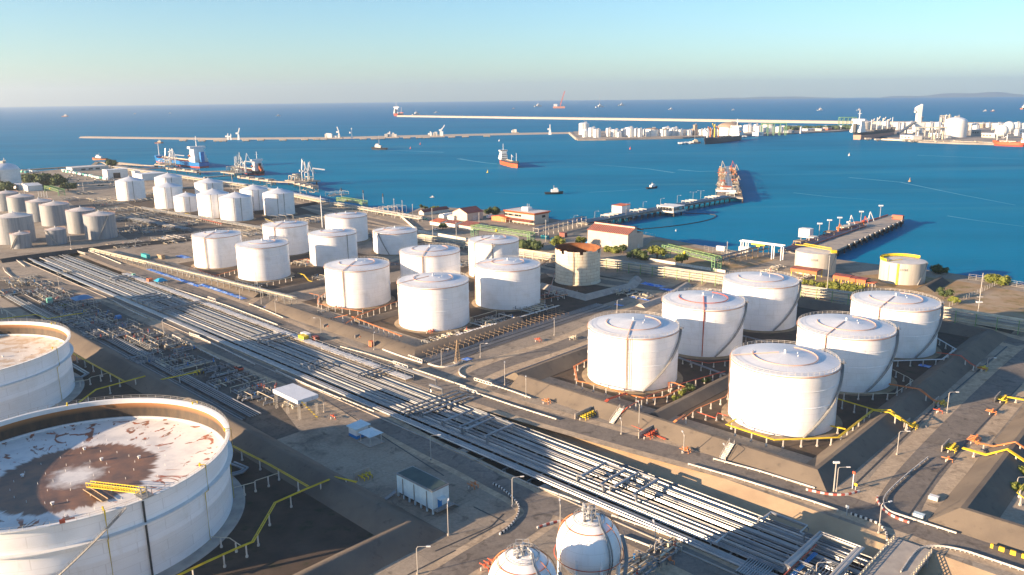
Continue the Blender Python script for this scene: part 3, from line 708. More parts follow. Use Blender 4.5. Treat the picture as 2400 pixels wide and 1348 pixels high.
# ------------------------------------------------------------------ huge floating roof tanks, front left
def floating_tank(c, r, h, label, fmat, detail=True, depth=5.9):
    t = Thing('floating_roof_tank', label, 'floating roof tank', c, 0, 'floating roof tanks in the near row')
    mb = MB(); mb.lathe([(r, 0), (r, h * .42), (r + .06, h * .43), (r + .06, h * .45), (r, h * .46), (r, h)], 120); t.part('shell', mb, K.white)
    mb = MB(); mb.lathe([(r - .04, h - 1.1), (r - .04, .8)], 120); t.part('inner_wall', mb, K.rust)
    mb = MB(); mb.lathe([(r - .05, h - 1.15), (r - .05, h), (r, h + .02), (r + .95, h + .02), (r + .95, h - .25), (r, h - .3)], 120); t.part('rim_walkway', mb, K.whitewall)
    mb = MB(); zz = h * .70; mb.lathe([(r, zz - .1), (r + 1.15, zz), (r + 1.15, zz + .22), (r, zz + .24)], 120); t.part('wind_girder', mb, K.whitewall)
    mb = MB(); mb.lathe([(r + 3.0, .03), (r + 2.6, .4), (r - .5, .45)], 90); t.part('foundation', mb, K.concrete)
    mb = MB(); npost = 96
    for z in (.45, .9): mb.tube(arc(r + .9, h + z, 0, 360, npost)[:-1], .03, 4, closed=True)
    for i in range(npost): a = 2 * pi * i / npost; mb.bar(((r + .9) * cos(a), (r + .9) * sin(a), h), ((r + .9) * cos(a), (r + .9) * sin(a), h + .9), .05)
    t.part('handrail', mb, K.pole)
    zf = h - depth
    mb = MB(); mb.lathe([(r - .3, zf + .35), (r - .9, zf + .1), (r * .5, zf - .02), (.01, zf - .05)], 120); fr = t.part('floating_roof', mb, fmat)
    mb = MB(); mb.lathe([(r - .06, zf), (r - .06, zf + .8), (r - .4, zf + .75), (r - .4, zf)], 120); t.part('roof_seal', mb, K.whitewall, fr)
    for i, (rr, nn) in enumerate(((.13, 5), (.22, 9), (.38, 18), (.58, 22), (.78, 26))):
        for j in range(nn):
            a = 2 * pi * (j + .3 * i) / nn; mb = MB(); mb.cyl((rr * r * cos(a), rr * r * sin(a)), zf - .1, zf + .5, .06, n=5)
            if i < 4: t.part('roof_leg', mb, K.whitewall, fr)
    for (a, rr) in ((40, .42), (75, .25), (110, .45), (180, .36), (200, .5), (280, .4), (330, .42)):
        mb = MB(); mb.cyl((rr * r * cos(R(a)), rr * r * sin(R(a))), zf, zf + .45, .3, n=8); mb.cyl((rr * r * cos(R(a)), rr * r * sin(R(a))), zf + .45, zf + .65, .45, n=8); t.part('roof_hatch', mb, K.whitewall, fr)
    if detail:
        # gauge platform, rolling ladder and its track
        ga = -38.0; g = Vector(((r - .8) * cos(R(ga)), (r - .8) * sin(R(ga)), h))
        mb = MB(); mb.box((g.x, g.y, h + .1), (3.6, 2.6, .16), R(ga))
        for dx in (-1.2, 0, 1.2):
            for dy in (-1, 1): mb.bar((g.x + dx, g.y + dy, h), (g.x + dx, g.y + dy, h + 1.6), .1)
        for dy in (-1, 0, 1): mb.bar((g.x - 1.2, g.y + dy, h + 1.5), (g.x + 1.2, g.y + dy, h + 1.5), .08)
        mb.cyl((g.x + .4, g.y + .5), h, h + 1.9, .18, n=6); mb.cyl((g.x - .6, g.y), h, h + 1.5, .22, n=6); t.part('gauge_platform', mb, K.steeld)
        e = G(208, 1139, zf + .9) - Vector((c.x, c.y, 0)); s_ = g + Vector((-.6, .8, .2)); mb = MB()
        d = (e - s_).normalized(); sd_ = Vector((-d.y, d.x, 0)).normalized() * .55
        for q in (-1, 1):
            for z in (0, 1.0): mb.bar(s_ + sd_ * q + Vector((0, 0, z)), e + sd_ * q + Vector((0, 0, z)), .14)
            for i in range(21): p = s_.lerp(e, i / 20) + sd_ * q; mb.bar(p, p + Vector((0, 0, 1.0)), .08)
        for i in range(30): p = s_.lerp(e, i / 30); mb.bar(p - sd_, p + sd_, .28, .05)
        t.part('rolling_ladder', mb, K.yellow)
        mb = MB(); tr0 = G(202, 1144, zf + .55) - Vector((c.x, c.y, 0)); tr1 = G(246, 1172, zf + .55) - Vector((c.x, c.y, 0)); dd = (tr1 - tr0).normalized(); ss = Vector((-dd.y, dd.x, 0)) * .7
        mb.bar(tr0 + ss, tr1 + ss, .12, .25); mb.bar(tr0 - ss, tr1 - ss, .12, .25); mb.bar(tr0 - Vector((0, 0, .25)), tr1 - Vector((0, 0, .25)), 1.2, .05); t.part('ladder_track', mb, K.timber)
        # outer stair, drain pipe and foam risers
        mb = MB(); rl = MB(); n_ = 34
        for i in range(n_):
            a, a2 = [R(-46 - 38 * (i + j) / n_) for j in (0, 1)]; z0, z1 = [h * (1 - (i + j) / n_) for j in (0, 1)]
            p = Vector((cos(a) * (r + 1.75), sin(a) * (r + 1.75), z0)); q = Vector((cos(a2) * (r + 1.75), sin(a2) * (r + 1.75), z1)); mb.bar(p, q, .9, .14)
            o = Vector((cos(a) * .45, sin(a) * .45, 0)); o2 = Vector((cos(a2) * .45, sin(a2) * .45, 0))
            for hz in (.5, 1): rl.bar(p + o + Vector((0, 0, hz)), q + o2 + Vector((0, 0, hz)), .05)
            rl.bar(p + o, p + o + Vector((0, 0, 1)), .05)
        st = t.part('staircase', mb, K.steeld); t.part('stair_rail', rl, K.pole, st)
        mb = MB(); a = R(-39.5); mb.tube([((r + .3) * cos(a), (r + .3) * sin(a), h), ((r + .3) * cos(a), (r + .3) * sin(a), 0)], .22, 8); t.part('drain_pipe', mb, K.dark)
    for a in ((-52, -13, 20, 60, 120, 180, 240) if detail else (-45, 0, 60, 130)):
        mb = MB(); ca, sa = cos(R(a)), sin(R(a))
        mb.tube([((r - .6) * ca, (r - .6) * sa, h + .6), ((r + 1.2) * ca, (r + 1.2) * sa, h + .6), ((r + 1.25) * ca, (r + 1.25) * sa, h * .7), ((r + .3) * ca, (r + .3) * sa, h * .66), ((r + .3) * ca, (r + .3) * sa, .5)], .09, 5)
        mb.cyl(((r - .3) * ca, (r - .3) * sa), h + .1, h + .9, .22, n=6); t.part('foam_pipe', mb, K.yellow)
    if detail:
        mb = MB(); a = R(-64); mb.box(((r + .95) * cos(a), (r + .95) * sin(a), h + .5), (.1, 1.0, .9), a); t.part('red_sign', mb, K.redp)
    return t
floating_tank(W(51.2, 195.2), 34.6, 19.0, 'huge open tank in the lower left corner, stained floating roof and yellow rolling ladder', K.float)
floating_tank(W(50.5, 312.5), 35.0, 18.9, 'huge open floating roof tank cut by the left edge, pale brown roof', K.float2, False, 5.6)
floating_tank(W(50.5, 430), 35.0, 18.9, 'third open tank of the near row, beyond the left edge', K.float2, False)
floating_tank(W(49.0, 72.0), 34.0, 16.5, 'open tank of the near row below the lower picture edge', K.float2, False)

# ------------------------------------------------------------------ pressure spheres
def sphere_tank(c, r, zc, label):
    t = Thing('sphere_tank', label, 'sphere tank', c, 0, 'white gas spheres at the lower edge')
    mb = MB(); mb.ball((0, 0, zc), r, 48, m=28); t.part('vessel', mb, K.white)
    for i in range(8):
        a = 2 * pi * i / 8 + .3; mb = MB(); mb.cyl((r * .98 * cos(a), r * .98 * sin(a)), 0, zc + .2, .32, n=8); lg = t.part('leg', mb, K.white)
    for rr, z, m_ in ((r + .45, zc - 1.6, K.redp), (r * .72, zc + r * .72 + .15, K.orange)):
        mb = MB(); mb.tube(arc(rr, z, 0, 360, 48)[:-1], .09, 5, closed=True); t.part('spray_ring', mb, m_)
    for a in (150, 210, 330, 20):
        mb = MB(); mb.tube([((r + .35) * cos(R(a)) * cos(R(e)), (r + .35) * sin(R(a)) * cos(R(e)), zc + (r + .35) * sin(R(e))) for e in range(-14, 64, 6)], .08, 5); t.part('spray_pipe', mb, K.orange)
    zt = zc + r * .86; pr = r * .48
    mb = MB(); mb.cyl((0, 0), zt, zt + .12, pr, n=28); pl = t.part('top_platform', mb, K.steeld)
    mb = MB(); n_ = 24
    for z in (.5, 1.05): mb.tube(arc(pr, zt + z, 0, 360, n_)[:-1], .04, 4, closed=True)
    for i in range(n_): a = 2 * pi * i / n_; mb.bar((pr * cos(a), pr * sin(a), zt), (pr * cos(a), pr * sin(a), zt + 1.05), .06)
    mb.lathe([(pr + .02, zt - .1), (pr + .02, zt + .25)], 28); t.part('platform_rail', mb, K.pole, pl)
    random.seed(int(c[0]))
    for i in range(9):
        a = 2 * pi * i / 9; q = pr * random.uniform(.35, .7); hh = random.uniform(1.4, 2.7); mb = MB()
        mb.cyl((q * cos(a), q * sin(a)), zt, zt + hh, .16, n=6); mb.cyl((q * cos(a), q * sin(a)), zt + hh * .4, zt + hh * .55, .32, n=8)
        mb.tube([(q * cos(a), q * sin(a), zt + hh), (q * .5 * cos(a + .4), q * .5 * sin(a + .4), zt + hh + .1), (q * .5 * cos(a + .4), q * .5 * sin(a + .4), zt + .4)], .11, 6)
        t.part('relief_valve', mb, random.choice((K.steel, K.whitewall, K.steeld, K.steel)))
    mb = MB()
    for x in (-1.2, 0, 1.2):
        for y in (-1, 1): mb.bar((x, y, zt), (x, y, zt + 3), .1)
        mb.bar((x, -1, zt + 3), (x, 1, zt + 3), .1)
    for y in (-1, 1): mb.bar((-1.2, y, zt + 3), (1.2, y, zt + 3), .1); mb.bar((-1.2, y, zt + 2), (1.2, y, zt + 2), .08)
    t.part('valve_frame', mb, K.pole)
    for da in (0, 5):
        mb = MB(); pts = [(1.0, -1.0, zt + 1.6), (1.7 + da * .05, -1.6, zt + 1.6)]
        for e in range(56, -30, -8): a = R(300 + da); pts.append(((r + .5) * cos(a) * cos(R(e)), (r + .5) * sin(a) * cos(R(e)), zc + (r + .5) * sin(R(e))))
        pts.append(((r + .5) * cos(R(300 + da)) * .8, (r + .5) * sin(R(300 + da)) * .8, 0)); mb.tube(pts, .17, 6); t.part('vent_pipe', mb, K.steel)
    mb = MB(); n_ = 20                        # stair round the right side
    for i in range(n_):
        a, a2 = [R(-70 + 92 * (i + j) / n_) for j in (0, 1)]; z0, z1 = [(zc + .5) * (i + j) / n_ for j in (0, 1)]
        mb.bar(((r + 1) * cos(a), (r + 1) * sin(a), z0), ((r + 1) * cos(a2), (r + 1) * sin(a2), z1), .8, .15); mb.bar(((r + 1.4) * cos(a), (r + 1.4) * sin(a), z0 + 1), ((r + 1.4) * cos(a2), (r + 1.4) * sin(a2), z1 + 1), .06)
    t.part('staircase', mb, K.steeld)
    return t
for (x, y, lab) in ((1380, 1277, 'larger looking white gas sphere with valves on its top platform, lower middle'), (1225, 1368, 'white gas sphere cut by the lower picture edge, only its top showing')):
    c = G(x, y, 10.4); sphere_tank(Vector((c.x, c.y, 0)), 6.7, 10.4, lab)
random.seed(11)
# ------------------------------------------------------------------ main pipe corridor
def pipe_thing(name, pts, r, mt, label, group=None, n=7, org=None):
    mb = MB(); mb.tube(pts, r, n); return one(name, mb, mt, label, 'pipe', group, org=tuple(pts[0]))
CLAD = [K.steel, mat('bright_cladding', (.38, .40, .42), (.27, .29, .31), .2, .34, .5), mat('white_cladding', (.42, .42, .41), (.30, .31, .32), .15, .4, .1), mat('dull_cladding', (.20, .21, .22), (.12, .13, .14), .2, .45, .4)]
lanes = []; u = 143.2
gaps = {3: 1.3, 9: .7, 15: 1.0, 22: .8, 29: .9, 35: .6}
i = 0
while u < 166.8:
    r_ = random.choice((.13, .18, .23, .23, .28, .13, .33)) if i > 1 else .4
    u += r_; lanes.append((u, r_)); u += r_ + random.uniform(.07, .24)
    if i in gaps: u += gaps[i]
    i += 1
for i, (u, r_) in enumerate(lanes):
    z = (.35 if u < 145.5 else 0) + r_ - .35
    v0 = 50 if i % 3 else random.uniform(50, 58); v1 = random.choice((582, 582, 575, 560)) if i % 4 else 566
    if i in (7, 18): v0 = 120
    if i in (12, 23): v1 = 470
    m_ = CLAD[(i * 7 + i // 3) % 4] if i > 1 else CLAD[1]
    segs = 14; pts = [W(u, v0 + (v1 - v0) * k / segs, z) for k in range(segs + 1)]
    pipe_thing('steel_pipe', pts, r_, m_, 'long straight pipe lying beside the others in the sunken pipe corridor', 'parallel pipes of the corridor')
def support(v):
    t = Thing('pipe_support', 'low crossbeam carrying the corridor pipes', 'pipe support', W(155, v), YA, 'pipe supports of the corridor')
    mb = MB(); mb.box((0, 0, -.62), (26, .45, .35)); t.part('beam', mb, K.steeld)
    for x in (-12, -8, -4, 0, 4, 8, 11.5): mb = MB(); mb.box((x, 0, (TZ - .8) / 2), (.4, .4, -TZ - .8)); t.part('post', mb, K.concrete)
    return t
s0 = support(56); v = 56
while v < 575: v += 9.5; copy_thing(s0.o, W(155, v))
# white scaffold boards over the far edge of the pipes
t = Thing('board_walkway', 'long walkway of white boards and scaffold along the far edge of the corridor pipes', 'walkway', W(168.5, 215), YA)
mb = MB(); rail = MB(); v = 0
while v < 265:
    mb.box((random.uniform(-.3, .3), v + 1, .95), (3.3, 1.55 + random.uniform(0, .5), .08), random.uniform(-.05, .05)); v += 2.1
K.boards = mat('pale_boards', (.60, .62, .64), (.38, .42, .46), .6, .6); t.part('boards', mb, K.boards)
for k in range(54):
    for x in (-1.9, 1.9): rail.bar((x, k * 4.95, TZ), (x, k * 4.95, 1.9), .09)
    rail.bar((-1.9, k * 4.95, .85), (1.9, k * 4.95, .85), .09)
for x in (-1.9, 1.9): rail.bar((x, 0, 1.8), (x, 265, 1.8), .07); rail.bar((x, 0, .85), (x, 265, .85), .09)
t.part('scaffold_frame', rail, K.pole)
# expansion loops and cross-overs standing above the corridor pipes
def loop(u0, v0, du, dv, r_, label, z=1.7, legs=True):
    t = Thing('expansion_loop', label, 'pipe loop', W(u0, v0), YA, 'raised pipe loops in the corridor')
    mb = MB(); mb.tube([(0, 1.2, 0), (0, 1.0, z), (0, 0, z), (du, 0, z), (du, -dv, z), (0, -dv, z), (0, -dv - 1.0, z), (0, -dv - 1.2, 0)], r_, 8); t.part('pipe', mb, CLAD[1])
    if legs:
        for x in (du * .4, du * .95):
            mb = MB(); mb.bar((x, .6, z - r_ - .1), (x, -dv - .6, z - r_ - .1), .16)
            for y in (.4, -dv - .4): mb.bar((x, y, TZ), (x, y, z - r_), .16)
            t.part('frame', mb, K.steeld)
k = 0
for (u0, v0, du, dv, rr) in ((150.3, 175.2, 12.5, 7, .34), (150.6, 165.5, 12.2, 8, .34), (150.3, 120.5, 11, 6.5, .32), (151.5, 110.5, 11, 6, .32), (154, 304, 10.5, 5, .3), (155, 297, 11.5, 4.5, .3), (163, 75.0, 4, 9, .25), (147, 414, 13, 5, .4), (148, 402, 12, 5, .4), (157, 470, 9, 5, .4), (146, 78, 6, 20, .2), (149.5, 256, 7, 4, .25)):
    k += 1
    names = ('', 'left of the pair of loops just beyond the pipe crossing', 'right of the pair of loops just beyond the pipe crossing', 'left of two loops above the gas spheres', 'right of two loops above the gas spheres', 'loop in the shaded middle of the corridor, left one', 'loop in the shaded middle of the corridor, right one', 'narrow loop near the sunlit right end of the pipes', 'thick loop in the sunlit far left of the corridor, left one', 'thick loop in the sunlit far left of the corridor, right one', 'farthest loop near the upper end of the corridor', 'long thin loop at the lower right end of the pipes', 'small loop left of the first culvert')
    loop(u0, v0, du, dv, rr, 'raised square pipe ' + names[k])
def crossing(u0, u1, v0, n_, r_, z, label, mt=None, bends=True, step=1.3):
    t = Thing('pipe_crossing', label, 'pipe crossing', W(u0, v0), YA)
    for i in range(n_):
        y = -i * step; mb = MB(); a = u1 - u0
        pts = [(a, y, -1.2), (a * .82, y, z - .6 if i % 2 else z), (i * .8, y, z if i % 2 == 0 else z - .6), (i * .8, y, -.2)] if bends else [(a, y, z), (0, y, z)]
        mb.tube(pts, r_, 7); t.part('pipe', mb, mt or (CLAD[1] if i % 2 else K.steeld))
    for x in range(3, int(u1 - u0) - 2, 6):
        mb = MB(); mb.bar((x, .8, z - r_ - .7), (x, -n_ * step, z - r_ - .7), .18)
        for y in (.6, -n_ * step + .3): mb.bar((x, y, TZ), (x, y, z - r_ - .6), .18)
        t.part('frame', mb, K.steeld)
    return t
crossing(146.5, 176.0, 192.5, 6, .3, 1.5, 'group of pipes crossing over the corridor from the culvert under the road, middle of picture')
crossing(158, 176.5, 231.5, 5, .26, 1.4, 'group of pipes crossing over the corridor at the culvert by the dark road bend')
crossing(146, 174, 381, 3, .28, 1.5, 'thin pipes crossing the shaded corridor at the upper culvert')
# one thick pipe arching over by the culvert
for (u0, v0, u1, v1, lab) in ((171, 226, 171, 203, 'thick pale pipe bent down at both ends beside the culvert'), (166.5, 201, 166.5, 194.5, 'short pale pipe bridge above the crossing pipes')):
    pipe_thing('arched_pipe', [W(u0, v0, 0), W(u0, v0, 2.6), W(u1, v1, 2.6), W(u1, v1, 0)], .38, CLAD[1], lab)
# pipe bends at the near end of the corridor
t = Thing('pipe_manifold', 'nest of square pipe bends and blue pipes at the lower right corridor end', 'pipe manifold', W(147, 72), YA)
for i in range(11): mb = MB(); y = -i * .55 - 2; mb.tube([(-6, y, -1.4), (-6, y, .5), (-.5 + i * .1, y, .9), (0, y, .9), (0, y, -.4)], .13, 6); t.part('small_pipe', mb, K.steel)
for i in range(8): mb = MB(); a = i * .7; mb.tube([(-1, -14 - a, 1), (10.5 - a, -14 - a, 1.1), (10.5 - a, -19.5 + a * .3, 1.1), (2 - a * .3, -19.5 + a * .3, 1), (2 - a * .3, -19.5 + a * .3, -1)], .11, 6); t.part('small_pipe', mb, K.steel)
for i in range(2): mb = MB(); mb.tube([(1, -9.5 - i * .7, 0), (1, -9.5 - i * .7, 1.9), (19.0 - i * .9, -9.5 - i * .7, 1.9), (19.0 - i * .9, -19 + i * .7, 1.9), (-7, -19 + i * .7, 1.9)], .3, 8); t.part('large_pipe', mb, CLAD[2])
for i in range(3): mb = MB(); mb.tube([(-6, -11.6 - i * .35, 1.3), (11, -11.6 - i * .35, 1.3)], .12, 6); t.part('blue_pipe', mb, K.blue)
mb = MB(); mb.tube([(-6, -10.8, 1.5), (14, -10.8, 1.5)], .15, 6); t.part('red_pipe', mb, K.redp)
for x in (3, 9, 15):
    mb = MB(); mb.bar((x, -8.5, .8), (x, -20.5, .8), .18)
    for y in (-8.8, -20): mb.bar((x, y, TZ), (x, y, .8), .18)
    t.part('frame', mb, K.steeld)
# bridges: road over the near end, footbridge slabs over the near gap
t = Thing('road_bridge', 'concrete road bridge over the lower right end of the pipe corridor, with railings', 'bridge', W(156, 46), YA)
mb = MB(); mb.box((2, 0, .12), (40, 8.4, .5)); mb.cur = 0; t.part('deck', mb, K.concrete)
for s_, nm in ((4.0, 0), (-4.0, 1)):
    mb = MB()
    for i in range(24): x = -17 + i * 1.66; mb.bar((x, s_, .3), (x, s_, 1.35), .18)
    for z in (.8, 1.3): mb.bar((-17, s_, z), (21.5, s_, z), .12)
    t.part('railing', mb, K.cream_pipe)
for x in (-14, -5, 4, 13): mb = MB(); mb.box((x, 0, TZ / 2 - .1), (.6, 7.6, -TZ - .1)); t.part('pier', mb, K.concrete)
mb = MB(); mb.box((-16.2, 0, TZ / 2), (.5, 9, -TZ)); mb.box((17.6, 0, TZ / 2 + .1), (.5, 9, -TZ - .2)); t.part('abutment', mb, K.concrete)
sl0 = None
for v in (101, 126, 158, 190, 225, 262, 300, 345, 395, 450):
    if sl0 is None:
        sl0 = Thing('gap_slab', 'small concrete slab bridging the dark gap beside the corridor pipes', 'slab bridge', W(142, v), YA, 'slabs over the gap')
        mb = MB(); mb.box((0, 0, -.35), (3.2, 2.6, .25)); sl0.part('slab', mb, K.concrete); mb = MB(); mb.box((1, 0, TZ / 2 - .2), (.3, 2, -TZ - .4)); sl0.part('pier', mb, K.concrete)
    else: copy_thing(sl0.o, W(142, v))
mb = MB(); mb.box((0, 0, 0), (.22, 430, .5)); k = one('trench_curb', MB().bar(W(140.3, 50, .12), W(140.3, 575, .12), .35, .3), K.concrete, 'low concrete edge strip along the near side of the sunken pipe corridor', 'kerb')
# culvert parapets
def parapet(px0, px1, label, mt=None):
    a, b_ = G(*px0), G(*px1); L_ = (b_ - a).length; ang = math.atan2((b_ - a).y, (b_ - a).x); t = Thing('culvert_parapet', label, 'parapet', a, ang)
    mb = MB(); mb.box((L_ / 2, 0, 1.1), (L_, .35, .3)); mb.box((L_ / 2, 0, .25), (L_, .35, .3)); t.part('rail', mb, mt or K.curb)
    n_ = int(L_ / 1.4)
    for i in range(n_ + 1): mb = MB(); mb.box((L_ * i / n_, 0, .65), (.3, .38, .7)); t.part('post', mb, mt or K.curb)
    mb = MB(); mb.box((L_ / 2, .5, TZ / 2 + .2), (L_, .3, -TZ - .2)); t.part('headwall', mb, K.dark)
for a, b_, lab in (((1079, 912), (1118, 924), 'white parapet with openings above the middle culvert, lower side of the road'), ((922, 852), (956, 864), 'white parapet with openings above the culvert at the dark pipes'), ((488, 700), (506, 706), 'white parapet above the small upper culvert'), ((1112, 892), (1153, 905), 'white parapet on the far side of the road where the pipe bank leaves'), ((445, 786), (468, 793), 'short white parapet beside the near road left of the pipes'), ((405, 790), (425, 800), 'small tan parapet above the shaded side pipes'), ((165, 587), (200, 597), 'pale parapet at the upper end of the corridor'), ((958, 838), (990, 850), 'white parapet opposite the scaffolded bund corner')):
    parapet(a, b_, lab)

# ------------------------------------------------------------------ bunds round the tank blocks
def bund(path, label, h=3.0, run=5.0, closed=False, mt=None, top=.6, name='earth_bund'):
    mb = MB(); mb.strip(path, [(-run - top, 0), (-top, h), (top, h), (run + top, 0)], closed)
    return one(name, mb, mt or K.bund, label, 'bund')
bund([W(193.8, 183.5), W(193.8, 75.5), W(366, 75.5), W(366, 186), W(193.8, 186)][:5], 'sloping grey bund wall round the block of six big white tanks', 3.3, 5.2)
bund([W(199, 130), W(360, 130)], 'low dividing bund between the two rows of the six tank block', 2.0, 3.2)
bund([W(189.5, 348), W(189.5, 237), W(250, 237)], 'sloping bund wall in front of the middle tanks, blue tarpaulin at its foot', 3.0, 5)
bund([W(200, 292), W(330, 292)], 'low bund between the numbered tank and the scaffolded tank', 1.6, 2.6)
bund([W(200, 372), W(300, 372)], 'dark low bund left of the numbered tank', 2.4, 4, mt=K.bund)
bund([G(1300, 735), G(1200, 770), G(1060, 820)], 'dark trench bank below the scaffold frames', 1.2, 3, mt=K.bunddark)
bund([W(195.5, 500), W(195.5, 372)], 'long low bund below the overhead pipe rack at the left', 1.8, 3)
bund([W(196.8, -40), W(196.8, 41), W(330, 41)], 'pale bund at the lower right edge with a yellow pipe over it', 3.6, 5.6)
bund([W(-60, 133.5), W(103, 133.5), W(103, 380)], 'long dark bund behind the two huge open tanks', 3.4, 5.5)
bund([W(-20, 254), W(98, 254)], 'low bund between the two huge open tanks', 2.0, 3.4)
bund([G(0, 615), G(60, 606), G(250, 582), G(420, 566), G(560, 552)], 'dark bund at the foot of the grey tanks', 2.2, 3.5, mt=K.bunddark)
bund([G(560, 505), G(640, 495), G(740, 478)], 'dark bund beside the right end of the shore tanks', 2.2, 3.5, mt=K.bunddark)
bund([G(1268, 672), G(1372, 700), G(1480, 672), G(1492, 655)], 'grey concrete bank round the rusty tank', 2.2, 2.6, mt=K.concrete)
bund([G(2205, 660), G(2168, 682)], 'short dark earth mound on the dry field', 2.6, 4, mt=K.bunddark)
bund([G(1500, 720), G(1560, 700), G(1610, 668)], 'pale concrete sided channel bank beside blue tarpaulins', 1.6, 2.4, mt=K.concrete)
# sandy aprons under white tanks handled by tank foundations; concrete steps on the bund
for (px, lab) in (((1693, 1078), 'concrete steps climbing the front bund below the nearest tank'), ((1447, 985), 'concrete steps with red pipes beside them on the front bund')):
    c = G(*px); u_, v_ = UV(c); t = Thing('bund_steps', lab, 'steps', W(187.2, v_), YA); mb = MB()
    for i in range(11): mb.box((.3 + i * .5, 0, .15 + i * .31), (.55, 1.6, .3))
    t.part('steps', mb, K.curb); mb = MB()
    for y in (-.8, .8):
        mb.bar((.2, y, 1.1), (5.6, y, 4.6), .08)
        for i in range(4): mb.bar((.3 + i * 1.7, y, .3 + i), (.3 + i * 1.7, y, 1.2 + i * 1.1), .08)
    t.part('handrail', mb, K.pole)
# ------------------------------------------------------------------ kerbs and road barriers
def kerb(px, label, mt=None, h=.55, wd=.35, z=0, sm=False, name='road_kerb', cat='kerb'):
    path = [G(x, y, z) for x, y in px]
    if sm: path = smooth_path(path, 5)
    mb = MB(); mb.strip(path, [(-wd / 2, 0), (-wd / 2, h), (wd / 2, h), (wd / 2, 0)], uv=True)
    o = one(name, mb, mt or K.curb, label, cat); return o
def barrier(px, label, h=.75, sm=False, closed=False):
    path = [G(x, y) for x, y in px]
    if sm: path = smooth_path(path, 5)
    t = Thing('guard_rail', label, 'guard rail', path[0]); mb = MB(); mb.strip(path, [(-.1, h - .4), (-.1, h), (.1, h), (.1, h - .4)]); t.part('rail', mb, K.curb, world=True)
    mb = MB()
    for a, b_ in zip(path, path[1:]):
        n_ = max(1, int((b_ - a).length / 3))
        for i in range(n_): q = a.lerp(b_, i / n_); mb.bar(q, q + Vector((0, 0, h)), .16)
    t.part('posts', mb, K.curb, world=True)
barrier([(1613, 1091), (1720, 1122), (1909, 1181), (1964, 1200)], 'long white guard rail above the sandy slope, right half of the main road')
kerb([(1994, 1206), (2030, 1218), (2060, 1231), (2076, 1250), (2078, 1268)], 'black and white kerb curving down to the road bridge', K.blackwhite, sm=True)
barrier([(1672, 1079), (1780, 1108), (1909, 1148)], 'white guard rail between the front bund and the main road')
kerb([(1889, 1149), (1920, 1156), (1950, 1161), (1984, 1161), (2014, 1153)], 'red and white kerb at the bund corner by the junction', K.redwhite, sm=True)
barrier([(2174, 1076), (2120, 1120), (2080, 1158), (2070, 1180), (2082, 1200), (2121, 1215), (2241, 1254)], 'white guard rail bending round the right side of the junction', sm=True)
kerb([(2056, 1166), (2057, 1176), (2070, 1196), (2095, 1213), (2131, 1227)], 'red and white kerb on the right side of the junction', K.redwhite, sm=True)
barrier([(2111, 1345), (2135, 1310), (2156, 1290), (2194, 1284), (2251, 1293), (2308, 1311), (2400, 1342)], 'white guard rail curving round the lower right sand bank', sm=True)
kerb([(2321, 1283), (2360, 1296), (2404, 1310)], 'yellow and black barrier at the lower right road edge', K.yelblack, h=1.0, wd=.5)
barrier([(967, 867), (1100, 912)], 'white guard rail left of the middle culvert'); barrier([(1118, 925), (1200, 953), (1304, 986)], 'long white guard rail right of the middle culvert')
barrier([(1153, 905), (1200, 920), (1244, 936)], 'white guard rail on the far side of the road at the pipe bank')
barrier([(798, 815), (860, 832), (925, 853)], 'white guard rail above the parked machinery'); kerb([(897, 820), (940, 836), (990, 852)], 'low white kerb by the scaffolded bund', sm=True)
kerb([(1092, 886), (1080, 880), (1076, 870), (1084, 862), (1100, 856)], 'white kerb curving round the road fork, right side', sm=True); kerb([(1003, 854), (1030, 861), (1060, 859), (1085, 848)], 'white kerb curving round the road fork, left side', sm=True)
barrier([(800, 936), (877, 968)], 'short pale guard rail beside the near road above the shelters'); barrier([(648, 872), (720, 905), (800, 938)], 'guard rail of the near road above the white canopy')
barrier([(1434, 1212), (1515, 1241), (1602, 1272)], 'white guard rail of the near road right of the spheres'); barrier([(1451, 1258), (1490, 1272), (1528, 1287)], 'short white guard rail beside the right sphere')
barrier([(1262, 1146), (1330, 1170), (1360, 1182)], 'faint guard rail along the near road in the shade')
kerb([(1156, 1136), (1175, 1146), (1201, 1168), (1216, 1190), (1211, 1215), (1190, 1240), (1171, 1254)], 'black and white kerb round the bend below the pale blue cabin', K.blackwhite, sm=True)
kerb([(1259, 1239), (1301, 1226), (1337, 1222)], 'red and white kerb above the gas spheres', K.redwhite, sm=True)
barrier([(412, 680), (530, 718), (651, 764)], 'long white guard rail on the main road, upper left'); barrier([(192, 583), (240, 602), (284, 620)], 'white guard rail at the top of the main road')
barrier([(444, 782), (520, 818), (598, 857)], 'white guard rail of the near road beside the culvert'); barrier([(427, 799), (470, 822), (516, 845)], 'second guard rail below the near road culvert')
barrier([(584, 714), (625, 730), (664, 747)], 'white guard rail at the bend left of the blue tarpaulin'); barrier([(29, 652), (12, 638), (7, 628)], 'short white rail at the left edge'); barrier([(58, 626), (40, 612), (28, 608)], 'second short white rail at the left edge')
barrier([(265, 706), (300, 727), (345, 748)], 'guard rail of the near road by the blue canopy')
kerb([(1040, 1115), (760, 935), (560, 850)], 'thin dark drain line across the near yard', K.dark, .05, .35, name='drain', cat='drain')
kerb([(1068, 1290), (955, 1348)], 'thin dark drain beside the lower bund', K.dark, .05, .3, name='drain', cat='drain')
kerb([(1180, 1205), (1150, 1235), (1020, 1292)], 'thin dark drain crossing the yard below the cabin', K.dark, .05, .35, name='drain', cat='drain')
kerb([(1110, 1188), (1182, 1223), (1100, 1265)], 'dark drain outline in the shaded corner below the cabin', K.dark, .05, .3, name='drain', cat='drain')
kerb([(2395, 900), (2300, 1000), (2200, 1110), (2130, 1210)], 'dark drain running along the right yard', K.dark, .05, .5, name='drain', cat='drain')
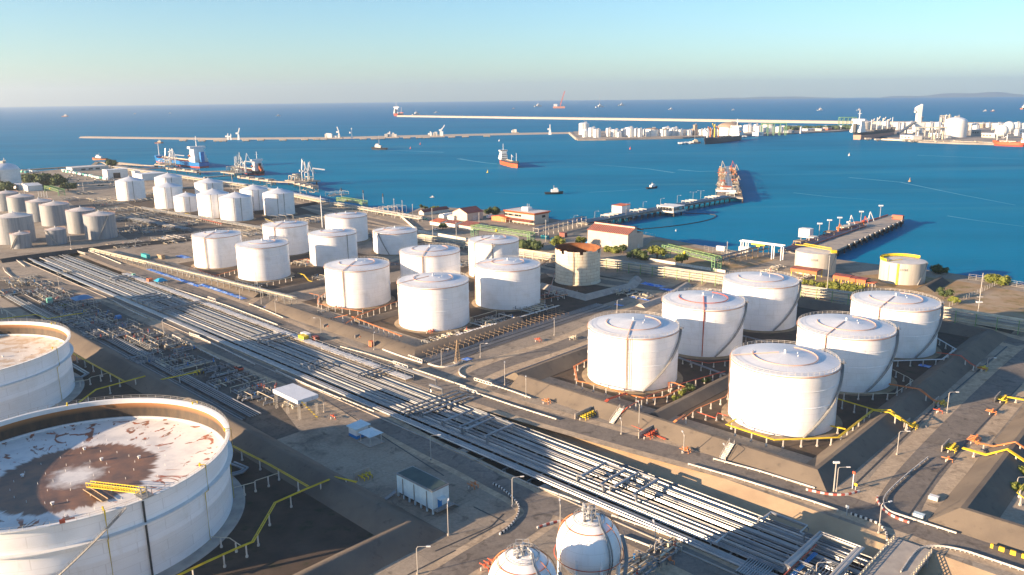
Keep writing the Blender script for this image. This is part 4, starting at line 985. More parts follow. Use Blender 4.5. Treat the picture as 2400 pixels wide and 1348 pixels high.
kerb([(2360, 812), (2180, 965), (2000, 1140)], 'dark drain at the foot of the right bund', K.dark, .05, .5, name='drain', cat='drain')
# ------------------------------------------------------------------ painted fire water and product lines
def run(px, z, mt, label, n_=1, r_=.12, post=4.0, gap=.45, zs=None, name='pipe_line', postm=None, noposts=()):
    """pipes on posts through survey points taken at level z (zs: other levels point by point)"""
    zs = zs or [z] * len(px); path = [G(x, y, q) for (x, y), q in zip(px, zs)]
    t = Thing(name, label, 'pipe line', (path[0].x, path[0].y, 0))
    for k in range(n_):
        off = []
        for i, p in enumerate(path):
            e = path[min(i + 1, len(path) - 1)] - path[max(i - 1, 0)]; nrm = Vector((-e.y, e.x, 0)); nrm.normalize(); off.append(p + nrm * gap * (k - (n_ - 1) / 2))
        mb = MB(); mb.tube(off, r_, 6); t.part('pipe', mb, mt, world=True)
    if post:
        for i, (a, b_) in enumerate(zip(path, path[1:])):
            if i in noposts: continue
            m_ = max(1, int((b_ - a).length / post))
            for j in range(m_):
                q = a.lerp(b_, (j + .5) / m_)
                if q.z < .6: continue
                mb = MB(); mb.bar((q.x, q.y, 0), q - Vector((0, 0, r_)), .28); mb.bar((q.x, q.y, 0), (q.x, q.y, .5), .5); t.part('post', mb, postm or K.curb, world=True)
    return t
O, Y, RD, ST = K.orange, K.yellow, K.redp, K.steel
run([(1377, 842), (1346, 858), (1352, 893), (1405, 903), (1468, 924)], 2.6, O, 'orange pipe on posts curling round the left foot of the tank with the cream ladder', 2, .13)
run([(1468, 924), (1515, 934), (1556, 930), (1604, 906), (1580, 897), (1568, 896), (1568, 908)], 2.6, O, 'orange pipe on posts passing in front of the tank with the cream ladder', 2, .12)
run([(1395, 967), (1425, 936), (1470, 921)], 3.0, RD, 'three red pipes dropping over the front bund, left set', 3, .13, zs=[.5, 3.9, 3.0], post=0)
run([(1440, 985), (1470, 955), (1523, 926), (1600, 898), (1700, 870)], 2.2, RD, 'red pipe on posts running behind the dividing bund', 1, .14, zs=[.5, 3.9, 2.4, 2.4, 2.4])
run([(1440, 982), (1500, 1004), (1560, 1030)], .5, RD, 'red pipes on the ground at the foot of the front bund', 2, .13, post=0)
run([(1600, 983), (1632, 958), (1700, 930), (1712, 915)], 2.2, K.orange, 'thin orange pipe on posts left of the nearest tank', 1, .12)
run([(1556, 1010), (1585, 985), (1605, 972)], 1.5, K.orange, 'tan pipes climbing the front bund, middle set', 2, .12, zs=[.5, 3.9, 2.4], post=0)
run([(1632, 965), (1677, 980), (1682, 968), (1706, 975)], 1.8, RD, 'short red pipe on posts at the left of the nearest tank', 1, .12)
run([(1727, 981), (1703, 995), (1745, 1009), (1815, 1031), (1900, 1028), (1965, 1025), (2045, 962), (2086, 967), (2112, 985), (2138, 999)], 2.6, Y, 'bright yellow pipes wrapped round the base of the nearest tank and over the bund', 2, .14, zs=[2.6] * 6 + [3.0, 3.9, 3.9, .9])
run([(1961, 934), (2048, 960), (2087, 961), (2140, 1002)], 3.0, Y, 'yellow pipes from behind the nearest tank to the bund', 2, .12, zs=[3, 3.2, 4.2, 1.0])
run([(1946, 998), (1982, 1006)], 2.0, Y, 'short yellow pipe pair at the right foot of the nearest tank', 2, .13)
run([(1962, 921), (2098, 922), (2140, 892), (2128, 884), (2092, 866)], 2.4, K.cream_pipe, 'tan pipe on posts around the right foot of the second near tank', 1, .12)
run([(2083, 900), (2125, 907), (2155, 912), (2188, 938), (2210, 944)], 2.6, O, 'three orange pipes crossing the right bund, lower set', 3, .11, zs=[2.6, 2.6, 4.0, 2.4, 1.0], post=6)
run([(2196, 792), (2240, 818), (2209, 842), (2090, 846)], 2.4, K.whitewall, 'white pipes on posts around the far right tank', 2, .12)
run([(2196, 826), (2252, 834), (2275, 852), (2290, 860), (2312, 866)], 2.6, RD, 'red pipes crossing the right bund, upper set', 2, .11, zs=[2.6, 4.0, 2.8, 1.4, 1.0], post=6)
run([(1605, 842), (1660, 851), (1738, 842)], 2.0, RD, 'red pipe at the foot of the tank with the thin red line', 1, .12)
run([(1738, 786), (1850, 815)], 2.2, K.steel, 'grey pipe bank between the back row tanks', 3, .16)
run([(1590, 838), (1700, 878)], 2.0, K.steel, 'pale pipe bank in front of the middle tank of the six', 3, .16)
run([(2256, 1050), (2311, 1066), (2361, 1053), (2404, 1082)], 2.4, Y, 'thick bright yellow pipes over the right hand bund', 3, .16, zs=[1.8, 1.8, 4.4, 3.0])
run([(2285, 1037), (2328, 1046), (2380, 1036), (2404, 1052)], 2.2, O, 'orange pipes over the right hand bund beyond the yellow ones', 2, .16, zs=[1.8, 1.8, 4.4, 3.5])
run([(2360, 930), (2404, 938)], 1.6, Y, 'short yellow pipes at the right edge of the picture', 3, .14)
run([(2400, 1135), (2384, 1155), (2404, 1170)], 2.6, Y, 'yellow pipe bend at the lower right edge', 1, .14)
# middle block
run([(725, 687), (747, 692), (745, 710)], 2.2, O, 'orange pipe corner left of the numbered tank', 1, .1, zs=[2.2, 2.2, 2.2])
run([(764, 685), (744, 700), (745, 712), (810, 724), (848, 730), (852, 722)], 2.4, O, 'orange pipe on posts in front of the numbered tank', 1, .12)
run([(795, 768), (840, 739), (935, 705)], 2.6, O, 'orange pipe on tall posts rising towards the scaffolded tank', 2, .12, zs=[1.6, 3.0, 2.6])
run([(768, 748), (815, 738)], 2, O, 'orange pipe sloping over the bund by the tarpaulin', 1, .12, zs=[.8, 3.4])
run([(825, 742), (870, 760), (942, 788)], 2.4, O, 'long orange pipe on posts in front of the scaffolded tank', 2, .12)
run([(944, 620), (920, 616), (905, 614)], 2.0, O, 'orange pipe left of the laddered middle tank', 1, .1)
run([(686, 612), (720, 606), (732, 612)], 2.0, O, 'orange pipe on posts between two middle tanks', 1, .12)
run([(433, 637), (450, 628), (460, 622)], 2.2, RD, 'red pipe bend at the left foot of the leftmost middle tank', 1, .12, zs=[2.2, 2.2, 2.2])
run([(433, 637), (448, 643), (458, 641)], 2.2, RD, 'red pipe around the left corner of the leftmost middle tank', 1, .12)
run([(466, 634), (512, 648), (475, 650)], 2.0, RD, 'red and tan pipes below the leftmost middle tank', 2, .1)
run([(508, 645), (555, 632)], 2.2, O, 'orange pipe on posts left of the clean white tank', 1, .12)
run([(552, 656), (596, 668), (618, 664), (690, 648)], 2.2, K.cream_pipe, 'cream pipe on posts in front of the clean white tank', 2, .12)
run([(698, 640), (712, 644), (724, 658), (748, 664)], 2.2, Y, 'yellow pipe dropping over the bund beside the clean white tank', 2, .14, zs=[2, 3, 2, 1], post=0)
run([(1218, 700), (1285, 690), (1300, 640)], 2.0, RD, 'red pipe near the rusty tank', 1, .1, zs=[1.6, 1.6, 1.6])
run([(1222, 712), (1330, 690)], 2.0, O, 'long orange pipe low behind the valve rows', 1, .12)
run([(1258, 628), (1300, 600)], 2.0, O, 'orange pipe strip left of the rusty tank', 2, .14)
# shore tanks
run([(335, 485), (368, 492)], 2.2, Y, 'yellow pipe frame left of the second shore tank', 2, .14)
run([(434, 500), (475, 510)], 2.2, Y, 'yellow pipe frame below the squat shore tank', 2, .14)
run([(470, 512), (520, 525)], 1.8, RD, 'red pipes in front of the shore tanks', 2, .12)
run([(620, 512), (640, 520)], 2.2, Y, 'short yellow pipe near the rightmost shore tanks', 1, .14, zs=[1, 3])
# near row, yellow lines in the shade
run([(185, 943), (225, 913), (346, 880), (376, 890), (462, 872)], 3.0, Y, 'yellow pipes crossing the dark bund beside the huge open tanks', 2, .14, post=7)
run([(-4, 748), (84, 737), (112, 747), (170, 737), (194, 734)], 3.0, Y, 'yellow pipes crossing the side pipes above the left open tank', 2, .14, post=7)
run([(-4, 718), (36, 741)], 3.0, K.cream_pipe, 'pale yellow pipe slanting at the left edge', 2, .12, post=7)
run([(170, 828), (290, 893)], 3.2, Y, 'yellow pipe slanting down between the two open tanks', 2, .12, post=7)
run([(168, 896), (206, 890), (214, 884), (255, 874)], 2.5, K.cream_pipe, 'thin cream pipe behind the lower open tank', 1, .1, post=7)
run([(545, 1045), (630, 1088), (722, 1140)], 3.2, Y, 'yellow pipes running down to the long yellow line, right of the lower open tank', 2, .12, post=7)
run([(415, 1350), (486, 1316), (560, 1283), (592, 1270), (614, 1232), (645, 1178), (715, 1147), (786, 1118), (836, 1130)], 3.2, Y, 'long yellow pipe line on tall posts curving round the huge open tank', 2, .13, post=6)
run([(548, 1143), (594, 1131), (600, 1126), (655, 1108)], 3.0, K.cream_pipe, 'thin cream pipe right of the huge open tank', 1, .1, post=7)
run([(495, 1258), (538, 1261), (566, 1280)], 2.6, K.cream_pipe, 'thin cream pipe joining the long yellow line', 1, .09, post=5)
run([(545, 1085), (576, 1098), (566, 1106), (543, 1112)], 1.2, CLAD[1], 'thick pale pipe bends behind the lower open tank', 2, .35, gap=1.1, post=0)
run([(160, 850), (205, 876), (190, 884), (165, 884)], 1.2, CLAD[1], 'pale pipe bends between the two open tanks', 2, .3, gap=1, post=0)
# valve stations at the pipe ends
def valves(px, label, n_=3, mt=None, rot=0, wall=False, s=1.0):
    c = G(*px); t = Thing('valve_station', label, 'valve station', c, YA + rot); mt = mt or K.yellow
    for i in range(n_):
        x = (i - (n_ - 1) / 2) * 1.25 * s; mb = MB(); mb.tube([(x, 1.8 * s, .9), (x, 0, .9), (x, -1.1 * s, .9), (x, -1.1 * s, .1)], .14 * s, 6); t.part('pipe', mb, mt)
        mb = MB(); mb.cyl((x, 0), .7, 1.25, .3 * s, n=8); mb.tube(arc(.35 * s, 1.5, 0, 360, 8)[:-1], .05, 4, closed=True); mb.v = [(q[0] + (x if j >= 16 else 0), q[1], q[2]) for j, q in enumerate(mb.v)]; mb.cyl((x, 0), 1.2, 1.55, .07, n=5); t.part('valve', mb, mt)
    for x in (-n_ * .7 * s, n_ * .7 * s): mb = MB(); mb.bar((x, .4, 0), (x, .4, .8), .22); t.part('stand', mb, K.curb)
    if wall: mb = MB(); mb.box((0, 1.9 * s, 1.0), (n_ * 1.7 * s, .25, 2.0)); t.part('fire_wall', mb, K.concrete)
    return t
for px, lab, n_, m_, wl in (((2140, 1003), 'yellow valve station at the foot of the right bund below the nearest tank', 3, Y, True), ((2208, 950), 'yellow valve station at the foot of the right bund, middle one', 3, Y, True), ((2305, 868), 'yellow valve station at the foot of the right bund, far one', 3, Y, True),
    ((2232, 1055), 'large yellow valve station before a concrete plate, lower right', 4, Y, True), ((2352, 940), 'yellow valve station by the right road, upper one', 4, Y, True), ((2285, 1035), 'cluster of orange valves on the pale yard at the right', 4, K.orange, False),
    ((1528, 1022), 'red valve row before a small wall, foot of the front bund', 5, RD, True), ((1378, 978), 'yellow hydrants before a small wall, left part of the front bund', 5, Y, True), ((1282, 945), 'orange valve set on the verge left of the front bund', 2, K.orange, False), ((1010, 780), 'red and yellow valves at the bund with the tarpaulin', 3, RD, False),
    ((775, 770), 'red pump skid at the foot of the middle bund', 3, RD, True), ((850, 795), 'orange hydrant set beside the tarpaulin', 3, K.orange, True), ((1608, 1060), 'pair of red and yellow hydrants on the road verge', 2, K.orange, False), ((858, 1122), 'yellow valve pit above the pale blue cabin', 3, Y, True),
    ((467, 876), 'yellow valve frame in the shade beside the long pipes', 3, Y, False), ((200, 734), 'small yellow valve frame at the left shaded pipes', 2, Y, False), ((1110, 1143), 'two small orange hydrants in the shaded yard', 2, K.orange, False), ((782, 982), 'small red hydrant by the white canopy', 1, RD, False), ((1147, 1330), 'red valves on the ground left of the lower sphere', 3, RD, False),
    ((2325, 970), 'tiny orange hydrant pair on the right yard', 2, K.orange, False), ((2222, 1082), 'single orange hydrant on the right yard', 1, K.orange, False), ((1570, 1320), 'hydrant on the shaded ground right of the spheres', 1, K.orange, False), ((1262, 800), 'red valve pair beside the road between blocks', 2, RD, False), ((1345, 795), 'tan valve set left of the big cream laddered tank', 3, K.cream_pipe, False), ((2200, 968), 'small white and red hydrant post by the right road', 1, RD, False)):
    valves(px, lab, n_, m_, wall=wl)

# ------------------------------------------------------------------ process piping areas
def manifold(px, lu, lv, label, n_=10, h=1.6, mats=None, seed=1, dense=1.0, axis='u', rot=0):
    """a bank of pipes with valves and frames, lu x lv metres"""
    random.seed(seed); c = G(*px); t = Thing('pipe_manifold', label, 'pipe manifold', c, YA + rot); mats = mats or [K.steel, K.steeld, K.cream_pipe, CLAD[1], K.steeld]
    if axis == 'v': lu, lv = lv, lu
    R_ = (lambda p: (p[1], p[0], p[2])) if axis == 'v' else (lambda p: p)
    for i in range(n_):
        y = lv * (i / max(1, n_ - 1) - .5) + random.uniform(-.2, .2); a = -lu / 2 + random.uniform(0, lu * .3); b_ = lu / 2 - random.uniform(0, lu * .3); z = random.choice((.4, .6, .9, h * .8)); r_ = random.choice((.12, .16, .2, .26))
        mb = MB(); pts = [(a, y, .05), (a, y, z), (b_, y, z), (b_, y, .05)]
        if random.random() < .35: m_ = (a + b_) / 2; pts = [(a, y, .05), (a, y, z), (m_, y, z), (m_, y, z + .9), (m_ + 1.2, y, z + .9), (m_ + 1.2, y, z), (b_, y, z)]
        mb.tube([R_(p) for p in pts], r_, 6); pm = random.choice(mats); p_ = t.part('pipe', mb, pm)
        for q in range(random.choice((1, 2, 2, 3))):
            x = random.uniform(a, b_); mb = MB(); p = R_((x, y, z)); mb.cyl((p[0], p[1]), z - .35, z + .35, r_ * 1.7, n=7); mb.cyl((p[0], p[1]), z + .3, z + .9, .07, n=5); mb.cyl((p[0], p[1]), z + .9, z + .98, .32, n=8)
            t.part('valve', mb, random.choice((K.steeld, K.pole, K.redp if random.random() < .25 else K.steel, K.blue if random.random() < .3 else K.dark)), p_)
    for i in range(max(2, int(lu / 5))):
        x = -lu / 2 + lu * (i + .5) / max(2, int(lu / 5)); mb = MB(); a, b_ = R_((x, -lv / 2 - .4, 0)), R_((x, lv / 2 + .4, 0)); mb.bar(a, (a[0], a[1], h), .16); mb.bar(b_, (b_[0], b_[1], h), .16); mb.bar((a[0], a[1], h), (b_[0], b_[1], h), .16)
        t.part('frame', mb, random.choice((K.steeld, K.cream_pipe)))
    return t
CR = [K.cream_pipe, K.cream_pipe, K.curb, CLAD[1]]
sd_i = 0
for px, lu, lv, lab, n_, h, ms, ax in (
    ((1060, 795), 24, 16, 'row of pale pipe stubs beside the bare scaffold frames, lower group', 14, 1.4, CR, 'v'), ((1160, 758), 16, 20, 'densest cluster of pale valves and frames between two blocks', 16, 3.0, CR, 'v'),
    ((1240, 722), 16, 22, 'row of pale pipe stubs towards the rusty tank', 14, 1.6, CR, 'v'), ((1310, 690), 14, 14, 'small valve row below the concrete bank of the rusty tank', 9, 1.4, CR, 'v'),
    ((600, 925), 14, 7, 'white valve skid with an orange drum at the end of the shaded pipes', 10, 1.8, None, 'u'), ((215, 795), 15, 12, 'tangle of pale valves in front of the left open tank', 14, 2.2, None, 'u'), ((330, 800), 12, 14, 'shaded valve cluster beside the small culvert', 10, 2, None, 'u'),
    ((120, 760), 26, 14, 'blueish pipe stubs in the shade, left of the near road', 16, 1.2, None, 'u'), ((210, 765), 18, 18, 'dark pipe cluster by the near road', 14, 1.5, None, 'u'), ((20, 688), 14, 12, 'tangle of pale pipes at the left edge', 12, 2, None, 'u'), ((120, 690), 16, 10, 'pipework beside a green box in the shaded left yard', 9, 1.5, None, 'u'),
    ((335, 845), 18, 9, 'thick bent pipes leading into the tan parapet', 9, 2.4, CLAD[:3], 'u'), ((150, 728), 12, 8, 'pair of thick pipe loops in the left shaded bank', 6, 2.2, CLAD[:3], 'u'), ((690, 950), 8, 5, 'pumps under the white canopy', 5, 1.3, CR, 'u'),
    ((400, 563), 20, 34, 'white pipe row in the sun above the blue sheets, upper left', 18, 1.8, CR, 'v'), ((300, 575), 22, 26, 'pipe bank left of the sunlit white pipe row', 14, 1.4, None, 'v'), ((245, 545), 20, 16, 'pipework at the foot of the rightmost grey tank', 9, 1.6, None, 'u'),
    ((300, 512), 30, 26, 'process pipes behind the grey tanks, near part', 16, 3, None, 'u'), ((365, 520), 26, 24, 'process pipes between grey and shore tanks', 14, 2.4, None, 'u'), ((260, 478), 30, 24, 'process pipes behind the grey tanks, far part', 14, 4, None, 'u'), ((430, 528), 22, 20, 'colourful valve cluster left of the leftmost middle tank', 14, 2, None, 'u'),
    ((345, 545), 10, 9, 'tall pump frame standing in the sun left of the middle block', 8, 5, CR, 'u'), ((735, 520), 24, 14, 'grey pipe racks left of the white mast', 10, 3.5, None, 'u'), ((715, 620), 14, 12, 'pipework between the second and third middle tanks', 8, 2, None, 'u'), ((690, 540), 16, 16, 'pipework behind the middle block tanks', 9, 2.5, None, 'u'),
    ((1085, 620), 12, 12, 'pipework between the laddered tank and the stair tank', 8, 1.6, None, 'u'), ((755, 655), 10, 12, 'pale valves left of the numbered tank', 8, 1.6, CR, 'u'), ((770, 730), 10, 5, 'small valve skid before the numbered tank', 5, 1.3, None, 'v'),
    ((500, 470), 26, 18, 'pipework behind the shore tanks, left', 10, 4, None, 'u'), ((590, 440), 44, 14, 'long pipe trestle pipework between shore tanks and the sea', 10, 4, CR, 'v'), ((700, 455), 44, 14, 'pipework beside the shore pipeline near the right jetty', 10, 4, CR, 'v'), ((790, 458), 24, 16, 'grey pipes at the end of the shore pipeline', 10, 4, None, 'u'),
    ((915, 500), 30, 14, 'dark pipe racks right of the green frame', 10, 6, None, 'u'), ((1660, 750 - 60), 12, 14, 'small valve row near the pipe rack', 6, 1.4, CR, 'v'), ((1480, 690), 14, 22, 'building materials and pipes laid out beside blue sheets', 12, .6, CR, 'u'), ((1600, 790 - 40), 8, 16, 'pale fittings left of the tank with the thin red pipe', 7, 1.2, CR, 'v'),
    ((1810, 632), 20, 8, 'low valve row left of the red canopies', 8, 1.2, CR, 'v'), ((1890, 650), 20, 5, 'pale fittings under the first red canopy', 7, 1.2, CR, 'v'), ((1980, 668), 20, 5, 'pale fittings under the second red canopy', 7, 1.2, CR, 'v'), ((1720, 600), 10, 10, 'small tanks and pipes near the white gantry', 5, 1.5, CR, 'u'),
    ((150, 640), 10, 8, 'white fittings lying on the yard at the upper left', 5, .8, CR, 'u'), ((1560, 1030 + 260), 8, 5, 'dark pipework right of the spheres', 5, 1.2, None, 'u'), ((1500, 1335), 12, 6, 'stair and pipes in the shade right of the spheres', 6, 2, None, 'u'), ((165, 470), 18, 14, 'pipework below the tall stacks', 8, 3, None, 'u')):
    sd_i += 1; manifold(px, lu, lv, lab, n_, h, ms, sd_i, axis=ax)
random.seed(77)
for i in range(22):                           # the crowded process strip between the side bank and the near road
    v = 236 + i * 13.2; u = random.uniform(119, 128)
    sd_i += 1; c = P(W(u, v)); o = manifold(c, random.uniform(11, 17), random.uniform(9, 13), 'tangled pipes and valves in the shaded process strip left of the near road', 9, random.uniform(1, 2.4), None, sd_i, axis=random.choice('uv')); o.o['group'] = 'shaded process strip'
for i, (x, y) in enumerate(((300, 495), (340, 505), (330, 530), (290, 545), (380, 500), (420, 505), (400, 540), (450, 520), (235, 470), (200, 455), (330, 470), (250, 495), (440, 480), (560, 505), (640, 470), (540, 455), (360, 455), (660, 515), (600, 550), (640, 575), (705, 575), (590, 540), (850, 555), (1000, 620), (870, 625))):
    sd_i += 1; o = manifold((x, y), random.uniform(16, 26), random.uniform(12, 20), 'dense pipework and valves between the grey tanks and the shore tanks', 9, random.uniform(1.4, 4), None, sd_i, axis=random.choice('uv')); o.o['group'] = 'pipework between the tank groups'
# parallel pipes of the shaded side bank
for i in range(18):
    u = 104.5 + i * .9 + (1.2 if i > 6 else 0) + (1 if i > 12 else 0); a, b_ = (226 + (i > 11) * 90, 470 - (i % 4) * 20) if i > 3 else (160 + i * 8, 480)
    pipe_thing('side_pipe', [W(u, a, .45), W(u, (a + b_) / 2, .45), W(u, b_, .45)], random.choice((.16, .22, .28)), random.choice(CLAD), 'long pipe of the shaded side bank behind the huge open tanks', 'pipes of the shaded side bank')
# pipe bank leaving the middle culvert between the blocks, and the one under the scaffold
for i in range(9):
    v = 191.5 + i * .9 - 6
    pipe_thing('branch_pipe', [W(184, v, -.1), W(198, v, .35), W(300, v + 1, .35)], .2, random.choice(CLAD), 'straight pipe of the bank running from the middle culvert past the big white tanks', 'pipes between the two blocks')
for i in range(10):
    v = 229.5 - i * 1.05
    pipe_thing('branch_pipe', [W(186, v, .3), W(300, v + 2, .3)], .17, random.choice(CLAD), 'pipe of the bank beside the bare scaffold frames', 'pipes beside the scaffold')
# bare scaffold frames
t = Thing('scaffold', 'bare rusty scaffold frames standing over the dark trench before the white tanks', 'scaffold', W(190, 236), YA); mb = MB()
for i in range(30):
    for j in range(4):
        x = i * 2.9; y = -j * 2.6; mb.bar((x, y, 0), (x, y, 2.6 - j * .3), .09)
        if j: mb.bar((x, y, 1.5), (x, y + 2.6, 1.7), .07)
        if i and j % 2 == 0: mb.bar((x, y, 2.0), (x - 2.9, y, 2.0), .07)
t.part('frame', mb, K.timber); mb = MB(); mb.box((44, 1.2, 2.7), (88, 1.2, .12)); t.part('plank_walk', mb, K.curb)
mb = MB()
for i in range(16): mb.box((22 + i * 1.5, 1.2 + random.uniform(-.3, .3), 2.95), (1.3, 1.0, .3), random.uniform(0, 1))
t.part('wrapped_bundles', mb, K.whitewall)

# ------------------------------------------------------------------ overhead pipe racks
def rack(a, b_, h, tiers, wd, label, pm, fm, name='pipe_rack', step=7.5, n_=4, cap=None):
    d = b_ - a; L_ = d.length; t = Thing(name, label, 'pipe rack', a, math.atan2(d.y, d.x)); k = int(L_ / step)
    f0 = None
    mb = MB()
    for s_ in (-wd / 2, wd / 2): mb.bar((0, s_, 0), (0, s_, h + .1), .28)
    for z in tiers: mb.bar((0, -wd / 2, z), (0, wd / 2, z), .24)
    for i in range(k + 1):
        if f0 is None: f0 = t.part('frame', mb, fm)
        else: f = f0.copy(); COL.objects.link(f); f.parent = t.o
        (f0 if i == 0 else f).location = (L_ * i / k, 0, 0)
    for z in tiers:
        for j in range(n_):
            y = -wd / 2 + .4 + (wd - .8) * j / (n_ - 1); r_ = random.choice((.14, .2, .28, .22)); mb = MB(); mb.tube([(-1, y, z + .12 + r_), (L_ / 2, y, z + .12 + r_), (L_ + 1, y, z + .12 + r_)], r_, 6); t.part('pipe', mb, random.choice(pm))
    if cap: mb = MB(); mb.box((L_ / 2, 0, h + .35), (L_, wd * .8, .1)); t.part('tray', mb, cap)
    return t
PALE = [K.cream_pipe, CLAD[1], CLAD[2], K.cream_pipe]
P0 = G(1000, 570); P1 = G(1660, 667)
rb = G(2420, 792)
a0, a1 = G(985, 566), G(1200, 601)
rack(a0, G(1345, 622), 4.6, (1.2, 2.4, 3.6, 4.5), 4.5, 'long low pipe rack behind the middle block, cream and blue in turns', PALE, K.cream_pipe)
rack(G(1400, 628), G(1990, 714), 6.0, (1.3, 2.7, 4.1, 5.6), 4.5, 'tall pipe rack with pale green posts behind the six tank block', PALE, K.lgreen)
rack(G(2150, 742), G(2440, 790), 6.0, (1.3, 2.7, 4.1, 5.6), 4.5, 'continuation of the tall pipe rack at the right edge', PALE, K.lgreen)
rack(G(215, 594), G(345, 626), 3.2, (2.0, 3.0), 2.6, 'upper part of the slim overhead rack at the left', [K.cream_pipe, K.steel], K.steeld, n_=3)
rack(G(350, 628), G(690, 714), 3.8, (2.4, 3.6), 3.0, 'slim overhead pipe rack running in front of the leftmost middle tanks', [K.cream_pipe, K.steel], K.steeld, n_=4, step=6)
rack(G(268, 398), G(578, 443), 5, (2.2, 4.6), 7, 'long pipeline trestle following the left shore', [CLAD[2], K.cream_pipe, CLAD[1]], K.curb, step=16, n_=5, cap=K.boards)
rack(G(590, 444), G(765, 481), 5, (2.2, 4.6), 7, 'second pipeline trestle following the left shore', [CLAD[2], K.cream_pipe, CLAD[1]], K.curb, step=14, n_=5, cap=K.boards)
rack(G(780, 484), G(985, 520), 4, (2, 3.8), 4, 'pale pipeline ending near the red roofed shed', [CLAD[2], K.cream_pipe], K.curb, step=12, n_=3)
rack(G(1256, 556), G(1368, 528), 7, (3.6, 6.6), 4.5, 'pipe rack on pale posts leading to the first jetty', [K.steeld, K.steel, CLAD[1]], K.curb, step=6)
rack(G(1688, 622), G(1795, 594), 5.5, (3, 5.2), 4, 'pipe rack on brown posts leading to the second jetty', [K.steel, K.steeld], K.timber, step=6)
rack(G(300, 517), G(440, 545), 3, (1.4, 2.6), 5, 'pipe bank in the shade left of the shore tanks', CLAD, K.steeld, n_=6)
rack(G(330, 492), G(640, 545), 2.4, (1.2, 2.2), 5, 'long pipe bank in front of the shore tanks', CLAD, K.steeld, n_=5)
def portal(px0, px1, h, wd, label, mt=None, mt2=None, towers=True):
    a, b_ = G(*px0), G(*px1); d = b_ - a; L_ = d.length; t = Thing('truss_gantry', label, 'gantry', a, math.atan2(d.y, d.x)); mt = mt or K.lgreen; mt2 = mt2 or K.green
    k = max(3, int(L_ / 2.6)); mb = MB(); z0, z1 = h - 2.6, h
    for y in (-wd / 2, wd / 2):
        for z in (z0, z1): mb.bar((0, y, z), (L_, y, z), .28)
        for i in range(k): x0, x1 = L_ * i / k, L_ * (i + 1) / k; mb.bar((x0, y, z0 if i % 2 else z1), (x1, y, z1 if i % 2 else z0), .2); mb.bar((x1, y, z0), (x1, y, z1), .18)
    for i in range(k + 1): x = L_ * i / k; mb.bar((x, -wd / 2, z1), (x, wd / 2, z1), .2); mb.bar((x, -wd / 2, z0), (x, wd / 2, z0), .2)
    t.part('truss', mb, mt)
    for x in (1.2, L_ - 1.2):
        mb = MB()
        for dx in (-1.2, 1.2):
            for y in (-wd / 2, wd / 2): mb.bar((x + dx, y, 0), (x + dx, y, h), .35)
        z = 1
        while z < h:
            for y in (-wd / 2, wd / 2): mb.bar((x - 1.2, y, z), (x + 1.2, y, z), .2)
            for dx in (-1.2, 1.2): mb.bar((x + dx, -wd / 2, z), (x + dx, wd / 2, z), .2)
            z += 1.6
        t.part('tower', mb, mt2)
    for j in range(4):
        y = -wd / 2 + .7 + (wd - 1.4) * j / 3; mb = MB(); mb.tube([(0, y, z0 + .5), (L_, y, z0 + .5)], .3, 6); t.part('pipe', mb, CLAD[j % 3])
    mb = MB(); mb.ball((L_ * .45, -wd / 2 - .3, h - 1.4), .9, 10); t.part('yellow_marker', mb, K.yellow)
    return t
portal((1110, 553), (1248, 574), 8.5, 5, 'green lattice pipe gantry behind the stair tank, yellow marker on it')
portal((1558, 604), (1682, 636), 8.5, 5, 'green lattice pipe gantry beyond the rack, near the seaside yard')
portal((796, 484), (856, 494), 9, 6, 'green lattice pipe gantry behind the white mast')
portal((112, 449), (146, 459), 7, 6, 'pale green gantry near the bushes at the far left')
# white goods gantry before the second jetty
a, b_ = G(1738, 597), G(1832, 610); d = b_ - a; t = Thing('white_gantry', 'white portal gantry with a yellow hoist at the root of the second jetty', 'gantry', a, math.atan2(d.y, d.x)); L_ = d.length
for x in (0, 3.5, L_ - 6, L_):
    mb = MB()
    for y in (-1.5, 1.5): mb.bar((x, y, 0), (x, y, 9), .5)
    t.part('leg', mb, K.whitewall)
mb = MB()
for y in (-1.5, 1.5): mb.bar((-1, y, 9.2), (L_ + 1, y, 9.2), .7)
t.part('beam', mb, K.whitewall); mb = MB(); mb.box((L_ * .42, 0, 8.4), (9, 3, 1.4)); mb.box((L_ * .42, 0, 7.2), (2.5, 2, 1.2)); t.part('hoist', mb, K.yellow)
# tarpaulins and stacked sheets
def tarp(px, lu, lv, label, seed=1, mt=None, path=None):
    random.seed(seed); c = G(*px) if px else Vector(path[0]); mb = MB(); nx, ny = max(2, int(lu / 1.2)), max(2, int(lv / 1.2)); vs = []
    for i in range(nx + 1):
        for j in range(ny + 1):
            ed_ = i in (0, nx) or j in (0, ny); x = lu * (i / nx - .5) + random.uniform(-.3, .3); y = lv * (j / ny - .5) + random.uniform(-.3, .3); z = .08 if ed_ else random.uniform(.15, .75)
            vs.append((x * UA.x + y * VA.x + c.x, x * UA.y + y * VA.y + c.y, z))
    fs = [(i * (ny + 1) + j, (i + 1) * (ny + 1) + j, (i + 1) * (ny + 1) + j + 1, i * (ny + 1) + j + 1) for i in range(nx) for j in range(ny)]
    mb.add(vs, fs); me_o = one('tarpaulin', mb, mt or K.bluetarp, label, 'tarpaulin', org=tuple(c)); return me_o
tarp((700, 745), 2.2, 62, 'long crumpled blue tarpaulin along the foot of the middle bund, left piece', 1); tarp((895, 803), 2.4, 26, 'crumpled blue tarpaulin at the bund foot, right piece by the lamp', 2)
tarp((405, 650), 3, 70, 'blue and white sheets along the road under the slim rack', 3); tarp((520, 683), 3, 50, 'blue and white sheets farther right under the slim rack', 4)
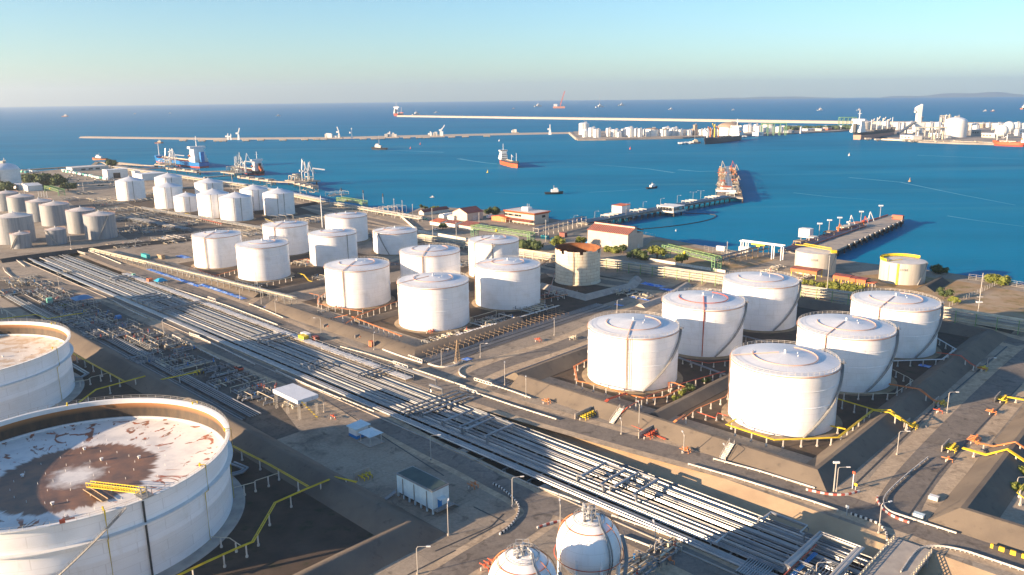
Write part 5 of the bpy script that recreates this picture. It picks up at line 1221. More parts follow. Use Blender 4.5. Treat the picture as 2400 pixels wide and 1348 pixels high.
tarp((1095, 842), 3.5, 3.5, 'small blue tarpaulin heap beside the lattice mast', 5); tarp((1530, 668), 5, 14, 'blue sheets beside the tall pipe rack', 6); tarp((1570, 680), 4, 12, 'more blue sheets on the yard left of the back tank', 7); tarp((1450, 715), 2, 5, 'small blue sheet among stacked pipes', 8)
tarp((1245, 700), 3, 4, 'blue heap right of the tank with rust drips', 9); tarp((430, 602), 5, 14, 'flat blue sheets in the sunny upper left yard', 10); tarp((2168, 858), 3, 4, 'blue heap at the foot of the far right tank', 11); tarp((1500, 700), 2, 12, 'strip of blue sheet beside stacked slabs', 12)
tarp((855, 766), 1.6, 9, 'pale tan rubble strip beside the road under the middle bund', 13, K.cream_pipe); tarp((2170, 1000), 1.2, 1.2, 'pale stones at the yard edge', 14, K.concrete)
random.seed(5)
# ------------------------------------------------------------------ buildings
def bld(near, left, right, ytop, label, wall, roof, style='flat', eave=.4, zb=0, name='building', cat='building', doors=(), wins=(), band=None, rh=None, rot=None, h=None, extra=None):
    """near, left, right: survey points of three wall feet; ytop: picture height of the near wall top"""
    n_, l_, r_ = G(*near, zb), G(*left, zb), G(*right, zb); rot = YA if rot is None else rot
    ua = Vector((cos(rot), sin(rot), 0)); va = Vector((-sin(rot), cos(rot), 0))
    lv = abs((l_ - n_).dot(va)); lu = abs((r_ - n_).dot(ua)); h = h or ztop(n_, ytop)
    t = Thing(name, label, cat, n_, rot)          # local x = towards the sea, y = to the left
    mb = MB(); 
    rh = rh if rh is not None else lu * .18
    if style in ('gable', 'gable_v'):
        if style == 'gable': prof = [(0, 0), (lu, 0), (lu, h), (lu / 2, h + rh), (0, h)]; a = [(x, 0, z) for x, z in prof]; b_ = [(x, lv, z) for x, z in prof]
        else: prof = [(0, 0), (lv, 0), (lv, h), (lv / 2, h + rh), (0, h)]; a = [(0, y, z) for y, z in prof]; b_ = [(lu, y, z) for y, z in prof]
        mb.hull(a, b_)
    else: mb.box((lu / 2, lv / 2, 0), (lu, lv, h), z0=0)
    t.part('wall', mb, wall, smooth=False)
    mb = MB(); e = eave
    if style == 'gable':
        k = rh / (lu / 2)
        for s_ in (0, 1):
            x0, x1 = (-e, lu / 2) if s_ == 0 else (lu / 2, lu + e); z0, z1 = (h - e * k, h + rh) if s_ == 0 else (h + rh, h - e * k)
            mb.hull([(x0, -e, z0 + .03), (x1, -e, z1 + .03), (x1, -e, z1 + .25), (x0, -e, z0 + .25)], [(x0, lv + e, z0 + .03), (x1, lv + e, z1 + .03), (x1, lv + e, z1 + .25), (x0, lv + e, z0 + .25)])
    elif style == 'gable_v':
        k = rh / (lv / 2)
        for s_ in (0, 1):
            y0, y1 = (-e, lv / 2) if s_ == 0 else (lv / 2, lv + e); z0, z1 = (h - e * k, h + rh) if s_ == 0 else (h + rh, h - e * k)
            mb.hull([(-e, y0, z0 + .03), (-e, y1, z1 + .03), (-e, y1, z1 + .25), (-e, y0, z0 + .25)], [(lu + e, y0, z0 + .03), (lu + e, y1, z1 + .03), (lu + e, y1, z1 + .25), (lu + e, y0, z0 + .25)])
    elif style == 'flat': mb.box((lu / 2, lv / 2, 0), (lu + 2 * e, lv + 2 * e, .35), z0=h + .003)
    elif style == 'mono': mb.hull([(-e, -e, h), (-e, lv + e, h), (-e, lv + e, h + .25), (-e, -e, h + .25)], [(lu + e, -e, h + rh), (lu + e, lv + e, h + rh), (lu + e, lv + e, h + rh + .25), (lu + e, -e, h + rh + .25)])
    rf = t.part('roof', mb, roof, smooth=False)
    if style == 'gable' and rh:                     # standing seams on the slope that faces the yard
        mb = MB(); k2 = int(lv / 1.6)
        for i in range(k2 + 1): y = lv * i / k2; mb.bar((-e, y, h + .3 - e * rh / (lu / 2)), (lu / 2, y, h + rh + .3), .16)
        t.part('roof_seams', mb, band or K.rrline, rf)
    for (face, p, w_, hh, z) in doors:
        mb = MB()
        if face == 'f': mb.box((-.03, lv * p, z + hh / 2), (.12, w_, hh))
        else: mb.box((lu * p, -.03, z + hh / 2), (w_, .12, hh))
        t.part('door', mb, K.curb if wall is not K.bluewhite else K.blue, smooth=False)
    for (face, p, w_, hh, z) in wins:
        mb = MB()
        if face == 'f': mb.box((-.04, lv * p, z + hh / 2), (.12, w_, hh))
        else: mb.box((lu * p, -.04, z + hh / 2), (w_, .12, hh))
        t.part('window', mb, K.glass, smooth=False)
    return t, lu, lv, h
# big beige warehouse with stepped red roof
t, lu, lv, h = bld((1471, 588), (1381, 573), (1512, 580), 547, 'large beige warehouse with a stepped red roof at the shore', K.beige, K.redroof, 'none', doors=(('f', .45, 4, 4.5, 0), ('r', .7, 2, 3, 0)), h=10.6)
mb = MB(); k1 = lu * .42; mb.hull([(-.5, -.5, h - .1), (-.5, lv + .5, h - .1), (-.5, lv + .5, h + .2), (-.5, -.5, h + .2)], [(k1, -.5, h + 3.2), (k1, lv + .5, h + 3.2), (k1, lv + .5, h + 3.5), (k1, -.5, h + 3.5)]); r1 = t.part('front_roof', mb, K.redroof, smooth=False)
mb = MB(); mb.hull([(0, 0, h - .01), (k1, 0, h + 3.1), (k1, 0, h - .01)], [(0, lv, h - .01), (k1, lv, h + 3.1), (k1, lv, h - .01)]); mb.hull([(k1, 0, h), (k1, 0, h + 4.4), (k1 + 3, 0, h + 3.8), (k1 + 3, 0, h)], [(k1, lv, h), (k1, lv, h + 4.4), (k1 + 3, lv, h + 3.8), (k1 + 3, lv, h)]); t.part('upper_wall', mb, K.beige, smooth=False)
mb = MB(); mb.hull([(k1 - .3, -.4, h + 4.4), (k1 - .3, lv + .4, h + 4.4), (k1 - .3, lv + .4, h + 4.7), (k1 - .3, -.4, h + 4.7)], [(lu + .4, -.4, h + .8), (lu + .4, lv + .4, h + .8), (lu + .4, lv + .4, h + 1.1), (lu + .4, -.4, h + 1.1)]); t.part('back_roof', mb, K.redroof, smooth=False)
mb = MB()
for i in range(24): y = lv * i / 23; mb.bar((-.5, y, h + .24), (k1, y, h + 3.54), .22)
t.part('roof_seams', mb, K.rrline, r1)
# office block with orange fascia
t, lu, lv, h = bld((1252, 527), (1176, 519), (1279, 520), 511, 'flat roofed office with a bold orange fascia and dark windows', K.beige, K.galvroof, 'none', h=8.2, wins=(('f', .97, 4.2, 1.7, 5), ('f', .82, 4.4, 1.7, 5), ('f', .72, 1.2, 1.7, 5), ('f', .60, 4.6, 1.7, 5), ('f', .48, 2.4, 1.7, 5), ('r', .65, 4, 2, 4.6)))
mb = MB(); mb.hull([(0, 0, h - .6), (lu, 0, h - .6), (lu, lv, h - .6), (0, lv, h - .6)], [(-1.4, -1.4, h + 1), (lu + 1.4, -1.4, h + 1), (lu + 1.4, lv + 1.4, h + 1), (-1.4, lv + 1.4, h + 1)]); t.part('fascia', mb, K.orangeroof, smooth=False)
mb = MB(); mb.box((lu / 2, lv / 2, h + 1.02), (lu, lv, .1)); t.part('roof', mb, K.galvroof, smooth=False); mb = MB(); mb.box((lu * .55, lv * .52, h + 2.4), (5, 7, 2.8)); ph = t.part('roof_house', mb, K.whitewall, smooth=False)
mb = MB()
for y in (-1, 1): mb.bar((lu * .55 + 1, lv * .5 + y, h + 3.6), (lu * .55 + 1, lv * .5 + y, h + 6.4), .18)
t.part('antenna', mb, K.pole, ph)
mb = MB(); mb.hull([(-5.5, .5, 2.4), (-5.5, lv - 1, 2.4), (-5.5, lv - 1, 2.6), (-5.5, .5, 2.6)], [(0, .5, 3.4), (0, lv - 1, 3.4), (0, lv - 1, 3.6), (0, .5, 3.6)]); t.part('lean_to_roof', mb, K.redroof, smooth=False)
mb = MB()
for i in range(8): y = 1 + (lv - 2.5) * i / 7; mb.bar((-5.2, y, 0), (-5.2, y, 2.4), .2)
t.part('lean_to_posts', mb, K.whitewall)
bld((1095, 519), (1062, 514), (1139, 514), 504, 'beige house with a striped dark red gable roof', K.beige, K.redroof, 'gable_v', h=6.5, rh=3.6, doors=(('r', .5, 5, 4, 0),), wins=())
bld((993, 505), (984, 503), (1049, 496), 500, 'very long low shed with an orange red gable end', K.curb, K.redroof, 'gable_v', h=2.8, rh=1.8)
bld((1186, 521), (1154, 516), (1180, 513), 512, 'small orange open garage left of the office', K.orange, K.orangeroof, 'gable_v', h=3.4, rh=1.0)
bld((1031, 530), (1010, 526), (1046, 522), 523, 'small white hut with a bright red roof', K.whitewall, K.orangeroof, 'gable', h=2.6, rh=1.4)
bld((1066, 533), (1047, 529), (1073, 526), 527, 'white hut with a pale red roof beside a bush', K.whitewall, K.redroof, 'gable', h=2.6, rh=1.4)
bld((1108, 541), (1075, 536), (1128, 532), 533, 'low cream building with a wide dark red roof by the green gantry', K.curb, K.redroof, 'gable', h=3, rh=2.2)
bld((1063, 516), (1049, 514), (1069, 512), 509, 'tiny white hut beside arched tents', K.whitewall, K.whitewall, 'gable', h=2.8, rh=1)
for i, (x, y) in enumerate(((1034, 511), (1042, 509), (1051, 508))):
    c = G(x, y); t = Thing('arched_tent', 'white arched tent, %s of the three beside the red roofed huts' % ('left', 'middle', 'right')[i], 'tent', c, YA); mb = MB(); mb.hull([(0, 3.2 * cos(pi * j / 8), 1.6 + 1.8 * sin(pi * j / 8)) for j in range(9)] + [(0, -3.2, .02), (0, 3.2, .02)], [(9, 3.2 * cos(pi * j / 8), 1.6 + 1.8 * sin(pi * j / 8)) for j in range(9)] + [(9, -3.2, .02), (9, 3.2, .02)]); t.part('canopy', mb, K.whitewall)
bld((1457, 500), (1436, 497), (1474, 496), 486, 'small white jetty house with a red roof beside the first jetty', K.whitewall, K.orangeroof, 'mono', h=6, rh=.4, zb=1, doors=(('r', .6, 2.6, 3, 0),))
bld((253, 419), (243, 417), (299, 415), 405, 'long white hall with a dark door near the left shore', K.whitewall, K.roofw, 'flat', h=11, doors=(), wins=(('r', .45, 9, 7, 0),))
bld((317, 418), (309, 417), (324, 416), 407, 'small white cube building behind the first shore tank', K.whitewall, K.roofw, 'flat', h=9)
bld((334, 424), (326, 421), (372, 417), 411, 'white low building with a flat roof behind the first shore tank', K.whitewall, K.roofw, 'flat', h=8)
bld((66, 449), (46, 444), (104, 447), 439, 'long white shed with a pale roof below the large gas tank', K.whitewall, K.roofw, 'gable_v', h=6, rh=2)
bld((46, 445), (34, 440), (60, 443), 436, 'small white shed next to the large gas tank', K.whitewall, K.roofw, 'flat', h=5)
bld((170, 402), (152, 400), (232, 393), 394, 'low pale building with a row of openings near the trestle at the far left', K.curb, K.galvroof, 'flat', h=5, wins=(('r', .3, 6, 2, 1), ('r', .5, 6, 2, 1), ('r', .7, 6, 2, 1)))
bld((742, 588), (729, 583), (754, 582), 570, 'small white shed between middle tanks by the white mast', K.whitewall, K.roofw, 'gable', h=5, rh=.8, doors=(('r', .4, 2, 2, 0),))
for (n_, l_, r_, lab) in (((1913, 656), (1853, 646), (1931, 650), 'dark red canopy in front of the cream tank with the slanting yellow walkway'), ((1990, 670), (1953, 663), (2003, 665), 'dark red canopy between the two cream tanks, left half'), ((2027, 677), (1992, 671), (2038, 672), 'dark red canopy between the two cream tanks, right half')):
    n0, l0, r0 = G(*n_), G(*l_), G(*r_); lv = abs((l0 - n0).dot(VA)); lu = max(7, abs((r0 - n0).dot(UA))); t = Thing('canopy', lab, 'canopy', n0, YA)
    mb = MB(); mb.hull([(0, 0, 4.6), (lu / 2, 0, 5.2), (lu, 0, 4.6), (lu, 0, 4.4), (0, 0, 4.4)], [(0, lv, 4.6), (lu / 2, lv, 5.2), (lu, lv, 4.6), (lu, lv, 4.4), (0, lv, 4.4)]); t.part('roof', mb, K.redroof, smooth=False)
    mb = MB(); mb.box((.1, lv / 2, 3.7), (.2, lv, 1.9)); t.part('skirt', mb, K.orangeroof, smooth=False)
    for x in (.4, lu - .4):
        for y in (.6, lv / 2, lv - .6): mb = MB(); mb.bar((x, y, 0), (x, y, 4.4), .3); t.part('post', mb, K.yellow)
c = G(2044, 678); t = Thing('canopy', 'small bright orange canopy at the right end of the dark red ones', 'canopy', c, YA); mb = MB(); mb.box((2, 4, 3.2), (5, 10, .25)); t.part('roof', mb, K.orangeroof)
for x in (0, 4):
    for y in (0, 8): mb = MB(); mb.bar((x, y, 0), (x, y, 3.1), .2); t.part('post', mb, K.pole)
# pale blue control cabin on stilts
n0, l0, r0 = G(1015, 1207), G(926, 1165), G(1053, 1188); lv = (l0 - n0).dot(VA); lu = (r0 - n0).dot(UA); h = ztop(n0, 1154)
t = Thing('control_cabin', 'pale blue switch cabin on short stilts with a dark flat roof, in the shaded yard', 'cabin', n0, YA)
mb = MB(); mb.box((lu / 2, lv / 2, 0), (lu, lv, h - 1.3), z0=1.3); t.part('wall', mb, K.bluewhite, smooth=False)
mb = MB(); mb.box((lu / 2, lv / 2, 0), (lu + .3, lv + .3, .3), z0=h + .003); t.part('roof', mb, K.steeld, smooth=False); mb = MB(); mb.box((lu / 2, lv / 2, 0), (lu - .5, lv - .5, .06), z0=h + .31); t.part('roof_sheet', mb, mat('dark_green_roof', (.06, .10, .10), (.04, .07, .075), .3, .7))
mb = MB(); mb.box((lu / 2, lv / 2, .7), (lu - 1, lv - 1, .2)); t.part('dark_base', mb, K.dark)
for i in range(7):
    for x in (.2, lu - .2): mb = MB(); mb.box((x, .2 + (lv - .4) * i / 6, .65), (.4, .4, 1.3)); t.part('stilt', mb, K.bluewhite)
for i in (.15, .5, .82): mb = MB(); mb.bar((-.12, lv * i, 1.2), (-.12, lv * i, h - .4), .16); t.part('downpipe', mb, K.steeld)
mb = MB(); mb.box((lu * .42, -.05, 2.5), (1.3, .12, 2.2)); t.part('door', mb, K.blue); mb = MB(); mb.box((lu * .45, -.7, 3.9), (2.2, 1.4, .1)); t.part('porch_roof', mb, K.bluewhite)
mb = MB(); mb.box((lu * .5, -.9, 1.35), (lu, 1.7, .12))
for x in (0, lu): mb.bar((x, -1.7, 1.3), (x, -1.7, 2.4), .07)
mb.bar((0, -1.7, 2.4), (lu, -1.7, 2.4), .06); mb.bar((0, -1.7, 1.9), (lu, -1.7, 1.9), .05)
for i in range(5): mb.box((lu + .5 + i * .35, -.9, 1.1 - i * .25), (.36, 1.3, .08))
t.part('landing', mb, K.steeld); mb = MB(); mb.bar((-.2, lv + .4, 1.3), (-3.2, lv + .9, 0), 1.2, .15); mb.bar((-.2, lv - .1, 2.3), (-3.2, lv + .4, 1), .06); t.part('ramp', mb, K.steeld)
# small guard hut and shelter, canopies
t, lu, lv, h = bld((836, 1030), (816, 1022), (862, 1018), 1012, 'small white guard hut with blue base and pale roof', K.whitewall, K.bluewhite, 'mono', h=3.1, eave=.5, rh=.3)
mb = MB(); mb.box((lu / 2, lv / 2, .5), (lu + .06, lv + .06, 1.0)); t.part('blue_base', mb, K.blue, smooth=False)
def shelter(px, lu, lv, h, label, roof, hip=.7, deep=.2, legs=K.pole, lattice=False):
    c = G(*px); t = Thing('shelter', label, 'shelter', c, YA); mb = MB()
    if hip: mb.hull([(-.4, -.4, h), (lu + .4, -.4, h), (lu + .4, lv + .4, h), (-.4, lv + .4, h)], [(lu * .3, lv * .3, h + hip), (lu * .7, lv * .3, h + hip), (lu * .7, lv * .7, h + hip), (lu * .3, lv * .7, h + hip)])
    else: mb.box((lu / 2, lv / 2, h), (lu + .8, lv + .8, deep))
    t.part('roof', mb, roof, smooth=False)
    for x in (.2, lu - .2):
        for y in ((.2, lv - .2) if lv < 9 else (.2, lv / 2, lv - .2)):
            mb = MB()
            if lattice:
                for dx in (-.3, .3):
                    for dy in (-.3, .3): mb.bar((x + dx, y + dy, 0), (x + dx, y + dy, h), .07)
                z = 0
                while z < h - .8: mb.bar((x - .3, y - .3, z), (x + .3, y - .3, z + .8), .04); z += .8
            else: mb.bar((x, y, 0), (x, y, h), .2)
            t.part('post', mb, legs)
    return t
t = shelter((868, 1047), 4.4, 5.2, 3.0, 'open shelter with a pale blue hipped roof beside the guard hut', K.bluewhite, .8); mb = MB(); mb.box((2.2, 2.6, .12), (5.5, 6.4, .2)); t.part('slab', mb, K.concrete)
t = shelter((702, 985), 6.8, 14.5, 6.2, 'high white flat canopy over pumps beside the near road', K.roofw, 0, 1.3, K.pole, True)
mb = MB()
for i in range(7): mb.bar((1 + i * .6, -1.2 - i * .35, 6 - i * .9), (1 + i * .6, -.2 - i * .35, 6 - i * .9), .5, .06)
mb.bar((.8, -.7, 6.5), (5, -3, 0), .1); t.part('yellow_steps', mb, K.yellow)
shelter((182, 731), 8, 8, 5.6, 'open shelter with a blue hipped roof in the left yard', mat('blue_sheet_roof', (.10, .24, .42), None), 1.2)
t = shelter((372, 671), 5, 5, 2.4, 'bright blue tent roof by the main road, orange box beside it', mat('turquoise_tent', (.02, .32, .55), None), 1.4)
# containers, boxes, vehicles
def crate(px, size, mt, label, rot=0, name='container', cat='container', zb=0):
    c = G(*px, zb); t = Thing(name, label, cat, c, YA + rot); mb = MB(); mb.box((0, 0, 0), size, z0=.15); t.part('body', mb, mt, smooth=False)
    mb = MB(); sx, sy, sz = size
    for x in (-sx / 2, sx / 2):
        for y in (-sy / 2, sy / 2): mb.bar((x, y, 0), (x, y, sz + .2), .16)
    t.part('corner_posts', mb, K.steeld)
    return t
crate((352, 663), (2.4, 3, 2.4), K.orangeroof, 'orange box beside the bright blue tent'); crate((117, 710), (2.4, 2.4, 2.4), K.cargreen, 'green box in the shaded left yard'); crate((314, 648), (1.6, 1.6, 1.6), K.cargreen, 'small green bin beside the main road')
crate((342, 605), (2.4, 9, 2.6), K.teal, 'teal container on the sunny upper left yard'); crate((378, 606), (2.4, 7, 2.6), K.timber, 'brown open box beside the teal container'); crate((1745, 598 - 8), (3, 7, 3.2), K.whitewall, 'white box on the seaside yard left of the white gantry'); crate((1690, 588), (2.5, 6, 3), K.whitewall, 'second white box on the seaside yard')
crate((871, 812), (1.4, 2.2, 2.2), K.orangeroof, 'orange box beside the tarpaulin on the middle bund'); crate((712, 798), (2.5, 4.5, 2.2), K.yellow, 'yellow machine box parked above the sandy slope'); crate((740, 798), (2.2, 3, 1.8), K.redroof, 'red machine box parked right of the yellow one'); crate((717, 789), (2.2, 5, 1.6), K.whitewall, 'white box behind the parked machines')
crate((1888, 556), (6, 8, 6.2), K.whitewall, 'white cabin on the second jetty', zb=1); crate((2104, 514), (4, 8, 3.2), K.redp, 'red shelter box at the end of the second jetty', zb=1); crate((1412, 556), (2.4, 8, 2.6), K.blue, 'blue container left of the warehouse'); crate((1375, 571), (2.4, 8, 2.6), K.blue, 'bright blue container at the left wall of the warehouse')
crate((1277, 560), (2.4, 6, 2.4), K.teal, 'teal container near the bushes by the jetty rack'); crate((1300, 566), (2.4, 6, 2.4), K.teal, 'second teal container near the bushes'); crate((2188, 1171), (1.5, 2.2, .9), K.whitewall, 'small white box on the pale yard at the lower right'); crate((2153, 1212), (1.5, 2.4, .8), K.bluewhite, 'small pale box in the shade near the junction')
crate((205, 846 - 30), (2, 2, 2), K.blue, 'blue drum box in the shaded valve area'); crate((278, 747), (2.2, 2.4, 1.4), K.blue, 'small dark blue box beside the shaded pipes'); crate((1320, 555), (3, 5, 3), K.redroof, 'small hut with red top beside the jetty rack')
def car(c, rot, mt, label, kind='car', group=None):
    t = Thing('parked_' + kind, label, kind, c, rot, group); L_, w_ = (4.4, 1.8) if kind == 'car' else (8.0, 2.5)
    if kind == 'car':
        mb = MB(); mb.hull([(-L_ / 2, -w_ / 2, .35), (L_ / 2, -w_ / 2, .35), (L_ / 2, -w_ / 2, .8), (L_ * .25, -w_ / 2, .95), (-L_ / 2, -w_ / 2, .95)], [(-L_ / 2, w_ / 2, .35), (L_ / 2, w_ / 2, .35), (L_ / 2, w_ / 2, .8), (L_ * .25, w_ / 2, .95), (-L_ / 2, w_ / 2, .95)]); t.part('body', mb, mt)
        mb = MB(); mb.hull([(-L_ * .42, -.8, .96), (L_ * .25, -.8, .96), (L_ * .25, .8, .96), (-L_ * .42, .8, .96)], [(-L_ * .3, -.65, 1.45), (L_ * .06, -.65, 1.45), (L_ * .06, .65, 1.45), (-L_ * .3, .65, 1.45)]); t.part('cabin', mb, K.glass)
    else:
        mb = MB(); mb.box((L_ / 2 - 1, 0, 1.5), (1.9, w_, 2.2)); t.part('cab', mb, K.carw); mb = MB(); mb.box((-1.1, 0, 1.9), (5.8, w_, 2.4)); t.part('load', mb, mt)
    for x in (-L_ * .32, L_ * .32):
        for y in (-w_ / 2, w_ / 2): mb = MB(); mb.v = []; mb.tube([(x, y - .12, .35), (x, y + .12, .35)], .35, 10); t.part('wheel', mb, K.black)
    return t
car(G(1020, 539), YA + R(90), K.carw, 'white van driving on the road behind the stair tank'); car(G(1150, 512), YA, K.whitewall, 'white lorry parked left of the orange garage', 'truck'); car(G(1010, 522), YA + R(40), K.cars, 'silver car beside the white tents')
car(G(985, 512), YA + R(90), K.carw, 'white car near the end of the long red shed'); car(G(997, 515), YA + R(90), K.cargreen, 'green car near the tents'); car(G(1300, 556 + 12), YA + R(90), K.carw, 'white car parked by the jetty rack'); car(G(1395, 573), YA, K.carw, 'white car parked at the warehouse', 'car')
car(G(560, 866), YA + R(90), K.redp, 'red tractor parked on the near yard', 'car'); car(G(1240, 520), YA + R(90), K.cars, 'silver car at the office front')
# lorry park at the far left: rows of cars and tank containers
random.seed(21); ccol = [K.carw, K.cars, K.steeld, K.cars, K.black, K.carw]; protos = []
for i in range(6): protos.append(car(G(100 + i * 12, 425 - i), YA + R(90), ccol[i], 'small car parked in the wide lot beyond the grey tanks', 'car', 'cars parked in the far left lot'))
for i in range(70):
    x = random.uniform(95, 275); y = random.choice((413, 417, 421, 425, 429, 434)) + (x - 180) * .02 + random.uniform(-.6, .6); copy_thing(random.choice(protos).o, G(x, y), YA + R(90) + random.uniform(-.1, .1))
tp = [car(G(150 + i * 8, 404 + i * 1.2), YA + R(90), m_, 'tank container lorry in the turquoise row near the white hall', 'truck', 'container lorries in the far left lot') for i, m_ in enumerate((K.cargreen, K.teal, K.bluewhite, K.carw))]
for i in range(30): x = 148 + i * 3.6; copy_thing(random.choice(tp).o, G(x + random.uniform(-1, 1), 402.5 + (x - 148) * .19 + random.uniform(-1.2, 1.2)), YA + R(90) + random.uniform(-.2, .2))
for i in range(8): copy_thing(random.choice(tp).o, G(55 + i * 4.5, 403 + random.uniform(-2, 3)), YA + random.uniform(0, 1.5))

# ------------------------------------------------------------------ lamps, poles, mast
def lamp(px, ytop, label, arm=2.2, rot=0, group='street lamps of the yard', zb=0, double=False, foot=True):
    c = G(*px, zb); h = ztop(c, ytop); t = Thing('street_lamp', label, 'street lamp', c, R(rot), group); mb = MB(); mb.tube([(0, 0, 0), (0, 0, h * .5), (0, 0, h - .4)], .11, 6); t.part('pole', mb, K.pole)
    mb = MB(); mb.tube([(0, 0, h - .45), (.25, 0, h - .05), (arm, 0, h)], .07, 5)
    if double: mb.tube([(0, 0, h - .45), (-.25, 0, h - .05), (-arm, 0, h)], .07, 5)
    t.part('arm', mb, K.pole)
    for s_ in ((1, -1) if double else (1,)): mb = MB(); mb.box((s_ * (arm + .35), 0, h), (.95, .34, .18)); t.part('lamp_head', mb, K.lit)
    if foot: mb = MB(); mb.cyl((0, 0), 0, .5, .3, n=8); t.part('foot', mb, K.concrete)
    return t
for px, yt, lab, rt in (((2219, 968), 919, 'street lamp by the right bund, at the middle yellow valves', 0), ((2102, 1066), 1011, 'street lamp at the bend of the right road below the nearest tank', 0), ((1960, 1152), 1095, 'shorter of the two lamps at the front bund corner', 0), ((2313, 862), 839, 'street lamp at the far yellow valves by the right bund', 0),
    ((2059, 1250), 1180, 'brownish street lamp at the head of the road bridge', 20), ((1912, 1352), 1318, 'street lamp among the pipes at the lower picture edge', 0), ((1201, 1187), 1119, 'street lamp inside the black and white kerb bend', 10), ((1051, 1255), 1184, 'street lamp right below the pale blue cabin', 90), ((979, 1346), 1281, 'street lamp on the lower bund near the picture edge', 0),
    ((1010, 1078), 1021, 'street lamp beside the corridor above the cabin', 10), ((760, 966), 912, 'street lamp right of the white canopy', 20), ((1233, 932), 888, 'street lamp on the verge left of the front bund', 90), ((1183, 903), 854, 'brown street lamp beside the pipe bank at the road', 90), ((1035, 858), 818, 'street lamp at the fork beside the scaffold', 0),
    ((1126, 838), 805, 'street lamp by the lower pale pipe stubs', 0), ((1299, 786), 750, 'street lamp beside the road between the blocks', 90), ((1446, 733), 703, 'street lamp above the road between the blocks, behind big tank', 20), ((1456, 1018), 988, 'street lamp between the two red pipe sets', 90), ((1497, 1010), 948, 'street lamp in front of the concrete steps with red pipes', 90),
    ((1313, 1250), 1184, 'street lamp left of the larger sphere top', 90), ((1534, 1298), 1235, 'street lamp in the shade right of the larger sphere', 90), ((877, 820), 783, 'street lamp beside the orange box at the tarpaulin', 90), ((753, 783), 745, 'street lamp at the red pump skid', 180), ((647, 738), 705, 'street lamp beside the left tarpaulin', 90), ((385, 792), 750, 'street lamp at the bend of the near road', 90),
    ((646, 875), 866, 'short lamp by the near road rail above the canopy', 10), ((613, 712), 672, 'street lamp at the end of the slim rack', 90), ((563, 703), 676, 'street lamp beside the bend left of the tarpaulin', 90), ((141, 688), 650, 'street lamp in the shaded left yard', 90), ((1700, 1085), 1050, 'street lamp in front of the steps below the nearest tank', 90), ((1002 + 600, 1062), 1020, 'street lamp on the verge at the red hydrants', 90),
    ((167, 583), 552, 'street lamp at the top of the left road', 90), ((318, 578), 560, 'street lamp by the sunlit pump frame', 90), ((2383, 1140), 1118, 'street lamp at the right edge by the yellow pipe', 0)):
    lamp(px, yt, lab, rot=rt)
for px, yt, lab in (((756, 533), 460, 'thick white mast behind the middle tanks'), ((925, 512), 465, 'tall pole behind the stair tank, left of a close pair'), ((944, 514), 469, 'tall pole behind the stair tank, right of a close pair'), ((968, 518), 478, 'tall pole right of the close pair'), ((1015, 568), 487, 'tall pole crossing the white huts'), ((1070, 565), 520, 'pole beside the pipe rack, right of the crossing pole'),
    ((1123, 525), 498, 'pole in front of the beige house'), ((1279, 577), 515, 'tall brown pole right of the office'), ((1703, 606), 566, 'tall pole on the seaside yard'), ((1938, 682), 598, 'tallest rusty pole in front of the red canopies'), ((801, 470), 442, 'dark tipped stack by the shore, left'), ((852, 473), 447, 'dark tipped stack by the shore, middle'), ((898, 478), 455, 'dark tipped stack by the shore, right'),
    ((546, 445), 408, 'thin pole between the shore trestle and a jetty'), ((705, 470), 435, 'thin pole by the shore near the right loading jetty'), ((196, 449), 428, 'thin pole in the far left lot'), ((58, 455), 430, 'thin pole below the large gas tank'), ((1954, 1152), 1084, 'taller mast with floodlights at the front bund corner'), ((2041, 690), 665, 'thin pole right of the orange canopy'),
    ((91, 461), 448, 'first of four pale stacks in a row at the far left'), ((98, 462), 449, 'second of four pale stacks at the far left'), ((104, 463), 448, 'third of four pale stacks at the far left'), ((111, 464), 448, 'fourth of four pale stacks at the far left')):
    c = G(*px); h = ztop(c, yt); t = Thing('tall_pole', lab, 'pole', c); th = 'thick' in lab; mb = MB(); mb.cyl((0, 0), 0, h, .45 if th else .24, .32 if th else .15, 8); t.part('mast', mb, K.whitewall if th or 'pale' in lab else K.pole)
    if 'dark tipped' in lab: mb = MB(); mb.cyl((0, 0), h - 2.5, h + .5, .55, n=8); t.part('tip', mb, K.dark)
    elif 'floodlights' in lab: mb = MB(); mb.box((0, 0, h), (1.6, .4, .5)); t.part('floodlight', mb, K.lit)
    elif th: mb = MB(); mb.cyl((0, 0), h, h + 1.2, .12, n=6); t.part('spike', mb, K.pole)
    else: mb = MB(); mb.bar((-.7, 0, h - .8), (.7, 0, h - .8), .15); t.part('crossarm', mb, K.pole)
c = G(2291, 741); h = ztop(c, 640); t = Thing('power_pole', 'power pole with small platform on the dry field at the right', 'pole', c); mb = MB(); mb.cyl((0, 0), 0, h, .22, .16, 8); t.part('mast', mb, K.pole); mb = MB(); mb.box((0, 0, h * .33), (2.6, 1.2, .5)); mb.bar((-1.4, 0, h * .45), (1.4, 0, h * .45), .2); t.part('platform', mb, K.whitewall)
c = G(1073, 851); h = ztop(c, 797); t = Thing('lattice_mast', 'rusty lattice mast tapering to a point at the road fork', 'mast', c, .5); mb = MB(); w_ = .95
for sx, sy in ((-1, -1), (1, -1), (1, 1), (-1, 1)): mb.bar((sx * w_, sy * w_, 0), (sx * .15, sy * .15, h), .16)
for i in range(9):
    z0, z1 = h * i / 9, h * (i + 1) / 9; a, b_ = [w_ * (1 - k / 9) + .15 * k / 9 for k in (i, i + 1)]
    for (p, q) in (((-1, -1), (1, -1)), ((1, -1), (1, 1)), ((1, 1), (-1, 1)), ((-1, 1), (-1, -1))): mb.bar((p[0] * a, p[1] * a, z0), (q[0] * b_, q[1] * b_, z1), .1); mb.bar((p[0] * b_, p[1] * b_, z1), (q[0] * b_, q[1] * b_, z1), .1)
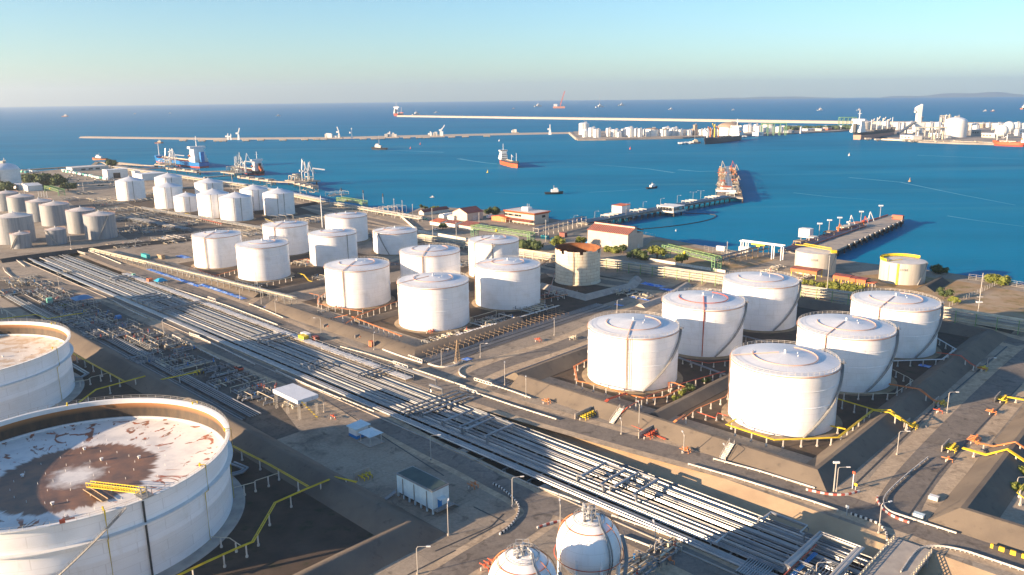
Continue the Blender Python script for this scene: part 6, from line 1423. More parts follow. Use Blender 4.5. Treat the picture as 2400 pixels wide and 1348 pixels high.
t.part('lattice', mb, K.timber); mb = MB(); mb.box((0, 0, .2), (2.8, 2.8, .4)); t.part('base', mb, K.concrete)
c = G(602, 678 - 4); h = ztop(c, 668); t = Thing('white_mast', 'small white lattice antenna at the end of the slim rack', 'mast', c); mb = MB()
for sx, sy in ((-1, -1), (1, -1), (0, 1)): mb.bar((sx * .8, sy * .8, 0), (0, 0, 9), .14)
for z in (2, 4, 6): mb.bar((-.8 * (1 - z / 9), -.8 * (1 - z / 9), z), (.8 * (1 - z / 9), -.8 * (1 - z / 9), z), .1)
t.part('lattice', mb, K.whitewall)
for px, yt, lab, m_, m2 in (((1984, 1209), 1188, 'small white sign on a short post above the sandy slope at the junction', K.pole, K.lit), ((1998, 1145), 1108, 'white post with a red head at the red and white kerb', K.whitewall, K.redp), ((2005, 1148), 1136, 'yellow box on a short post beside the red headed post', K.pole, K.yellow)):
    c = G(*px); h = ztop(c, yt); t = Thing('marker_post', lab, 'post', c, .6); mb = MB(); mb.bar((0, 0, 0), (0, 0, h), .18); t.part('post', mb, m_); mb = MB(); mb.box((0, 0, h), (.2, .8, .7)); t.part('head', mb, m2)
# perimeter fences
def fence(px, h, label):
    path = [G(x, y) for x, y in px]; t = Thing('mesh_fence', label, 'fence', path[0]); mb = MB(); pm = MB()
    for a, b_ in zip(path, path[1:]):
        n_ = max(1, int((b_ - a).length / 3.5))
        for i in range(n_ + 1): q = a.lerp(b_, i / n_); pm.bar(q, q + Vector((0, 0, h)), .14)
        for z in (.2, h * .35, h * .65, h): mb.bar(a + Vector((0, 0, z)), b_ + Vector((0, 0, z)), .06)
    t.part('wires', mb, K.pole, world=True); t.part('posts', pm, K.pole, world=True)
fence([(1880, 680), (2020, 700), (2140, 716), (2290, 746), (2404, 770)], 2.4, 'wire fence behind the six tank block, in front of the red canopies')
fence([(2270, 655), (2340, 665), (2404, 676)], 3, 'wire fence on the shore at the right edge'); fence([(2336, 668), (2225, 720)], 2.4, 'wire fence across the dry field'); fence([(1650, 588), (1735, 604)], 3.5, 'wire fence on the shore left of the white gantry'); fence([(1512, 558), (1535, 562)], 4, 'short pale fence behind the warehouse')
# walls
for px, h, wd, lab in ((((980, 545), (1110, 568)), 2.2, .3, 'long white wall below the red roofed huts'), (((1505, 608), (1700, 640)), 1.6, .3, 'pale wall between bushes and the pipe rack'), (((930, 500), (975, 540)), 1.6, .3, 'white wall bending down behind the stair tank'), (((1215, 1) , (1216, 2)), 0, 0, None)):
    if not lab: continue
    a, b_ = G(*px[0]), G(*px[1]); mb = MB(); mb.bar(a + Vector((0, 0, h / 2)), b_ + Vector((0, 0, h / 2)), wd, h); one('boundary_wall', mb, K.curb, lab, 'wall')
a, b_ = G(1505, 633), G(1498, 655); c = G(1262, 690)

# ------------------------------------------------------------------ trees and bushes
def bush(px, w_, h, label, mt, n_=260, trunk=True, seed=1, zb=0, kind='bush', depth=None):
    random.seed(seed); c = G(*px, zb); t = Thing(kind, label, 'tree' if kind == 'small_tree' else 'bush', c); mb = MB()
    th = h * .3 if kind == 'small_tree' else h * .12
    if kind == 'small_tree': n_ = int(n_ * 1.3)
    lumps = [(random.uniform(-.32, .32) * w_, random.uniform(-.32, .32) * (depth or w_), th + (h - th) * random.uniform(.3, .72), random.uniform(.2, .36)) for _ in range(7)]
    for i in range(n_):
        lx, ly, lz, lr = random.choice(lumps); a = random.uniform(0, 2 * pi); e = math.asin(random.uniform(-.8, 1)); r_ = lr * w_ * random.uniform(.75, 1.08)
        p = Vector((lx + r_ * cos(a) * cos(e), ly + r_ * sin(a) * cos(e), max(.1, lz + r_ * .8 * sin(e)))); s_ = w_ * random.uniform(.035, .075)
        d1 = Vector((random.uniform(-1, 1), random.uniform(-1, 1), random.uniform(-.6, .6))).normalized() * s_; d2 = Vector((random.uniform(-1, 1), random.uniform(-1, 1), random.uniform(-.3, 1))).normalized() * s_
        mb.add([p - d1, p - d2, p + d1, p + d2], [(0, 1, 2, 3)])
    for lx, ly, lz, lr in lumps: mb.ball((lx, ly, lz), lr * w_ * .72, 7, m=5)
    t.part('crown', mb, mt, smooth=False); mb = MB(); mb.cyl((0, 0), 0, th + h * .2, w_ * .05 + .05, w_ * .03, 6)
    for lx, ly, lz, lr in lumps[:4]: mb.bar((0, 0, th * .7), (lx * .8, ly * .8, lz), w_ * .025 + .04)
    t.part('trunk', mb, K.trunk); return t
for i, (px, w_, h, lab, mt, kd) in enumerate((((1155, 507), 11, 8, 'dark green tree clump right of the beige house', K.leafd, 'small_tree'), ((1146, 505), 8, 6, 'smaller dark tree touching the clump by the beige house', K.leafd, 'small_tree'), ((1022, 496), 9, 5, 'olive bush behind the long red shed', K.leafy, 'bush'), ((1031, 497), 8, 4, 'bush at the shore behind the long red shed', K.leafy, 'bush'), ((989, 489), 5, 4, 'dark round bush at the shore, left of a pair', K.leafd, 'bush'), ((998, 491), 5, 4, 'dark round bush at the shore, right of a pair', K.leafd, 'bush'),
    ((1038, 537), 6, 5, 'dark bush between the two red roofed huts', K.leafd, 'bush'), ((1307, 584), 9, 9, 'olive tree right of the stair tank, in front of the yard', K.leafy, 'small_tree'), ((1360, 580), 8, 8, 'green tree touching the left wall of the warehouse', K.leafy, 'small_tree'), ((1460, 594), 6, 6, 'green tree before the near corner of the warehouse', K.leafd, 'small_tree'), ((1437, 592), 8, 3.5, 'low green bushes along the warehouse front', K.leafy, 'bush'), ((1425, 590), 7, 3, 'low bush at the warehouse front, left', K.leafy, 'bush'),
    ((1485, 604), 10, 5, 'dark bush right below the warehouse corner', K.leafd, 'bush'), ((1500, 608), 9, 5, 'dark bush next to the warehouse corner one', K.leafd, 'bush'), ((1540, 606), 10, 7, 'olive tree left of the second green gantry', K.leafy, 'small_tree'), ((1598, 622), 8, 7, 'olive tree under the second green gantry', K.leafy, 'small_tree'), ((1230, 583), 14, 5, 'dark hedge beside the jetty rack, left part', K.leafd, 'bush'), ((1248, 586), 12, 5, 'dark hedge beside the jetty rack, right part', K.leafd, 'bush'),
    ((1880, 668), 5, 3, 'yellow green bush before the first red canopy', K.leafy, 'bush'), ((1898, 672), 6, 3.4, 'bush before the first red canopy, second', K.leafy, 'bush'), ((1925, 677), 6, 3.4, 'bush between the two red canopies', K.leafy, 'bush'), ((1950, 681), 8, 4.4, 'bright bush before the second red canopy, left', K.leafy, 'bush'), ((1966, 684), 8, 5, 'bright bush before the second red canopy, middle', K.leafy, 'bush'), ((1988, 687), 8, 4, 'bright bush before the second red canopy, right', K.leafy, 'bush'), ((2006, 690), 8, 5, 'bright bush at the right end of the hedge', K.leafy, 'bush'),
    ((2200, 641), 9, 4, 'dark round bush on the shore right of the cream tanks', K.leafd, 'bush'), ((2328, 663), 9, 4, 'brown green bush on the shore at the right', K.leafy, 'bush'), ((2345, 667), 9, 4, 'bush on the shore next to the right edge', K.leafy, 'bush'), ((2232, 712), 5, 3.6, 'yellow green bush on the dry field', K.leafy, 'bush'), ((2245, 714), 3, 4.2, 'small pointed bush on the dry field', K.leafy, 'bush'), ((2212, 700), 6, 6, 'dark tree just behind the far right tank', K.leafd, 'bush'),
    ((114, 441), 26, 15, 'large dark tree by the far left lot', K.leafd, 'small_tree'), ((142, 444), 20, 13, 'second dark tree by the far left lot', K.leafd, 'small_tree'), ((160, 447), 16, 9, 'third smaller dark tree by the far left lot', K.leafd, 'bush'), ((72, 430), 20, 9, 'bush right of the large gas tank', K.leafd, 'bush'), ((88, 425), 22, 8, 'scrub between the gas tank and the car lot', K.leafy, 'bush'), ((60, 425), 16, 9, 'dark scrub at the foot of the large gas tank', K.leafd, 'bush'), ((265, 394), 18, 14, 'dark tree at the head of the shore trestle', K.leafd, 'small_tree'),
    ((10, 446), 26, 6, 'scrub below the large gas tank at the left edge', K.leafd, 'bush'), ((1585, 938), 3.6, 1.5, 'yellow green weeds beside the cream laddered tank, front', K.leafy, 'bush'), ((1600, 926), 3.6, 1.6, 'weeds beside the dividing bund', K.leafy, 'bush'), ((1617, 913), 4, 1.8, 'dark weeds on the dividing bund', K.leafd, 'bush'), ((1655, 895), 4, 1.6, 'dark weeds behind the dividing bund', K.leafd, 'bush'), ((1722, 868), 3, 1.5, 'weeds between the near tanks', K.leafd, 'bush'), ((148, 722), 4, 2, 'small brown bush in the shaded left yard', K.leafy, 'bush'),
    ((2395, 1110), 4, 1.5, 'weeds inside the right bund, upper', K.leafy, 'bush'), ((2380, 1145), 4, 1.2, 'weeds inside the right bund, lower', K.leafy, 'bush'))):
    bush(px, w_, h, lab, mt, 420 if w_ > 5 else 130, seed=i + 40, kind=kd)
random.seed(9)
# ------------------------------------------------------------------ jetties
def lin(px0, px1, z=0): return G(*px0, z), G(*px1, z)
def trestle(a, b_, wd, z, label, name='jetty_trestle', cat='jetty', step=9, th=.7, pipes=0, mt=None, pm=None, rail=False, pr=.3, thick_pile=.9):
    d = b_ - a; L_ = d.length; t = Thing(name, label, cat, (a.x, a.y, z), math.atan2(d.y, d.x)); mb = MB(); mb.box((L_ / 2, 0, -th / 2), (L_, wd, th)); t.part('deck', mb, mt or K.pier, smooth=False)
    k = max(1, int(L_ / step)); f0 = None
    for i in range(k + 1):
        if f0 is None:
            mb = MB()
            for y in (-wd * .4, 0, wd * .4) if wd > 8 else (-wd * .35, wd * .35): mb.cyl((0, y), SEA - z - 1, -th, thick_pile / 2, n=8)
            mb.box((0, 0, -th - .3), (1.1, wd, .6)); f0 = t.part('pile_bent', mb, K.pile)
            f0.location = (1, 0, 0)
        else: f = f0.copy(); COL.objects.link(f); f.parent = t.o; f.location = (1 + (L_ - 2) * i / k, 0, 0)
    for j in range(pipes):
        y = -wd / 2 + .9 + j * (wd * .62) / max(1, pipes - 1); mb = MB(); mb.tube([(0, y, pr + .5), (L_ / 2, y, pr + .5), (L_, y, pr + .5)], pr, 6); t.part('pipe', mb, (pm or CLAD)[j % len(pm or CLAD)])
    if rail:
        mb = MB()
        for y in (-wd / 2 + .1, wd / 2 - .1):
            mb.bar((0, y, 1.0), (L_, y, 1.0), .1)
            for i in range(int(L_ / 6)): mb.bar((i * 6, y, 0), (i * 6, y, 1), .1)
        t.part('railing', mb, K.pole)
    return t, L_
def arm(t, x, y, h, mt, lean=.25, rot=0):
    """marine loading arm or small jib crane"""
    mb = MB(); mb.cyl((x, y), 0, h * .55, .45, n=8); e = Vector((x + h * lean * cos(rot), y + h * lean * sin(rot), h)); mb.bar((x, y, h * .5), e, .5); mb.bar((x + .8, y, h * .45), e, .25); mb.bar(e, (e.x + h * .3 * cos(rot), e.y + h * .3 * sin(rot), h * .35), .35); mb.box((x - h * .1 * cos(rot), y, h * .5), (1.4, 1.2, 1.4)); t.part('loading_arm', mb, mt)
# first jetty
a = G(1362, 526, 0); b_ = G(1700, 462, 1); a.z = 1
t, L_ = trestle(a, b_, 13, 1, 'long first jetty carrying a bank of pipes out to the loading platform', pipes=7, pr=.55, pm=[CLAD[0], CLAD[3], CLAD[1]], rail=True)
for i in range(6):
    mb = MB(); x = 30 + i * 40
    for y in (-5, 0, 4): mb.bar((x, y, 0), (x, y, 3.2), .4)
    for dx in (0, 6, 12): mb.bar((x + dx, -5, 3), (x + dx, 4, 3), .7)
    t.part('pipe_bend', mb, CLAD[2])
for (x0, y0, x1, y1, lab) in ((1422, 507, 1486, 500, 'small concrete platform carrying the red roofed jetty house'), (1545, 492, 1600, 494, 'square concrete platform with pipe loops on the near side of the first jetty')):
    p, q = G(x0, y0, .5), G(x1, y1, .5); c = (p + q) / 2; t = Thing('jetty_platform', lab, 'platform', c, YA); near = 'near' in lab; mb = MB(); sz = (16, 24, 1.2) if not near else (20, 18, 1.4); mb.box((0, 0, 0), sz); t.part('deck', mb, K.curb)
    for x in (-6, 6):
        for y in (-7, 7): mb = MB(); mb.cyl((x, y), -6, -.5, .7, n=8); t.part('pile', mb, K.pile)
    if near:
        for i in range(5): mb = MB(); mb.tube([(-10, -7 + i * 3, 1), (7, -7 + i * 3, 1), (7, -7 + i * 3, 3), (-10, -7 + i * 3, 3)], .4, 6); t.part('pipe_loop', mb, CLAD[2])
        mb = MB(); mb.box((0, 0, 4.2), (19, 17, .5)); t.part('upper_deck', mb, K.whitewall)
        for x in (-9, 9):
            for y in (-8, 8): mb = MB(); mb.bar((x, y, .5), (x, y, 4), .5); t.part('post', mb, K.whitewall)
# pier head of the first jetty
nl, nr, fr_, fl = G(1681, 458, 1), G(1741, 464, 1), G(1722, 392, 1), G(1686, 392, 1)
t = Thing('jetty', 'long loading platform at the end of the first jetty, crowded with pipes and cranes', 'jetty', (nl.x, nl.y, 1)); mb = MB(); mb.prism([(p.x, p.y) for p in (nl, nr, fr_, fl)], -.2, 1.0); t.part('deck', mb, K.pier, world=True, smooth=False)
def hd(s_, r_, z=0):                          # s_: 0 left .. 1 right, r_: 0 near .. 1 far, in the thing's own space
    p = nl.lerp(nr, s_); q = fl.lerp(fr_, s_); v = p.lerp(q, r_); return (v.x - nl.x, v.y - nl.y, z)
for i in range(16):
    for s_ in (.0, .5, 1.0): mb = MB(); p = hd(s_, i / 15); mb.cyl(p, -6, -.9, .8, n=7); t.part('pile', mb, K.pile)
for j in range(16):
    s_ = .02 if j % 2 else .98
    p = hd(s_, (j + .5) / 16); mb = MB(); mb.box((p[0], p[1], -1.2), (2, 3, 2.6)); t.part('fender', mb, K.black)
random.seed(4)
for j in range(6): mb = MB(); s_ = .36 + j * .055; mb.tube([hd(s_, .02, 1.6), hd(s_, .5, 1.8), hd(s_, .97, 1.6)], .8, 6); t.part('pipe', mb, (CLAD[0], K.steeld, CLAD[1])[j % 3])
for j in range(64):
    p = hd(random.choice((random.uniform(.08, .32), random.uniform(.7, .93))), random.uniform(.03, .95)); mb = MB(); w_ = random.uniform(2, 5); hh = random.uniform(1.2, 5)
    for sx in (-1, 1):
        for sy in (-1, 1): mb.bar((p[0] + sx * w_ / 2, p[1] + sy * w_ / 2, 0), (p[0] + sx * w_ / 2, p[1] + sy * w_ / 2, hh), .4)
    mb.box((p[0], p[1], hh), (w_ + .6, w_ + .6, .5)); mb.tube([(p[0] - w_, p[1], .9), (p[0] + w_, p[1], .9)], .4, 6); t.part('deck_module', mb, random.choice((K.cream_pipe, K.timber, K.timber, K.orange, K.pier, K.redp, K.steeld)))
for s_, r_, h, m_ in ((.12, .42, 26, K.timber), (.12, .75, 28, K.cream_pipe), (.72, .80, 26, K.redp), (.92, .72, 22, K.cream_pipe), (.95, .42, 14, K.cream_pipe), (.3, .55, 14, K.whitewall), (.8, .55, 18, K.orange), (.2, .25, 10, K.whitewall)):
    p = hd(s_, r_); arm(t, p[0], p[1], h * .55, m_, .08)
p = hd(.35, .12); mb = MB(); mb.box((p[0], p[1], 2.5), (9, 9, 5)); t.part('hut', mb, K.whitewall); mb = MB(); mb.box((p[0], p[1], 5.3), (10, 10, .6)); t.part('hut_roof', mb, K.orangeroof)
mb = MB(); p, q = hd(-.05, .02, 4), hd(.75, .05, 4); mb.bar(p, q, 4, 1.6); t.part('conveyor', mb, K.whitewall)
for px, yt, lab, db in (((1467, 508), 476, 'lamp on the first jetty beside the jetty house', 0), ((1507, 490), 473, 'lamp on the first jetty, second along', 0), ((1548, 484), 465, 'lamp on the first jetty, third along', 0), ((1587, 477), 458, 'lamp on the first jetty, fourth along', 0), ((1624, 469), 450, 'double lamp on the first jetty, left', 1), ((1642, 465), 447, 'double lamp on the first jetty, right', 1), ((1394, 515), 495, 'lamp at the root of the first jetty', 0), ((1345, 520), 505, 'lamp beside the jetty rack', 0), ((1677, 458), 441, 'lamp just before the jetty head', 0)):
    lamp(px, yt, lab, 2.6, 0, 'lamps along the first jetty', 1, bool(db), False)
# second jetty
q = [G(*p, 1) for p in ((1824, 586), (1932, 599), (2121, 514), (2085, 504))]; nl, nr, fr_, fl = q
t = Thing('jetty', 'second jetty, a broad bare concrete deck with red railing on its far side', 'jetty', (nl.x, nl.y, 1)); mb = MB(); mb.prism([(p.x, p.y) for p in (nl, nr, fr_, fl)], -.2, 1.0); t.part('deck', mb, K.pier, world=True, smooth=False)
for i in range(15):
    for s_ in (.02, .5, .98): mb = MB(); p = hd(s_, (i + .3) / 15); mb.cyl(p, -6, -.9, .6, n=7); t.part('pile', mb, K.pile)
for i in range(12): mb = MB(); p = hd(1.02, (i + 4) / 16); mb.box((p[0], p[1], -1.2), (3, 3, 2.4), .75); t.part('fender', mb, K.black); mb = MB(); mb.cyl(p, 0, .6, .35, n=8); t.part('bollard', mb, K.lit)
mb = MB(); mb.bar(hd(0, .1, .6), hd(0, .98, .6), .3, 1.0); t.part('red_railing', mb, K.redp)
for j in range(9): mb = MB(); s_ = .04 + j * .04; mb.tube([hd(s_, .0, .8), hd(s_, .66, .8)], .34, 6); t.part('pipe', mb, (K.steeld, CLAD[0], K.redp)[j % 3])
for r_, w_, m_ in ((.12, 7, K.timber), (.22, 6, K.curb), (.36, 6, K.timber), (.50, 9, K.cream_pipe), (.56, 12, K.steeld), (.62, 9, K.orange)):
    p = hd(.12, r_, 0); mb = MB()
    for sx in (-1, 1):
        for sy in (-1, 1): mb.bar((p[0] + sx * w_ / 2, p[1] + sy * 2, 0), (p[0] + sx * w_ / 2, p[1] + sy * 2, 3), .4)
    mb.box((p[0], p[1], 3.2), (w_ + 1, 5, .6), .75); t.part('pipe_stand', mb, m_)
for s_, r_, h, m_ in ((.1, .45, 12, K.orange), (.1, .55, 19, K.whitewall), (.25, .66, 14, K.redp), (.35, .68, 20, K.whitewall)): p = hd(s_, r_); arm(t, p[0], p[1], h * .55, m_, .10)
for px, yt, lab in (((1876, 574), 537, 'floodlight mast on the second jetty, nearest'), ((1919, 556), 524, 'floodlight mast on the second jetty, second'), ((1942, 545), 516, 'floodlight mast on the second jetty, third'), ((1966, 540), 510, 'floodlight mast on the second jetty, fourth'), ((2017, 520), 496, 'floodlight mast on the second jetty, fifth'), ((2062, 512), 482, 'floodlight mast near the end of the second jetty')):
    c = G(*px, 1); h = ztop(c, yt); tt = Thing('floodlight_mast', lab, 'floodlight', c, 0, 'floodlights along the second jetty'); mb = MB(); mb.cyl((0, 0), 0, h, .22, .15, 6); tt.part('mast', mb, K.pole); mb = MB(); mb.box((0, 0, h), (3.2, 1.2, .9)); tt.part('floodlight', mb, K.lit)
# loading jetties at the left
def loading(px0, px1, mid, label, arms, seed):
    random.seed(seed); a, b_ = G(*px0, 1), G(*px1, 1); t, L_ = trestle(a, b_, 7, 1, 'walkway of ' + label, step=24, th=1.6, rail=True)
    for i in range(4): mb = MB(); mb.box((L_ * (i + .2) / 3.6, 0, .4), (7, 9, 2.4)); t.part('dolphin', mb, K.pier)
    c = G(*mid, 1); t = Thing('loading_platform', 'pipe crowded platform of ' + label, 'platform', c, YA); mb = MB(); mb.box((0, 0, 0), (26, 40, 1.4)); t.part('deck', mb, K.pier)
    for x in (-10, 10):
        for y in (-16, 0, 16): mb = MB(); mb.cyl((x, y), -6, -.6, .9, n=7); t.part('pile', mb, K.pile)
    for i in range(arms): arm(t, random.uniform(-3, 9), -14 + i * 24 / arms, random.uniform(19, 27), K.steel if i % 2 else K.whitewall, .1, random.uniform(0, 1))
    for i in range(8):
        x, y = random.uniform(-9, 5), random.uniform(-16, 16); w_ = random.uniform(4, 7); hh = random.uniform(3, 8); mb = MB()
        for sx in (-1, 1):
            for sy in (-1, 1): mb.bar((x + sx * w_ / 2, y + sy * w_ / 2, 0), (x + sx * w_ / 2, y + sy * w_ / 2, hh), .45)
        mb.box((x, y, hh), (w_, w_, .5)); mb.tube([(x - w_, y, 1.5), (x + w_, y, 1.5), (x + w_, y, hh)], .5, 6); t.part('deck_module', mb, random.choice((K.pole, K.whitewall, K.cream_pipe, K.steel)))
    mb = MB(); mb.bar((6, -16, 16), (17, -25, 14), 2, 1.4); mb.bar((6, -16, 0), (6, -16, 16), 1.0); t.part('gangway_tower', mb, K.whitewall)
loading((394, 394), (466, 402), (393, 386), 'the left loading jetty beside the blue tanker', 5, 1)
loading((562, 414), (642, 424), (553, 404), 'the middle loading jetty beside the black ship', 6, 2)
loading((694, 428), (740, 439), (709, 424), 'the right loading jetty with no ship', 5, 3)
for px0, px1, lab in (((272, 383), (365, 388), 'low trestle between the shore and the left loading jetty'), ((285, 396), (395, 392), 'approach bridge to the left loading jetty'), ((466, 402), (540, 400), 'thin walkway between left and middle loading jetties'), ((478, 415), (545, 410), 'approach bridge to the middle loading jetty'), ((640, 424), (700, 427), 'approach bridge to the right loading jetty'), ((272, 380), (326, 385), 'mooring walkway at the far left of the blue tanker')):
    trestle(*lin(px0, px1, 1), 5, 1, lab, step=26, th=1.4)
t = trestle(*lin((50, 398), (218, 387), 1), 6, 1, 'long low trestle running along the far left shore', step=40, th=1.6, mt=K.timber)[0]
t = trestle(*lin((218, 387), (228, 379), 1), 6, 1, 'bend of the far left trestle before the white boat', step=30, th=1.6, mt=K.timber)[0]
trestle(*lin((228, 379), (244, 380), 1), 6, 1, 'head of the far left trestle at the white boat', step=30, th=1.6, mt=K.timber); trestle(*lin((244, 380), (262, 388), 1), 6, 1, 'end of the far left trestle joining the shore', step=30, th=1.6, mt=K.pier)
# ------------------------------------------------------------------ breakwaters and far islands
def quay(px, z, label, name, mt, wd):
    path = [G(x, y, SEA) for x, y in px]; mb = MB(); mb.strip(path, [(-wd * .8, -.5), (-wd * .5, z), (wd * .5, z), (wd * .8, -.5)]); t = one(name, mb, mt, label, 'breakwater'); return t
K.palerock = mat('pale_breakwater', (.40, .36, .31), (.36, .33, .30), .05, .9)
quay([(198, 323), (500, 327), (800, 325), (1080, 318), (1340, 313)], 4, 'long pale breakwater crossing the middle of the bay', 'breakwater', K.palerock, 26)
a, b_ = lin((940, 270.5), (2010, 284.5), SEA + 8); trestle(a, b_, 60, SEA + 9, 'very long white causeway far out, its left end at a red ship', 'causeway', 'jetty', 230, 9, mt=K.palerock, thick_pile=18)
a, b_ = lin((2010, 284.5), (2440, 290), SEA + 8); trestle(a, b_, 60, SEA + 9, 'white causeway continuing behind the far right terminal', 'causeway', 'jetty', 230, 9, mt=K.palerock, thick_pile=18)
for x, y in ((430, 331), (474, 332), (510, 332), (524, 332), (577, 331), (612, 330), (664, 330), (715, 329), (742, 328), (760, 328), (852, 327), (878, 327), (895, 326), (954, 325), (983, 324), (1000, 324), (1059, 323), (1091, 322), (1141, 321)):
    c = G(x, y, SEA + 1); t = Thing('mooring_dolphin', 'small mooring dolphin standing in the water along the long breakwater', 'dolphin', c, 0, 'dolphins along the long breakwater'); mb = MB(); mb.box((0, 0, 2.5), (18, 10, 3)); t.part('cap', mb, K.pier); mb = MB()
    for dx in (-6, 6): mb = MB(); mb.cyl((dx, 0), -2, 1, 1.6, n=8); t.part('pile', mb, K.pile)
def crane(px, yt, label, jib=0, zb=SEA + 3, mt=None, w_=4):
    c = G(*px, zb); h = ztop(c, yt); t = Thing('harbour_crane', label, 'crane', c); mb = MB(); mb.hull([(-w_, -w_, 0), (w_, -w_, 0), (w_, w_, 0), (-w_, w_, 0)], [(-w_ * .3, -w_ * .3, h * .7), (w_ * .3, -w_ * .3, h * .7), (w_ * .3, w_ * .3, h * .7), (-w_ * .3, w_ * .3, h * .7)]); t.part('tower', mb, mt or K.whitewall); mb = MB(); mb.bar((0, 0, h * .55), (jib, 0, h), 2.2); mb.box((-3, 0, h * .55), (7, 4, 4)); t.part('jib', mb, mt or K.whitewall)
for px, yt, lab, jb, w_ in (((560, 328), 300, 'white crane with leaning jib on the left of the breakwater', 4, 3), ((535, 328), 313, 'cluster tower beside the left breakwater crane', 0, 2), ((542, 328), 314, 'second thin tower beside the left breakwater crane', 0, 2), ((795, 325), 297, 'thin white mast on the middle of the breakwater', -4, 2.5), ((825, 324), 300, 'orange tipped mast on the middle of the breakwater', 0, 2), ((1035, 320), 293, 'white crane leaning right on the breakwater', 9, 3), ((1009, 321), 308, 'short tower left of the leaning crane', 0, 2), ((914, 323), 308, 'short tower in the middle of the breakwater', 0, 3), ((1289, 316), 292, 'single white column on the breakwater near the island', 0, 4)):
    crane(px, yt, lab, jb, w_=w_)
for px, w_, h, lab in (((783, 325), 46, 10, 'white process block on the breakwater, left'), ((918, 323), 40, 12, 'grey process block on the middle of the breakwater'), ((1023, 321), 44, 16, 'white framed process block beside the leaning crane'), ((1208, 312), 20, 9, 'tiny white hut on the breakwater'), ((770, 325), 20, 14, 'small process tower on the breakwater')):
    c = G(*px, SEA + 3); t = Thing('process_block', lab, 'process block', c); random.seed(int(px[0])); mb = MB(); mb.box((0, 0, 1), (w_, 16, 3)); t.part('base', mb, K.pier)
    for i in range(6): mb = MB(); hh = random.uniform(.4, 1) * h; mb.box((w_ * (random.random() - .5) * .8, random.uniform(-4, 4), 2 + hh / 2), (random.uniform(3, 9), 5, hh)); t.part('module', mb, random.choice((K.whitewall, K.pole, K.curb)))
K.isl = mat('island_ground', (.34, .30, .26), (.20, .18, .16), .02, .95)
def island(px, label, name='far_terminal_ground'):
    pts = [G(x, y, SEA + 3.5) for x, y in px]; mb = MB(); mb.prism([(p.x, p.y) for p in pts], SEA - 1, SEA + 3.5); o = struct(name, mb, K.isl, smooth=False); return o
island([(1336, 313), (1354, 326.5), (1420, 326), (1500, 324), (1600, 322), (1680, 318), (1740, 316), (1800, 315), (1860, 311), (1960, 307), (2010, 302), (2010, 294), (1900, 297), (1700, 302), (1500, 305), (1345, 308)], '')
island([(2000, 300), (2040, 316), (2110, 327), (2160, 331), (2240, 334), (2320, 336), (2450, 339), (2450, 288), (2200, 291), (2004, 293)], '')
quay([(1336, 313.5), (1353, 328), (1500, 325.5), (1640, 321.5)], 4.6, 'tan sea wall around the near corner of the first far terminal', 'sea_wall', K.pier, 6)
ZI = SEA + 3.5
def ftank(z, o, s, lab, shell=None, roof=None, rh=.25, kind='storage_tank', dome=True, group='tanks of the first far terminal'):
    xl, xr, yt, yb = z; c, r, h = tankfit(o[0] + xl / s, o[0] + xr / s, o[1] + yt / s, o[1] + yb / s, ZI)
    t = Thing(kind, lab, 'storage tank', c, 0, group); mb = MB(); mb.lathe([(r, 0), (r, h * .98), (r + .4, h)], 28); t.part('shell', mb, shell or K.whitewall); mb = MB(); k = 6
    mb.lathe([(max(.01, (r + .4) * cos(pi / 2 * i / k)), h + r * rh * sin(pi / 2 * i / k)) for i in range(k + 1)] if dome else [(r + .4, h), (.01, h + r * rh)], 28); t.part('roof', mb, roof or K.roofw)
    mb = MB(); mb.box((r * .3, 0, h + r * rh + 1), (r * .5, r * .2, 2)); mb.bar(((r + .8) * cos(R(250)), (r + .8) * sin(R(250)), 0), ((r + .8) * cos(R(250)), (r + .8) * sin(R(250)), h + 2), 1.0); t.part('roof_fittings', mb, K.pole)
O1, S1 = (1320, 260), 6.667; BR = mat('brown_tank', (.34, .26, .20), (.26, .20, .16), .2, .7)
